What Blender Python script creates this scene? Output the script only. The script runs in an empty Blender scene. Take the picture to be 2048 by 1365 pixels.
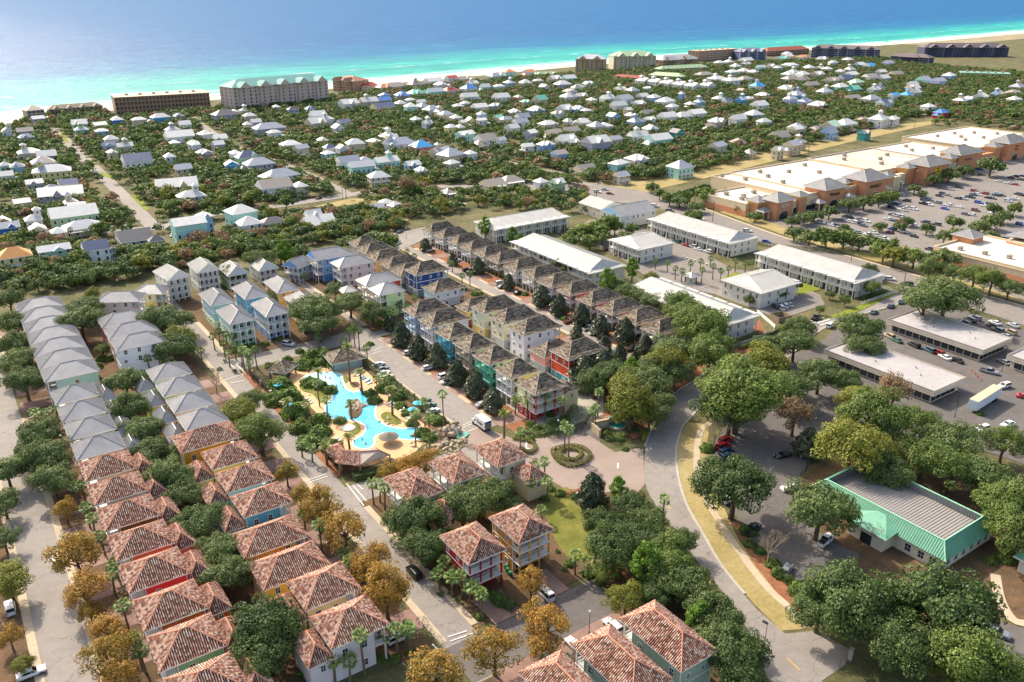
import bpy, bmesh, math, random
import numpy as np
from mathutils import Vector, Matrix
R = math.radians
random.seed(7); rng = np.random.default_rng(7)
scene = bpy.context.scene
COL = scene.collection
# ------------------------------------------------------------------ camera, sky, sun, exposure
# World frame in metres: +X and +Y run along the street grid, the drone hovers over the origin at 112 m.
CAMH = 112.0; F_PX = 1660.0; CXP, CYP, HOR = 1024.0, 682.5, -15.0
YAW = 34.45; PITCH = math.atan((CYP - HOR) / F_PX)
cam = bpy.data.cameras.new('camera'); camo = bpy.data.objects.new('camera', cam); COL.objects.link(camo)
cam.sensor_width = 36.0; cam.lens = 36.0 * F_PX / 2048.0; cam.clip_start = 1.0; cam.clip_end = 90000.0
camo.location = (0, 0, CAMH); camo.rotation_euler = (math.pi / 2 - PITCH, 0, -R(YAW))
scene.camera = camo
SUN_EL, SUN_AZ = 41.0, 96.5           # azimuth measured from +X towards +Y
w = bpy.data.worlds.new('World'); scene.world = w; w.use_nodes = True
nt = w.node_tree; nt.nodes.clear()
sky = nt.nodes.new('ShaderNodeTexSky'); sky.sky_type = 'NISHITA'; sky.sun_disc = False
sky.sun_elevation = R(SUN_EL); sky.sun_rotation = R(90 - SUN_AZ); sky.air_density = 1.0; sky.dust_density = 3.0; sky.ozone_density = 0.5
bg = nt.nodes.new('ShaderNodeBackground'); bg.inputs['Strength'].default_value = 0.15
ow = nt.nodes.new('ShaderNodeOutputWorld'); nt.links.new(sky.outputs[0], bg.inputs[0]); nt.links.new(bg.outputs[0], ow.inputs[0])
sl = bpy.data.lights.new('sun', 'SUN'); sl.energy = 2.9; sl.angle = R(0.55); sl.color = (1.0, 0.945, 0.86)
slo = bpy.data.objects.new('sun', sl); COL.objects.link(slo); slo.location = (0, 300, 400)
_d = Vector((math.cos(R(SUN_EL)) * math.cos(R(SUN_AZ)), math.cos(R(SUN_EL)) * math.sin(R(SUN_AZ)), math.sin(R(SUN_EL))))
slo.rotation_euler = (-_d).to_track_quat('-Z', 'Y').to_euler()
vs = scene.view_settings; vs.view_transform = 'Standard'; vs.look = 'None'; vs.exposure = 1.18; vs.use_white_balance = True; vs.white_balance_temperature = 7000; vs.white_balance_tint = 10; vs.gamma = 1.0; vs.use_curve_mapping = False
scene.cycles.max_bounces = 6; scene.cycles.diffuse_bounces = 3; scene.cycles.glossy_bounces = 2; scene.cycles.transmission_bounces = 3
scene.cycles.transparent_max_bounces = 8; scene.cycles.caustics_reflective = False; scene.cycles.caustics_refractive = False
# ------------------------------------------------------------------ survey: photo pixel -> ground metres
_cp, _sp = math.cos(PITCH), math.sin(PITCH); _cy, _sy = math.cos(R(YAW)), math.sin(R(YAW))
def PX(u, v, z=0.0):
    x = (u - CXP) / F_PX; y = (v - CYP) / F_PX
    f = _cp - y * _sp; dz = -_sp - y * _cp
    k = (z - CAMH) / dz
    a, b = x * k, f * k                      # right, forward
    return (a * _cy + b * _sy, -a * _sy + b * _cy)
def PV(X, Y, z=0.0):
    a = X * _cy - Y * _sy; b = X * _sy + Y * _cy; h = z - CAMH
    zc = b * _cp - h * _sp; yc = -b * _sp - h * _cp
    return (CXP + F_PX * a / zc, CYP + F_PX * yc / zc)
def MPP(u, v):                               # metres per photo pixel at that ground point
    X, Y = PX(u, v); return math.sqrt(X * X + Y * Y + CAMH * CAMH) / math.hypot(F_PX, math.hypot(u - CXP, v - CYP))
def P3(pts, z=0.0): return [PX(u, v) + (z,) for u, v in pts]
# ------------------------------------------------------------------ small helpers
def lin(h):
    h = h.lstrip('#'); c = [int(h[i:i + 2], 16) / 255 for i in (0, 2, 4)]
    return tuple(x / 12.92 if x <= 0.04045 else ((x + 0.055) / 1.055) ** 2.4 for x in c) + (1.0,)
class MB:
    def __init__(s): s.v = []; s.f = []; s.m = []
    def add(s, vs, fs, m=0):
        o = len(s.v); s.v += [tuple(map(float, p)) for p in vs]; s.f += [tuple(i + o for i in f) for f in fs]; s.m += [m] * len(fs)
    def box(s, x0, x1, y0, y1, z0, z1, m=0, cap=True, bot=True):
        vs = [(x0, y0, z0), (x1, y0, z0), (x1, y1, z0), (x0, y1, z0), (x0, y0, z1), (x1, y0, z1), (x1, y1, z1), (x0, y1, z1)]
        fs = [(0, 1, 5, 4), (1, 2, 6, 5), (2, 3, 7, 6), (3, 0, 4, 7)]
        if cap: fs.append((4, 5, 6, 7))
        if bot: fs.append((3, 2, 1, 0))
        s.add(vs, fs, m)
    def tube(s, pts, rads, n=6, m=0, cap=True):
        pts = [Vector(p) for p in pts]; rings = []
        for i, p in enumerate(pts):
            d = (pts[min(i + 1, len(pts) - 1)] - pts[max(i - 1, 0)]).normalized()
            a = d.orthogonal().normalized() if i == 0 else (a - d * a.dot(d)).normalized()
            b = d.cross(a)
            rings.append([p + (a * math.cos(2 * math.pi * k / n) + b * math.sin(2 * math.pi * k / n)) * rads[i] for k in range(n)])
        fs = [(i * n + k, i * n + (k + 1) % n, (i + 1) * n + (k + 1) % n, (i + 1) * n + k) for i in range(len(pts) - 1) for k in range(n)]
        if cap: fs += [tuple(range((len(pts) - 1) * n, len(pts) * n)), tuple(reversed(range(n)))]
        s.add([p for r in rings for p in r], fs, m)
    def cyl(s, x, y, z0, z1, r0, r1=None, n=10, m=0): s.tube([(x, y, z0), (x, y, z1)], [r0, r0 if r1 is None else r1], n, m)
    def poly(s, pts, m=0): s.add(pts, [tuple(range(len(pts)))], m)
    def prism(s, pts, z0, z1, m=0, ms=None):
        n = len(pts); a = sum(pts[i][0] * pts[(i + 1) % n][1] - pts[(i + 1) % n][0] * pts[i][1] for i in range(n))
        if a < 0: pts = pts[::-1]
        vs = [(p[0], p[1], z0) for p in pts] + [(p[0], p[1], z1) for p in pts]
        s.add(vs, [tuple(range(n, 2 * n))], m)
        s.add(vs, [(i, (i + 1) % n, n + (i + 1) % n, n + i) for i in range(n)], m if ms is None else ms)
    def mesh(s, name):
        me = bpy.data.meshes.new(name); me.from_pydata(s.v, [], s.f)
        if any(s.m): me.polygons.foreach_set('material_index', s.m)
        me.update(); return me
def fast_mesh(name, verts, quads, smooth=False):
    verts = np.asarray(verts, np.float32).reshape(-1, 3); quads = np.asarray(quads, np.int32); k = quads.shape[1]
    me = bpy.data.meshes.new(name); me.vertices.add(len(verts)); me.vertices.foreach_set('co', verts.ravel())
    me.loops.add(quads.size); me.loops.foreach_set('vertex_index', quads.ravel()); me.polygons.add(len(quads))
    me.polygons.foreach_set('loop_start', np.arange(0, quads.size, k, dtype=np.int32))
    me.update(calc_edges=True)
    if smooth: me.polygons.foreach_set('use_smooth', np.ones(len(quads), bool))
    return me
def link(name, data, mats=(), parent=None, loc=None, rz=0.0, scale=None, kind=None):
    o = bpy.data.objects.new(name, data); COL.objects.link(o)
    if data is not None and mats:
        if len(data.materials) == 0:
            for m in mats: data.materials.append(m)
        for i, m in enumerate(mats):
            if data.materials[i] != m:
                o.material_slots[i].link = 'OBJECT'; o.material_slots[i].material = m
    if parent is not None: o.parent = parent
    if loc is not None: o.location = loc
    if rz: o.rotation_euler[2] = rz
    if scale is not None: o.scale = scale if hasattr(scale, '__len__') else (scale,) * 3
    if kind: o['kind'] = kind
    return o
THINGS = []
def tag(o, label, cat, group=None, auto=False):
    o['label'] = label; o['category'] = cat
    if group: o['group'] = group
    THINGS.append((o, auto)); return o
def root(name, x, y, z=0.0, rz=0.0, label=None, cat=None, group=None, auto=False, scale=None):
    o = link(name, None, loc=(x, y, z), rz=rz, scale=scale); o.empty_display_size = 0.5
    return tag(o, label, cat, group, auto)
_mc = {}
def cached(key, fn):
    if key not in _mc: _mc[key] = fn()
    return _mc[key]
# ------------------------------------------------------------------ materials
def new_mat(name, rough=0.8, spec=0.3):
    m = bpy.data.materials.new(name); m.use_nodes = True; t = m.node_tree; b = t.nodes['Principled BSDF']
    b.inputs['Roughness'].default_value = rough; b.inputs['Specular IOR Level'].default_value = spec
    return m, t, b
def N(t, typ, **kw):
    n = t.nodes.new(typ)
    for k, v in kw.items():
        if k in n.inputs: n.inputs[k].default_value = v
        else: setattr(n, k, v)
    return n
def ramp(t, fac, stops, interp='LINEAR'):
    r = t.nodes.new('ShaderNodeValToRGB'); r.color_ramp.interpolation = interp; e = r.color_ramp.elements
    while len(e) < len(stops): e.new(0.5)
    for i, (p, c) in enumerate(stops): e[i].position = p; e[i].color = lin(c) if isinstance(c, str) else c
    t.links.new(fac, r.inputs[0]); return r.outputs[0]
def noise(t, scale, detail=4, rough=0.55, vec=None, dist=0.0):
    n = N(t, 'ShaderNodeTexNoise'); n.inputs['Scale'].default_value = scale; n.inputs['Detail'].default_value = detail
    n.inputs['Roughness'].default_value = rough; n.inputs['Distortion'].default_value = dist
    if vec is not None: t.links.new(vec, n.inputs['Vector'])
    return n.outputs['Fac']
def world_pos(t): return N(t, 'ShaderNodeNewGeometry').outputs['Position']
def mixc(t, fac, a, b, mode='MIX'):
    x = t.nodes.new('ShaderNodeMix'); x.data_type = 'RGBA'; x.blend_type = mode
    for s, v in ((0, fac), (6, a), (7, b)):
        if hasattr(v, 'is_linked'): t.links.new(v, x.inputs[s])
        else: x.inputs[s].default_value = v if s == 0 else (lin(v) if isinstance(v, str) else v)
    return x.outputs[2]
def mth(t, op, a, b=None, clamp=False):
    x = t.nodes.new('ShaderNodeMath'); x.operation = op; x.use_clamp = clamp
    for i, v in enumerate((a, b)):
        if v is None: continue
        if hasattr(v, 'is_linked'): t.links.new(v, x.inputs[i])
        else: x.inputs[i].default_value = v
    return x.outputs[0]
def bump(t, b, h, strength=0.4, dist=0.05):
    n = N(t, 'ShaderNodeBump'); n.inputs['Strength'].default_value = strength; n.inputs['Distance'].default_value = dist
    t.links.new(h, n.inputs['Height']); t.links.new(n.outputs[0], b.inputs['Normal'])
def m_plain(name, col, rough=0.7, var=0.12, scale=1.5, spec=0.3, metal=0.0, bmp=0.0):
    def mk():
        m, t, b = new_mat(name, rough, spec); b.inputs['Metallic'].default_value = metal
        c = lin(col); p = world_pos(t); f = noise(t, scale, 5, 0.6, p)
        d = tuple(x * (1 - var) for x in c[:3]) + (1,); l = tuple(min(1, x * (1 + var)) for x in c[:3]) + (1,)
        t.links.new(ramp(t, f, [(0.3, d), (0.7, l)]), b.inputs['Base Color'])
        if bmp: bump(t, b, noise(t, scale * 12, 3, 0.6, p), bmp, 0.03)
        return m
    return cached(('mat', name, col), mk)
def wallm(col): return m_plain('painted_siding_' + col.strip('#'), col, 0.75, 0.07, 0.6, 0.2)
def m_ground(name, stops, s1, s2, rough=0.95, bs=0.5, bd=0.08, s3=8.0):
    m, t, b = new_mat(name, rough, 0.15); p = world_pos(t)
    f = mth(t, 'ADD', mth(t, 'MULTIPLY', noise(t, s1, 6, 0.62, p), 0.55), mth(t, 'MULTIPLY', noise(t, s2, 5, 0.65, p), 0.45))
    t.links.new(ramp(t, f, stops), b.inputs['Base Color']); bump(t, b, noise(t, s3, 4, 0.7, p), bs, bd); return m
WHITE = m_plain('white_trim', '#d9d6cf', 0.55, 0.04)
GLASS = None
def mk_glass(name, col, rough):
    m, t, b = new_mat(name, rough, 0.6); p = world_pos(t)
    t.links.new(ramp(t, noise(t, 0.9, 2, 0.5, p), [(0.35, col), (0.7, tuple(min(1, x * 2.2) for x in lin(col)[:3]) + (1,))]), b.inputs['Base Color']); return m
GLASS = mk_glass('window_glass', '#1d242b', 0.12)
CARGLASS = mk_glass('car_glass', '#10151a', 0.06)
def m_asph(name, stops, crack, pale):
    m, t, b = new_mat(name, 0.9, 0.2); p = world_pos(t)
    f = mth(t, 'ADD', mth(t, 'MULTIPLY', noise(t, 0.05, 6, 0.65, p), 0.5), mth(t, 'MULTIPLY', noise(t, 0.5, 6, 0.7, p), 0.5)); c = ramp(t, f, stops)
    wv = N(t, 'ShaderNodeVectorMath', operation='ADD'); nn = N(t, 'ShaderNodeTexNoise'); nn.inputs['Scale'].default_value = 0.7; nn.inputs['Detail'].default_value = 4; t.links.new(p, nn.inputs['Vector']); t.links.new(p, wv.inputs[0]); t.links.new(nn.outputs['Color'], wv.inputs[1])
    v = N(t, 'ShaderNodeTexVoronoi', feature='DISTANCE_TO_EDGE'); v.inputs['Scale'].default_value = 0.22; t.links.new(wv.outputs[0], v.inputs['Vector'])
    ck = mth(t, 'MULTIPLY', mth(t, 'LESS_THAN', v.outputs['Distance'], 0.012), mth(t, 'GREATER_THAN', noise(t, 0.09, 3, 0.5, p), 0.5)); c = mixc(t, mth(t, 'MULTIPLY', ck, 0.55), c, crack)
    sp = mth(t, 'MULTIPLY', mth(t, 'SUBTRACT', noise(t, 0.23, 5, 0.75, p, 1.2), 0.62, True), 3.0, True); c = mixc(t, mth(t, 'MULTIPLY', sp, 0.5), c, pale)
    t.links.new(c, b.inputs['Base Color']); bump(t, b, noise(t, 30, 4, 0.7, p), 0.25, 0.02); return m
ASPH = m_asph('street_asphalt', [(0.28, '#746d67'), (0.5, '#847d76'), (0.72, '#918a81')], '#5c5650', '#a39b91')
ASPHD = m_asph('lot_asphalt', [(0.28, '#504c49'), (0.5, '#605b57'), (0.72, '#706a64')], '#3c3937', '#857e76')
LOT = m_asph('mall_asphalt', [(0.28, '#6b645e'), (0.5, '#7a736c'), (0.72, '#88807a')], '#55504b', '#97908a')
CONC = m_ground('concrete', [(0.3, '#9c8d76'), (0.55, '#ae9e86'), (0.75, '#bbab93')], 0.15, 1.2, 0.9, 0.2, 0.02, 25)
CONCG = m_ground('grey_concrete', [(0.3, '#8f8a80'), (0.55, '#a29c90'), (0.75, '#b1aa9c')], 0.15, 1.2, 0.9, 0.2, 0.02, 25)
PAVER = m_ground('brick_pavers', [(0.3, '#6f5a52'), (0.5, '#83695f'), (0.62, '#937a6f'), (0.78, '#a08d80')], 0.2, 2.2, 0.9, 0.4, 0.03, 6)
PLAZA = m_ground('plaza_pavers', [(0.3, '#7d6f66'), (0.5, '#8b7b71'), (0.75, '#998a7f')], 0.12, 2.0, 0.9, 0.3, 0.03, 6)
MULCH = m_ground('pine_straw_mulch', [(0.3, '#63412f'), (0.5, '#85583f'), (0.7, '#9d7253')], 0.5, 3.0, 0.95, 0.8, 0.08, 10)
GRASSM = m_ground('lawn_grass', [(0.3, '#4a5223'), (0.5, '#66682f'), (0.72, '#8a7d42')], 0.25, 2.5, 0.95, 0.6, 0.06, 14)
GRASSB = m_ground('bright_lawn_grass', [(0.3, '#56641f'), (0.55, '#737a2c'), (0.75, '#8d8638')], 0.25, 2.5, 0.95, 0.6, 0.06, 14)
GRASSD = m_ground('dry_grass', [(0.25, '#6f6b38'), (0.42, '#86784a'), (0.58, '#9a8a62'), (0.72, '#a5956f'), (0.85, '#7f783e')], 0.1, 1.2, 0.95, 0.6, 0.06, 14)
DIRT = m_ground('scrub_soil', [(0.28, '#363a22'), (0.44, '#4c4d31'), (0.58, '#696244'), (0.72, '#8c7c62')], 0.06, 0.6, 0.95, 0.8, 0.12, 5)
BEDM = m_ground('planting_soil', [(0.3, '#40382a'), (0.5, '#5f4c39'), (0.7, '#7c5d45')], 0.25, 1.8, 0.95, 0.8, 0.1, 8)
SAND = m_ground('beach_sand', [(0.3, '#b9ac95'), (0.6, '#cfc3ad'), (0.8, '#dccfb8')], 0.02, 0.3, 0.95, 0.4, 0.1, 3)
DUNE = m_ground('dune_scrub', [(0.3, '#5b5a3f'), (0.5, '#8b7f66'), (0.7, '#a89a80')], 0.02, 0.2, 0.95, 0.5, 0.2, 2)
DECK = m_ground('pool_deck_concrete', [(0.3, '#b98f68'), (0.55, '#cba27a'), (0.75, '#d6b18a')], 0.3, 2.0, 0.85, 0.15, 0.01, 30)
PAINT = m_plain('road_paint_white', '#c9c6bf', 0.7, 0.15, 3)
PAINTY = m_plain('road_paint_yellow', '#c39a4a', 0.7, 0.15, 3)
def m_roof(name, stops, rough, spec, metal=0.0, streak=True):
    m, t, b = new_mat(name, rough, spec); b.inputs['Metallic'].default_value = metal
    g = N(t, 'ShaderNodeNewGeometry'); p = g.outputs['Position']
    f = mth(t, 'ADD', mth(t, 'MULTIPLY', g.outputs['Random Per Island'], 0.78), mth(t, 'MULTIPLY', noise(t, 0.35, 5, 0.65, p), 0.22))
    t.links.new(ramp(t, f, stops), b.inputs['Base Color']); return m
TILE = m_roof('terracotta_tile', [(0.12, '#6b4f44'), (0.3, '#976a58'), (0.5, '#ab7f6c'), (0.68, '#bd9c88'), (0.88, '#cdbba8')], 0.8, 0.25)
TILEBASE = m_plain('tile_pan_shade', '#3b2e29', 0.9, 0.15, 2)  # dark base under the barrels: shade in the tile pans put into the colour
TILECAP = m_plain('terracotta_ridge', '#b27a62', 0.85, 0.15, 2)
SHING = m_roof('weathered_roof_tile', [(0.15, '#443c34'), (0.45, '#62574b'), (0.7, '#7d7061'), (0.9, '#93846f')], 0.85, 0.25)
SHINGCAP = m_plain('weathered_ridge', '#8f8471', 0.85, 0.12, 2)
def m_metal(name, a, b_, rough=0.42):
    m, t, b = new_mat(name, rough, 0.5); p = world_pos(t); b.inputs['Metallic'].default_value = 0.15
    t.links.new(ramp(t, noise(t, 0.25, 5, 0.65, p), [(0.3, a), (0.7, b_)]), b.inputs['Base Color']); return m
METAL = m_metal('galvanised_roof', '#939191', '#a9a6a3')
METALW = m_metal('white_metal_roof', '#b8b5ae', '#c9c5bc', 0.5)
METALG = m_metal('green_metal_roof', '#5f967b', '#70a88c', 0.5)
GREYROOF = m_ground('membrane_roof', [(0.3, '#8f8b8b'), (0.55, '#a19c9a'), (0.75, '#aeaaa6')], 0.12, 0.8, 0.85, 0.1, 0.02, 10)
CREAMROOF = m_ground('cream_membrane_roof', [(0.3, '#bfb2a0'), (0.55, '#d0c4b2'), (0.75, '#d8cdbc')], 0.06, 0.5, 0.85, 0.1, 0.02, 10)
def m_leaf(name, stops, rough=0.6, trans=0.32, spec=0.3):
    m = bpy.data.materials.new(name); m.use_nodes = True; t = m.node_tree; b = t.nodes['Principled BSDF']
    b.inputs['Roughness'].default_value = rough; b.inputs['Specular IOR Level'].default_value = spec
    g = N(t, 'ShaderNodeNewGeometry'); oi = N(t, 'ShaderNodeObjectInfo')
    f = mth(t, 'ADD', mth(t, 'MULTIPLY', g.outputs['Random Per Island'], 0.5), mth(t, 'MULTIPLY', noise(t, 0.55, 4, 0.6, g.outputs['Position']), 0.36))
    f = mth(t, 'ADD', f, mth(t, 'MULTIPLY', oi.outputs['Random'], 0.18))
    c = ramp(t, f, stops); t.links.new(c, b.inputs['Base Color'])
    tr = N(t, 'ShaderNodeBsdfTranslucent'); t.links.new(c, tr.inputs['Color']); mx = N(t, 'ShaderNodeMixShader'); mx.inputs[0].default_value = trans
    t.links.new(b.outputs[0], mx.inputs[1]); t.links.new(tr.outputs[0], mx.inputs[2]); t.links.new(mx.outputs[0], t.nodes['Material Output'].inputs[0]); return m
LEAF = {
 'oak': m_leaf('oak_leaves', [(0.15, '#364622'), (0.4, '#526434'), (0.65, '#6b7c46'), (0.9, '#8a945c')]),
 'green': m_leaf('green_leaves', [(0.15, '#374a20'), (0.4, '#56692f'), (0.65, '#70823d'), (0.9, '#8f9a4c')]),
 'dark': m_leaf('dark_leaves', [(0.15, '#2a3b1c'), (0.4, '#42562a'), (0.65, '#576c38'), (0.9, '#717f48')]),
 'lime': m_leaf('yellow_green_leaves', [(0.15, '#47511c'), (0.4, '#69722a'), (0.65, '#858635'), (0.9, '#9d9a48')]),
 'orange': m_leaf('autumn_leaves', [(0.15, '#5d5a24'), (0.35, '#82752f'), (0.55, '#a58036'), (0.72, '#b5813a'), (0.9, '#c2984c')]),
 'pine': m_leaf('pine_needles', [(0.15, '#35501a'), (0.4, '#527524'), (0.65, '#6d8f30'), (0.9, '#8aa53f')]),
 'magnolia': m_leaf('magnolia_leaves', [(0.15, '#232e1a'), (0.4, '#364429'), (0.65, '#4a5836'), (0.9, '#7b7858')], 0.32, 0.1, 0.5),
 'palm': m_leaf('palm_fronds', [(0.15, '#3d5523'), (0.4, '#597334'), (0.65, '#748a47'), (0.9, '#97a568')], 0.5, 0.2),
 'date': m_leaf('date_palm_fronds', [(0.15, '#4d5c22'), (0.4, '#6b7730'), (0.65, '#858b40'), (0.9, '#a3a050')], 0.5, 0.2),
 'shrub': m_leaf('shrub_leaves', [(0.15, '#3a5222'), (0.4, '#546e2f'), (0.65, '#6d853b'), (0.9, '#8b9a4b')]),
 'hedge': m_leaf('hedge_leaves', [(0.15, '#4d5120'), (0.4, '#66682a'), (0.65, '#7b7a35'), (0.9, '#8c8541')]),
 'twig': m_plain('bare_twigs', '#8f8069', 0.9, 0.2, 2),
 'brown': m_leaf('brown_leaves', [(0.15, '#5f4a35'), (0.4, '#7d6549'), (0.65, '#95795a'), (0.9, '#a8906e')]),
}
BARK = m_plain('bark', '#5d5145', 0.95, 0.25, 3, 0.1, 0, 0.6)
PALMBARK = m_plain('palm_bark', '#75644f', 0.95, 0.25, 4, 0.1, 0, 0.6)
ROCKM = m_ground('boulder_stone', [(0.3, '#6c6255'), (0.5, '#9a8c77'), (0.7, '#bfae93')], 0.6, 3, 0.9, 0.7, 0.1, 4)
BLACK = m_plain('black_metal', '#1e1e1f', 0.5, 0.1)
RUBBER = m_plain('tyre_rubber', '#161616', 0.85, 0.1)
CHROME = m_plain('wheel_alloy', '#8d8d8f', 0.35, 0.05, 2, 0.5, 0.6)
LAMPW = m_plain('lamp_lens_white', '#d8d8d2', 0.2, 0.03); LAMPR = m_plain('lamp_lens_red', '#7d1414', 0.25, 0.05)
def carpaint(col):
    def mk():
        m, t, b = new_mat('car_paint_' + col.strip('#'), 0.28, 0.5); b.inputs['Base Color'].default_value = lin(col)
        b.inputs['Coat Weight'].default_value = 0.6; b.inputs['Coat Roughness'].default_value = 0.05; return m
    return cached(('cp', col), mk)
# ------------------------------------------------------------------ setting: ground, streets, sea
_zc = [0]
def zstep():
    _zc[0] += 1; return _zc[0] * 0.0007
def sheet(name, pts, z, mat, kind="structure"):
    z += zstep()
    mb = MB(); pts = [(p[0], p[1]) for p in pts]; n = len(pts)
    a = sum(pts[i][0] * pts[(i + 1) % n][1] - pts[(i + 1) % n][0] * pts[i][1] for i in range(n))
    if a < 0: pts = pts[::-1]
    mb.poly([(x, y, z) for x, y in pts]); return link(name, mb.mesh(name), [mat], kind=kind)
def rect(name, x0, x1, y0, y1, z, mat): return sheet(name, [(x0, y0), (x1, y0), (x1, y1), (x0, y1)], z, mat)
def smooth_line(pts, n=6, closed=False):
    pts = [Vector((p[0], p[1], 0)) for p in pts]; out = []; m = len(pts)
    rngi = range(m) if closed else range(m - 1)
    for i in rngi:
        p1, p2 = pts[i], pts[(i + 1) % m]
        p0 = pts[(i - 1) % m] if closed or i > 0 else p1 * 2 - p2
        p3 = pts[(i + 2) % m] if closed or i + 2 < m else p2 * 2 - p1
        for k in range(n):
            t = k / n
            out.append(0.5 * ((2 * p1) + (p2 - p0) * t + (2 * p0 - 5 * p1 + 4 * p2 - p3) * t * t + (3 * p1 - p0 - 3 * p2 + p3) * t ** 3))
    if not closed: out.append(pts[-1])
    return [(p.x, p.y) for p in out]
def offset_line(pts, d, closed=False):
    out = []; m = len(pts)
    for i in range(m):
        a = pts[(i - 1) % m] if closed or i > 0 else pts[i]; b = pts[(i + 1) % m] if closed or i < m - 1 else pts[i]
        dx, dy = b[0] - a[0], b[1] - a[1]; l = math.hypot(dx, dy) or 1
        out.append((pts[i][0] - dy / l * d, pts[i][1] + dx / l * d))
    return out
def band(name, line, d0, d1, z, mat, h=0.0, closed=False, kind='structure', parent=None):
    z += zstep()
    a = offset_line(line, d0, closed); b = offset_line(line, d1, closed); mb = MB(); m = len(line); k = m if closed else m - 1
    vs = [(x, y, z + h) for x, y in a] + [(x, y, z + h) for x, y in b]
    fs = [(i, (i + 1) % m, m + (i + 1) % m, m + i) for i in range(k)]
    if h > 0:
        vs += [(x, y, z) for x, y in a] + [(x, y, z) for x, y in b]
        fs += [(2 * m + i, 2 * m + (i + 1) % m, (i + 1) % m, i) for i in range(k)] + [(m + i, m + (i + 1) % m, 3 * m + (i + 1) % m, 3 * m + i) for i in range(k)]
    mb.add(vs, fs); me = mb.mesh(name); bm = bmesh.new(); bm.from_mesh(me); bmesh.ops.recalc_face_normals(bm, faces=bm.faces)
    if sum(f.normal.z for f in bm.faces) < 0: bmesh.ops.reverse_faces(bm, faces=bm.faces)
    bm.to_mesh(me); bm.free(); return link(name, me, [mat], parent=parent, kind=kind)
# shoreline in photo survey points (ground level), left to right, extended both ways
SHORE = [PX(u, v) for u, v in [(0, 236), (110, 222), (250, 207), (440, 189), (560, 178), (700, 166), (900, 149), (1150, 127), (1400, 109), (1700, 91), (1850, 80), (2048, 63)]]
SHL = smooth_line(SHORE, 5)
_a, _b = SHL[0], SHL[1]; SHL = [(_a[0] - (_b[0] - _a[0]) * k, _a[1] - (_b[1] - _a[1]) * k) for k in (60, 40, 25, 15, 8, 4, 2)] + SHL
_b, _a = SHL[-1], SHL[-2]; SHL = SHL + [(_b[0] + (_b[0] - _a[0]) * k, _b[1] + (_b[1] - _a[1]) * k) for k in (2, 5, 10, 20, 40)]
land = [(SHL[0][0] - 300, -60)] + [(SHL[0][0] - 300, SHL[0][1])] + SHL + [(SHL[-1][0] + 200, SHL[-1][1]), (SHL[-1][0] + 200, -60)]
sheet('ground', land, -0.02, DIRT)
band('beach', SHL, -46, 6, -0.01, SAND)
band('dunes', SHL[54:], -150, -45, 0.0, DUNE)
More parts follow.
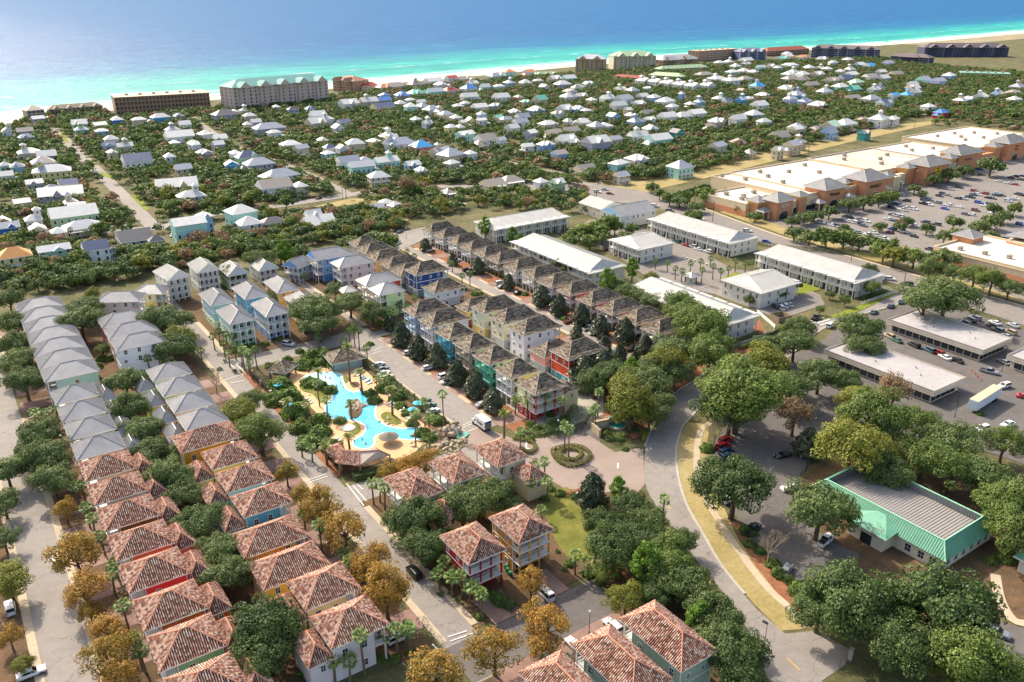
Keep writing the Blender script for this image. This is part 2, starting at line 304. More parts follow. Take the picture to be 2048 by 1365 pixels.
# sea: strips that follow the shore; distance from the shore is stored on the mesh and drives depth colour and breakers
def build_sea():
    offs = [-3, 4, 12, 22, 34, 48, 64, 84, 110, 140, 175, 215, 260, 310, 370, 440, 540, 700, 900, 1300, 2000, 3500, 6000, 11000, 22000, 45000]
    base = SHL; m = len(base); verts = []; dist = []; quads = []
    d0 = Vector((SHL[-1][0] - SHL[0][0], SHL[-1][1] - SHL[0][1], 0)).normalized(); nrm = Vector((-d0.y, d0.x, 0))
    for j, o in enumerate(offs):
        k = min(1.0, o / 900.0) if o > 0 else 0
        near = offset_line(base, o)
        for i in range(m):
            x, y = near[i]; e = (i / (m - 1) - 0.5) * 2 * max(0, o - 500) * 5
            far = Vector((base[i][0], base[i][1], 0)) + nrm * o + d0 * e
            verts.append((x * (1 - k) + far.x * k, y * (1 - k) + far.y * k, -0.6 if o > -3 else 0.0)); dist.append(o)
    for j in range(len(offs) - 1):
        for i in range(m - 1): quads.append((j * m + i, j * m + i + 1, (j + 1) * m + i + 1, (j + 1) * m + i))
    me = fast_mesh('sea', verts, quads, True)
    at = me.attributes.new('offshore', 'FLOAT', 'POINT'); at.data.foreach_set('value', np.array(dist, np.float32))
    m_, t, b = new_mat('sea_water', 0.2, 0.22); b.inputs['IOR'].default_value = 1.33
    p = world_pos(t); A = N(t, 'ShaderNodeAttribute'); A.attribute_name = 'offshore'; off = A.outputs['Fac']
    mp = N(t, 'ShaderNodeMapping'); mp.inputs['Rotation'].default_value = (0, 0, -R(8)); mp.inputs['Scale'].default_value = (0.35, 1, 1); t.links.new(p, mp.inputs['Vector']); q = mp.outputs[0]
    nz = noise(t, 0.008, 5, 0.6, q); wob = mth(t, 'ADD', off, mth(t, 'MULTIPLY', mth(t, 'SUBTRACT', nz, 0.5), 170.0))
    fac = mth(t, 'DIVIDE', wob, 1000.0, True)
    deep = ramp(t, fac, [(0.0, '#8fc4ae'), (0.035, '#57b39c'), (0.09, '#2f9c8d'), (0.14, '#2a8f88'), (0.2, '#2b9d92'), (0.28, '#23868c'), (0.42, '#17658a'), (0.8, '#175585')])
    var = noise(t, 0.03, 4, 0.6, q)
    deep = mixc(t, mth(t, 'MULTIPLY', mth(t, 'SUBTRACT', var, 0.42, True), 1.6, True), deep, '#17576f')
    # breakers: bands at set distances broken up by noise
    def foam(c, wdt, thr, sc):
        d = mth(t, 'ABSOLUTE', mth(t, 'SUBTRACT', mth(t, 'ADD', off, mth(t, 'MULTIPLY', mth(t, 'SUBTRACT', noise(t, 0.02, 3, 0.5, q), 0.5), 34.0)), c))
        k = mth(t, 'SUBTRACT', 1.0, mth(t, 'DIVIDE', d, wdt), True)
        f = mth(t, 'MULTIPLY', mth(t, 'SUBTRACT', mth(t, 'ADD', noise(t, sc, 6, 0.7, q), mth(t, 'MULTIPLY', k, 0.5)), thr), 6.0, True)
        return mth(t, 'MULTIPLY', f, mth(t, 'GREATER_THAN', k, 0.0))
    fo = mth(t, 'MAXIMUM', foam(6, 24, 0.62, 0.12), foam(40, 14, 0.80, 0.1))
    fo = mth(t, 'MAXIMUM', fo, foam(170, 26, 0.97, 0.06))
    caps = mth(t, 'MULTIPLY', mth(t, 'SUBTRACT', noise(t, 0.09, 5, 0.7, q), 0.70), 9.0, True)
    fo = mth(t, 'MAXIMUM', fo, mth(t, 'MULTIPLY', caps, 0.55))
    col = mixc(t, fo, deep, '#cfd4d0'); t.nodes.remove(b)
    chop = noise(t, 0.05, 8, 0.72, q); col = mixc(t, mth(t, 'MULTIPLY', mth(t, 'SUBTRACT', chop, 0.5, True), 2.6, True), col, '#0f4a66'); col = mixc(t, mth(t, 'MULTIPLY', mth(t, 'SUBTRACT', noise(t, 0.021, 7, 0.75, q), 0.53, True), 1.8, True), col, '#5aa0b0')
    h = mth(t, 'ADD', mth(t, 'MULTIPLY', noise(t, 0.06, 3, 0.55, q), 3.5), mth(t, 'MULTIPLY', noise(t, 0.28, 5, 0.7, q), 1.5))
    bn = N(t, 'ShaderNodeBump'); bn.inputs['Strength'].default_value = 1.0; bn.inputs['Distance'].default_value = 1.0; t.links.new(h, bn.inputs['Height'])
    df = N(t, 'ShaderNodeBsdfDiffuse'); t.links.new(col, df.inputs['Color']); t.links.new(bn.outputs[0], df.inputs['Normal'])
    gl = N(t, 'ShaderNodeBsdfGlossy'); gl.inputs['Roughness'].default_value = 0.22; gl.inputs['Color'].default_value = (1, 1, 1, 1); t.links.new(bn.outputs[0], gl.inputs['Normal'])
    mx = N(t, 'ShaderNodeMixShader'); t.links.new(mth(t, 'MULTIPLY', mth(t, 'SUBTRACT', 1.0, fo), 0.065), mx.inputs[0]); t.links.new(df.outputs[0], mx.inputs[1]); t.links.new(gl.outputs[0], mx.inputs[2]); t.links.new(mx.outputs[0], t.nodes['Material Output'].inputs[0])
    return link('sea', me, [m_], kind='structure')
build_sea()
Z1, Z2, Z3, Z4 = 0.006, 0.012, 0.018, 0.024
KERBM = CONC
# streets of the village
rect('street', -4.7, 3.2, 40, 330, Z2, ASPH); rect('street', 57.2, 64.6, 95, 332, Z2, ASPH); rect('street', 103.6, 113.0, 172, 262, Z2, ASPH)
rect('street', 109.0, 114.4, 262, 330, Z2, ASPH); rect('street', 64.6, 128, 249.5, 259.5, Z2 + 0.002, ASPH); rect('street', 170.4, 176.6, 166, 360, Z2, ASPH)
rect('street', 57.2, 92, 95.5, 105.5, Z2 + 0.004, ASPHD); sheet('street', [(57.2, 95), (64.6, 95), (64.6, 40), (57.2, 40)], Z2, ASPH)
rect('street', 64.6, 104, 158.5, 166.5, Z2 + 0.002, ASPH)
PLZ = [PX(*p) for p in [(985, 862), (1030, 880), (1090, 876), (1130, 868), (1180, 872), (1230, 905), (1275, 897), (1286, 900), (1290, 968), (1272, 990), (1200, 985), (1130, 978), (1090, 955), (1060, 940), (985, 935), (930, 890), (945, 856)]]
sheet('entrance_plaza', PLZ, Z3, PLAZA)
LANE = [PX(*p) for p in [(1105, 880), (1150, 835), (1195, 800), (1240, 757), (1262, 735), (1300, 748), (1260, 790), (1215, 830), (1198, 852), (1200, 885)]]
sheet('service_lane', LANE, Z2, ASPHD)
R5R = [PX(*p) for p in [(1860, 575), (1830, 590), (1790, 610), (1700, 635), (1640, 660), (1575, 712), (1500, 745), (1430, 785), (1373, 842), (1360, 862), (1351, 900), (1354, 951), (1371, 1009), (1405, 1070), (1443, 1135), (1503, 1207), (1560, 1272), (1640, 1360), (1720, 1450)]]
R5L = [PX(*p) for p in [(1810, 575), (1790, 588), (1730, 615), (1640, 645), (1600, 660), (1560, 685), (1518, 704), (1451, 725), (1410, 748), (1380, 768), (1347, 791), (1316, 837), (1301, 870), (1290, 905), (1291, 968), (1313, 1012), (1364, 1077), (1405, 1138), (1473, 1217), (1510, 1300), (1540, 1365), (1580, 1450)]]
R5Rs, R5Ls = smooth_line(R5R, 4), smooth_line(R5L, 4)
sheet('boulevard', R5Ls + R5Rs[::-1], Z2, ASPH)
band('kerb', R5Rs[:60], -0.05, 0.55, 0.0, CONCG, 0.13); band('kerb', R5Ls[:52], -0.55, 0.05, 0.0, CONCG, 0.13)
sheet('side_street', [PX(*p) for p in [(1500, 1207), (1570, 1268), (1632, 1262), (1700, 1300), (1690, 1330), (1640, 1365), (1600, 1365)]], Z3, ASPH)
VERGE = [PX(*p) for p in [(1375, 845), (1362, 865), (1354, 900), (1357, 951), (1374, 1009), (1408, 1070), (1446, 1135), (1507, 1207), (1562, 1262), (1632, 1256), (1600, 1225), (1560, 1195), (1510, 1130), (1475, 1075), (1450, 1020), (1425, 960), (1412, 900), (1420, 850)]]
sheet('verge', VERGE, Z1, GRASSD)
sheet('verge', [PX(*p) for p in [(1460, 1040), (1500, 1060), (1560, 1140), (1640, 1220), (1660, 1262), (1600, 1225), (1560, 1195), (1510, 1130)]], Z1 - 0.002, MULCH)
WALK = smooth_line([PX(*p) for p in [(1420, 846), (1402, 862), (1394, 900), (1396, 950), (1414, 1000), (1444, 1052), (1484, 1110), (1534, 1175), (1592, 1228), (1614, 1256)]], 8)
pav = band('pavement', WALK, -0.8, 0.8, 0.0, CONC, 0.06)
def slabs(line, w, step, mat, parent, z):
    L = 0.0; acc = []
    for i in range(len(line) - 1):
        a, b = Vector(line[i]), Vector(line[i + 1]); d = (b - a).length
        while L < d:
            p = a + (b - a) * (L / d); acc.append((p.x, p.y, math.atan2(b.y - a.y, b.x - a.x))); L += step
        L -= d
    mb = MB(); mb.box(-step / 2 + 0.03, step / 2 - 0.03, -w / 2, w / 2, 0, 0.03); me = mb.mesh('paving_slab')
    for x, y, r in acc: link('paving_slab', me, [mat], parent, (x, y, z + random.uniform(-0.004, 0.006)), r)
slabs(WALK, 1.66, 1.5, CONC, pav, 0.045)
# kerbs and tan valley gutters of the village streets
for nm, pts in [('a', [(3.2, 60), (3.2, 251)]), ('b', [(3.2, 283), (3.2, 330)]), ('c', [(57.2, 107), (57.2, 330)]), ('d', [(113.0, 176), (113.0, 248)]), ('e', [(170.4, 180), (170.4, 360)]), ('f', [(176.6, 180), (176.6, 340)]), ('g', [(114.4, 262), (114.4, 328)]), ('h', [(64.6, 262), (64.6, 300)]), ('i', [(-4.7, 330), (-4.7, 60)]), ('j', [(64.6, 108), (64.6, 156)])]:
    band('kerb', pts, -1.5, 0.0, 0.0, CONC, 0.04)
band('kerb', smooth_line([(3.2, 252), (5.2, 251), (9, 253.5), (11, 256)], 4), -0.6, 0.0, 0.0, CONC, 0.1)
band('brick_border', [(64.6, 172), (64.6, 248)], -1.7, 0.0, 0.0, MULCH, 0.08); band('brick_border', [(103.6, 248), (103.6, 172)], -1.2, 0.0, 0.0, CONC, 0.08)
CORNER = smooth_line([(113.0, 248.5), (113.6, 250.2), (115.5, 250.8), (122, 250.9)], 4); band('kerb', CORNER, -1.2, 0, 0, CONC, 0.06)
# ground cover of the lots
rect('planting_bed', 4.7, 12.4, 60, 330, Z1, BEDM); rect('planting_bed', 47.4, 55.7, 107, 330, Z1, BEDM); rect('planting_bed', 114.5, 123, 166, 248, Z1, MULCH)
rect('planting_bed', 159, 168.9, 176, 250, Z1, MULCH); rect('planting_bed', 178.1, 186, 180, 345, Z1, MULCH); rect('alley_bed', 22, 38, 60, 330, Z1, BEDM)
rect('planting_bed', -14, -6.2, 60, 330, Z1, BEDM); rect('planting_bed', 64.7, 112, 260, 330, Z1, BEDM); rect('planting_bed', 114.5, 168, 255, 350, Z1 - 0.003, BEDM)
rect('planting_bed', 64.8, 104, 107, 158, Z1, BEDM); rect('planting_bed', 57, 100, 50, 95, Z1, BEDM); rect('planting_bed', 122, 160, 160, 248, Z1 - 0.002, CONCG)
for y in [121 + 11.65 * i for i in range(-2, 11)] + [256 + 11.4 * i for i in range(7)]: rect('driveway', 3.8, 12.2, y + 0.6, y + 6.8, Z2, PAVER)
for y in [113.7 + 11.75 * i for i in range(0, 12)]: rect('driveway', 48, 57.1, y - 1, y + 5.2, Z2, PAVER)
for y in [170.8 + 11.85 * i for i in range(7)]: rect('driveway', 113.1, 122, y - 0.5, y + 5.2, Z2, PAVER)
for y in [188 + 12.0 * i for i in range(13)]: rect('driveway', 176.7, 185.5, y - 1, y + 4.5, Z2, PAVER)
for y in [184 + 12.0 * i for i in range(5)]: rect('driveway', 161, 170.3, y - 1, y + 4.0, Z2, PAVER)
for x in (72.8, 85, 97): rect('driveway', x - 3, x + 3.2, 259.6, 266, Z2, PAVER)
rect('driveway', 68.5, 75, 105.6, 113.5, Z2 + 0.003, PAVER); rect('driveway', 80, 86.6, 105.6, 113.5, Z2 + 0.003, PAVER)
rect('driveway', 61, 90, 87, 95.4, Z2, PAVER)
sheet('lawn', [PX(*p) for p in [(1085, 985), (1135, 975), (1180, 1030), (1205, 1080), (1190, 1120), (1140, 1125), (1110, 1080), (1090, 1030)]], Z2, GRASSM)
sheet('mulch_path', [PX(*p) for p in [(1130, 985), (1165, 975), (1185, 1040), (1215, 1085), (1230, 1120), (1270, 1160), (1240, 1172), (1195, 1130), (1205, 1085), (1180, 1035)]], Z3, MULCH)
sheet('planting_bed', [PX(*p) for p in [(1060, 985), (1290, 985), (1330, 1080), (1420, 1190), (1490, 1300), (1500, 1365), (1250, 1365), (1220, 1180), (1120, 1130)]], Z1 - 0.003, BEDM)
sheet('planting_bed', [PX(*p) for p in [(1210, 760), (1330, 690), (1520, 640), (1540, 690), (1420, 740), (1350, 780), (1300, 860), (1270, 880), (1205, 850)]], Z1, MULCH)
sheet('lawn', [PX(*p) for p in [(1283, 862), (1300, 852), (1330, 800), (1345, 785), (1325, 830), (1302, 872), (1283, 885)]], Z2, GRASSB)
# white lines
def stripe(u0, v0, u1, v1, wd=0.25, mat=None, z=0.03):
    a, b = PX(u0, v0), PX(u1, v1); return band('road_marking', [a, b], -wd / 2, wd / 2, z, mat or PAINT)
for l in [(745, 672, 766, 684), (735, 662, 768, 679), (746, 703, 764, 695), (744, 709, 764, 702), (925, 852, 946, 843), (925, 857, 952, 845), (936, 864, 957, 857), (693, 968, 728, 1013), (706, 972, 733, 1003), (714, 969, 726, 980), (612, 963, 652, 949), (618, 966, 656, 953), (459, 728, 486, 752), (470, 727, 492, 748), (450, 761, 487, 749), (462, 767, 488, 762), (896, 1275, 934, 1263), (900, 1284, 946, 1268), (865, 1290, 880, 1305)]: stripe(*l)
for l in [(1333, 1005, 1341, 1020), (1364, 1072, 1373, 1090), (1574, 1318, 1600, 1343), (1290, 868, 1286, 880), (1412, 1155, 1422, 1170)]: stripe(*l, 0.22, PAINTY)
for l in [(1236, 927, 1236, 938), (1054, 880, 1052, 896), (1051, 897, 1060, 899)]: stripe(*l, 0.5)
for l in [(1631, 645, 1600, 652), (1650, 635, 1622, 643), (1660, 640, 1632, 648), (1668, 643, 1640, 651)]: stripe(*l, 0.5)
# highway, mall lot, office lots, town-house lanes
HWN = [PX(*p) for p in [(960, 372), (1100, 383), (1180, 398), (1270, 410), (1330, 420), (1430, 458), (1560, 500), (1690, 538), (1802, 572), (1937, 616), (2048, 652), (2200, 700)]]
HWF = [PX(*p) for p in [(960, 358), (1100, 362), (1180, 366), (1290, 384), (1370, 405), (1460, 438), (1560, 474), (1657, 503), (1753, 530), (1872, 564), (2048, 615), (2200, 660)]]
sheet('highway', smooth_line(HWN, 3) + smooth_line(HWF, 3)[::-1], Z2, LOT)
band('kerb', smooth_line(HWF[3:], 3), 0.0, 1.4, 0.0, CONC, 0.08)
sheet('verge', [PX(*p) for p in [(1440, 425), (1560, 468), (1657, 497), (1753, 524), (1872, 558), (2048, 608), (2048, 600), (1880, 548), (1760, 512), (1650, 482), (1560, 452), (1470, 418)]], Z1 + 0.02, GRASSD)
sheet('car_park', [PX(*p) for p in [(1540, 455), (1500, 432), (1570, 425), (1680, 392), (1760, 370), (1860, 345), (1960, 318), (2048, 300), (2200, 260), (2300, 560), (2048, 600), (1880, 552), (1760, 516), (1650, 488)]], Z2 + 0.003, LOT)
sheet('car_park', [PX(*p) for p in [(1562, 714), (1620, 700), (1700, 640), (1790, 615), (1850, 600), (1937, 625), (2048, 660), (2300, 760), (2300, 960), (2048, 930), (1960, 900), (1860, 880), (1760, 860), (1690, 850), (1560, 765)]], Z2 - 0.003, ASPHD)
sheet('car_park', [PX(*p) for p in [(1540, 770), (1600, 770), (1700, 830), (1660, 880), (1600, 950), (1590, 1010), (1650, 1080), (1720, 1110), (1680, 1190), (1600, 1170), (1520, 1100), (1470, 1030), (1430, 960), (1425, 890), (1470, 830)]], Z2 - 0.003, ASPHD)
sheet('car_park', [PX(*p) for p in [(1890, 1225), (1960, 1235), (2060, 1260), (2100, 1365), (1990, 1365), (1900, 1290)]], Z2 - 0.003, ASPHD)
sheet('planting_bed', [PX(*p) for p in [(1600, 960), (1640, 930), (1740, 900), (1860, 900), (2048, 940), (2250, 1000), (2250, 1200), (2048, 1240), (1900, 1220), (1700, 1240), (1660, 1262), (1640, 1220), (1680, 1190), (1720, 1110), (1650, 1080)]], Z1, BEDM)
band('pavement', smooth_line([PX(*p) for p in [(1990, 1150), (2000, 1200), (2025, 1240), (2060, 1250)]], 4), -1, 1, 0, CONC, 0.05)
sheet('lane', [PX(*p) for p in [(1130, 470), (1215, 500), (1260, 530), (1300, 560), (1430, 590), (1560, 640), (1650, 610), (1640, 590), (1530, 545), (1470, 540), (1430, 520), (1390, 490), (1330, 475), (1250, 445), (1180, 440)]], Z1 + 0.002, LOT)
rect('driveway', 196.5, 206, 262, 345, Z1, LOT)
sheet('car_park', [PX(*p) for p in [(775, 470), (850, 455), (870, 470), (815, 495), (790, 505), (770, 490)]], Z3, ASPH)
# beach-side streets
def road(name, px, wd, mat=ASPH, z=Z2): return band(name, smooth_line([PX(*p) for p in px], 3), -wd / 2, wd / 2, z, mat)
road('street', [(108, 258), (150, 300), (205, 352), (262, 408), (300, 448), (318, 458)], 8)
road('street', [(60, 470), (180, 463), (318, 456), (420, 430), (560, 412), (690, 392), (790, 377), (880, 374), (1000, 374), (1110, 370)], 9)
road('street', [(385, 235), (420, 262), (480, 298), (570, 330), (640, 360), (700, 390)], 6)
road('street', [(690, 222), (760, 255), (860, 285), (960, 312), (1080, 340), (1180, 372)], 6)
road('street', [(980, 250), (1100, 258), (1160, 275), (1260, 262)], 5)
road('street', [(1150, 330), (1120, 345), (1020, 330)], 6); road('street', [(1290, 285), (1400, 280), (1500, 262), (1640, 240)], 5)
road('street', [(1330, 260), (1440, 245), (1580, 222)], 5)
sheet('verge', [PX(*p) for p in [(1180, 366), (1290, 384), (1400, 360), (1560, 320), (1700, 285), (1860, 250), (1880, 240), (1800, 250), (1600, 290), (1400, 335), (1290, 362)]], Z1, GRASSD)
sheet('verge', [PX(*p) for p in [(575, 425), (700, 398), (800, 400), (830, 430), (780, 470), (690, 440), (610, 440)]], Z1, GRASSD)
for g in [[(118, 262), (126, 262), (140, 288), (130, 285)], [(170, 318), (192, 326), (196, 332), (180, 330)], [(200, 342), (222, 352), (226, 358), (206, 354)], [(400, 236), (415, 240), (428, 252), (414, 252)], [(498, 282), (520, 290), (505, 292), (490, 288)], [(1040, 352), (1120, 362), (1100, 367), (1030, 358)], [(1095, 318), (1130, 322), (1120, 332), (1090, 328)], [(260, 392), (275, 390), (300, 420), (290, 422)], [(985, 455), (1100, 490), (1120, 480), (1010, 445)], [(1150, 452), (1210, 440), (1215, 470), (1175, 478)], [(1490, 590), (1620, 560), (1640, 580), (1560, 600)], [(1640, 640), (1780, 590), (1800, 585), (1700, 632)], [(1470, 545), (1500, 552), (1475, 575), (1440, 560)]]:
    sheet('lawn', [PX(*p) for p in g], Z3 + 0.002, GRASSB)
# ------------------------------------------------------------------ roofs
def roof_planes(L, W, rise, kind='hip', fl=0.0, flh=0.0, e0=None, e1=None):
    """Planes of a roof over a rectangle L (x) by W (y) centred on 0, eaves at z=0; ridge along x. Each polygon starts with its eave edge. Also cap lines."""
    hx, hy = L / 2, W / 2; pl = []; caps = []
    a0 = hy if e0 is None else e0; a1 = hy if e1 is None else e1         # hip run at -x and +x ends (0 = gable)
    rx0, rx1 = -hx + a0, hx - a1
    if rx0 > rx1: rx0 = rx1 = (rx0 + rx1) / 2
    def ring(pts_low, pts_up, z0, z1):
        for i in range(4):
            j = (i + 1) % 4
            pl.append([(*pts_low[i], z0), (*pts_low[j], z0), (*pts_up[j], z1), (*pts_up[i], z1)])
        for i in range(4): caps.append([(*pts_low[i], z0), (*pts_up[i], z1)])
    lo = [(-hx, -hy), (hx, -hy), (hx, hy), (-hx, hy)]; z0 = 0.0
    if fl > 0:
        up = [(-hx + fl, -hy + fl), (hx - fl, -hy + fl), (hx - fl, hy - fl), (-hx + fl, hy - fl)]
        ring(lo, up, 0.0, flh); lo = up; z0 = flh
    r0, r1 = (rx0, 0.0, rise), (rx1, 0.0, rise)
    A, B, C_, D = [(*p, z0) for p in lo]
    pl.append([A, B, r1, r0]); pl.append([C_, D, r0, r1])
    gab = []
    if a0 > 0.01: pl.append([D, A, r0]); caps += [[A, r0], [D, r0]]
    else: gab.append([D, A, r0])
    if a1 > 0.01: pl.append([B, C_, r1]); caps += [[B, r1], [C_, r1]]
    else: gab.append([B, C_, r1])
    if (Vector(r0) - Vector(r1)).length > 0.1: caps.append([r0, r1])
    return pl, caps, gab
def cover(mb, poly, kind, m=0):
    P = [Vector(p) for p in poly]; u = (P[1] - P[0]).normalized(); n = u.cross(P[-1] - P[0]).normalized(); v = n.cross(u); O = P[0]
    q = [((p - O).dot(u), (p - O).dot(v)) for p in P]; vmax = max(y for x, y in q)
    def span(y):
        xs = []
        for i in range(len(q)):
            (x0, y0), (x1, y1) = q[i], q[(i + 1) % len(q)]
            if (y0 <= y < y1) or (y1 <= y < y0): xs.append(x0 + (x1 - x0) * (y - y0) / (y1 - y0))
        return (min(xs), max(xs)) if len(xs) >= 2 else None
    def pt(x, y, h): p = O + u * x + v * y + n * h; return (p.x, p.y, p.z)
    if kind == 'tile':
        su, sv = 0.40, 0.43; y = 0.0
        while y < vmax - 0.1:
            s = span(y + sv * 0.5)
            if s:
                k0, k1 = math.ceil(s[0] / su - 0.35), math.floor(s[1] / su - 0.65)
                for k in range(k0, k1 + 1):
                    x = k * su; h0, h1 = random.uniform(0.06, 0.08), 0.035
                    vs = []
                    for yy, hh in ((y - 0.03, h0), (min(y + sv, vmax), h1)):
                        vs += [pt(x + 0.03, yy, -0.01), pt(x + 0.09, yy, hh + 0.11), pt(x + 0.21, yy, hh + 0.11), pt(x + 0.27, yy, -0.01)]
                    mb.add(vs, [(0, 1, 5, 4), (1, 2, 6, 5), (2, 3, 7, 6), (3, 2, 1, 0)], m)
            y += sv
    elif kind == 'seam':
        W = max(x for x, y in q); k = 0.25
        while k < W:
            # vertical extent at x = k
            ys = []
            for i in range(len(q)):
                (x0, y0), (x1, y1) = q[i], q[(i + 1) % len(q)]
                if (x0 <= k < x1) or (x1 <= k < x0): ys.append(y0 + (y1 - y0) * (k - x0) / (x1 - x0))
            if len(ys) >= 2 and max(ys) - min(ys) > 0.2:
                a, b = min(ys), max(ys)
                vs = [pt(k - 0.035, a, 0), pt(k - 0.03, a, 0.1), pt(k + 0.03, a, 0.1), pt(k + 0.035, a, 0), pt(k - 0.035, b, 0), pt(k - 0.03, b, 0.1), pt(k + 0.03, b, 0.1), pt(k + 0.035, b, 0)]
                mb.add(vs, [(0, 1, 5, 4), (1, 2, 6, 5), (2, 3, 7, 6), (3, 2, 1, 0)], m)
            k += 0.54
    elif kind == 'course':
        sv = 0.40; y = 0.0; su = 1.1
        while y < vmax - 0.1:
            s0, s1 = span(y + 0.01), span(min(y + sv, vmax - 0.01))
            if s0 and s1:
                h0, h1 = 0.085, 0.02; n_ = max(1, int((s0[1] - s0[0]) / su))
                for k in range(n_):
                    a0 = s0[0] + (s0[1] - s0[0]) * k / n_; b0 = s0[0] + (s0[1] - s0[0]) * (k + 1) / n_
                    a1 = s1[0] + (s1[1] - s1[0]) * k / n_; b1 = s1[0] + (s1[1] - s1[0]) * (k + 1) / n_; e = random.uniform(-0.012, 0.012)
                    mb.add([pt(a0, y, 0), pt(b0, y, 0), pt(b0, y, h0 + e), pt(a0, y, h0 + e), pt(b1, y + sv, h1), pt(a1, y + sv, h1)], [(0, 1, 2, 3), (3, 2, 4, 5)], m)
            y += sv
RK = {'tile': ('roof_tile', 'tile', TILEBASE, TILE, TILECAP, 0.16), 'metal': ('roof_seam', 'seam', METAL, METAL, METAL, 0.09), 'white': ('roof_seam', 'seam', METALW, METALW, METALW, 0.08),
      'dark': ('roof_course', 'course', SHING, SHING, SHINGCAP, 0.14), 'green': ('roof_seam', 'seam', METALG, METALG, METALG, 0.1)}
def add_roof(par, cx, cy, ze, L, W, rise, kind, fl=0.0, flh=0.0, e0=None, e1=None, name='roof', detail=True, mat=None, gabmat=None):
    """Roof part with its covering, caps and fascia. Ridge along the longer side (x if L>=W)."""
    sw = W > L
    nm, ck, mb_, mc, mcap, cr = RK[kind]
    if mat: mb_ = mc = mcap = mat
    key = (round(L, 2), round(W, 2), round(rise, 2), kind, fl, flh, e0, e1)
    def mk():
        pl, caps, gab = roof_planes(*( (W, L) if sw else (L, W)), rise, kind, fl, flh, e0, e1)
        base, cov, cap, fas, gm = MB(), MB(), MB(), MB(), MB()
        for p in pl: base.add(p, [tuple(range(len(p)))])
        Lx, Wy = (W, L) if sw else (L, W)
        base.add([(-Lx / 2, -Wy / 2, -0.01), (Lx / 2, -Wy / 2, -0.01), (Lx / 2, Wy / 2, -0.01), (-Lx / 2, Wy / 2, -0.01)], [(3, 2, 1, 0)])
        for g in gab: gm.add(g, [(0, 1, 2)])
        if detail:
            for p in pl: cover(cov, p, ck)
            for c in caps: cap.tube([(x, y, z + 0.06) for x, y, z in c], [cr, cr], 6)
        hx, hy = Lx / 2, Wy / 2
        for b in ((-hx, hx, -hy - 0.04, -hy + 0.02), (-hx, hx, hy - 0.02, hy + 0.04), (-hx - 0.04, -hx + 0.02, -hy, hy), (hx - 0.02, hx + 0.04, -hy, hy)): fas.box(*b, -0.24, 0.0)
        return [x.mesh(n_) if x.v else None for x, n_ in ((base, 'roof'), (cov, nm), (cap, 'ridge_cap'), (fas, 'fascia'), (gm, 'gable_wall'))]
    ms = cached(('roof',) + key, mk)
    r = link(name, ms[0], [mb_], par, (cx, cy, ze), math.pi / 2 if sw else 0)
    if ms[1]: link(nm, ms[1], [mc], r, kind='stuff')
    if ms[2]: link('ridge_cap', ms[2], [mcap], r)
    link('fascia', ms[3], [WHITE], r)
    if ms[4]: link('gable_wall', ms[4], [gabmat or WHITE], r)
    return r
# ------------------------------------------------------------------ windows, doors, porches
def win_meshes(wd, h, mun=True):
    def mk():
        f = MB(); t = 0.11; d = 0.07
        f.box(-d, d, -wd / 2 - t, -wd / 2, -t, h + t); f.box(-d, d, wd / 2, wd / 2 + t, -t, h + t)
        f.box(-d, d, -wd / 2, wd / 2, -t, 0); f.box(-d, d, -wd / 2, wd / 2, h, h + t)
        if mun: f.box(-d, d * 0.7, -wd / 2, wd / 2, h / 2 - 0.03, h / 2 + 0.03); f.box(-d, d * 0.6, -0.025, 0.025, 0, h / 2 - 0.03); f.box(-d, d * 0.6, -0.025, 0.025, h / 2 + 0.03, h)
        p = MB(); p.box(-0.02, 0.025, -wd / 2, wd / 2, 0, h)
        return f.mesh('window'), p.mesh('pane')
    return cached(('win', wd, h, mun), mk)
def add_window(par, x, y, z, rz, wd=0.95, h=1.5, frame=None, name='window', glass=None, mun=True):
    f, p = win_meshes(wd, h, mun); o = link(name, f, [frame or WHITE], par, (x, y, z), rz); link('pane', p, [glass or GLASS], o); return o
def rail_mesh(l):
    def mk():
        m = MB(); h = 1.0; m.box(0, l, -0.05, 0.05, h - 0.09, h); m.box(0, l, -0.035, 0.035, 0.1, 0.17); n = max(3, int(l / 0.24))
        for i in range(1, n): x = l * i / n; m.box(x - 0.03, x + 0.03, -0.02, 0.02, 0.17, h - 0.09, cap=False, bot=False)
        return m.mesh('railing')
    return cached(('rail', round(l, 2)), mk)
def arch_mesh(l, h, r):
    def mk():
        m = MB(); n = 10; a = l / 2; out = []
        arc = [(a - a * math.cos(math.pi * i / n), h - r + r * math.sin(math.pi * i / n) * 0.86) for i in range(n + 1)]
        for i in range(n):
            (x0, z0), (x1, z1) = arc[i], arc[i + 1]
            m.add([(x0, -0.1, z0), (x1, -0.1, z1), (x1, -0.1, h), (x0, -0.1, h), (x0, 0.1, z0), (x1, 0.1, z1), (x1, 0.1, h), (x0, 0.1, h)], [(0, 1, 2, 3), (7, 6, 5, 4), (0, 4, 5, 1)])
        return m.mesh('arch')
    return cached(('arch', round(l, 2), h, r), mk)
def col_mesh(h, wd):
    def mk(): m = MB(); m.box(-wd / 2, wd / 2, -wd / 2, wd / 2, 0, h); m.box(-wd / 2 - .05, wd / 2 + .05, -wd / 2 - .05, wd / 2 + .05, 0, 0.25); m.box(-wd / 2 - .05, wd / 2 + .05, -wd / 2 - .05, wd / 2 + .05, h - 0.2, h); return m.mesh('column')
    return cached(('col', round(h, 2), wd), mk)
DIRS = {'+x': (1, 0, 0.0), '+y': (0, 1, math.pi / 2), '-x': (-1, 0, math.pi), '-y': (0, -1, -math.pi / 2)}
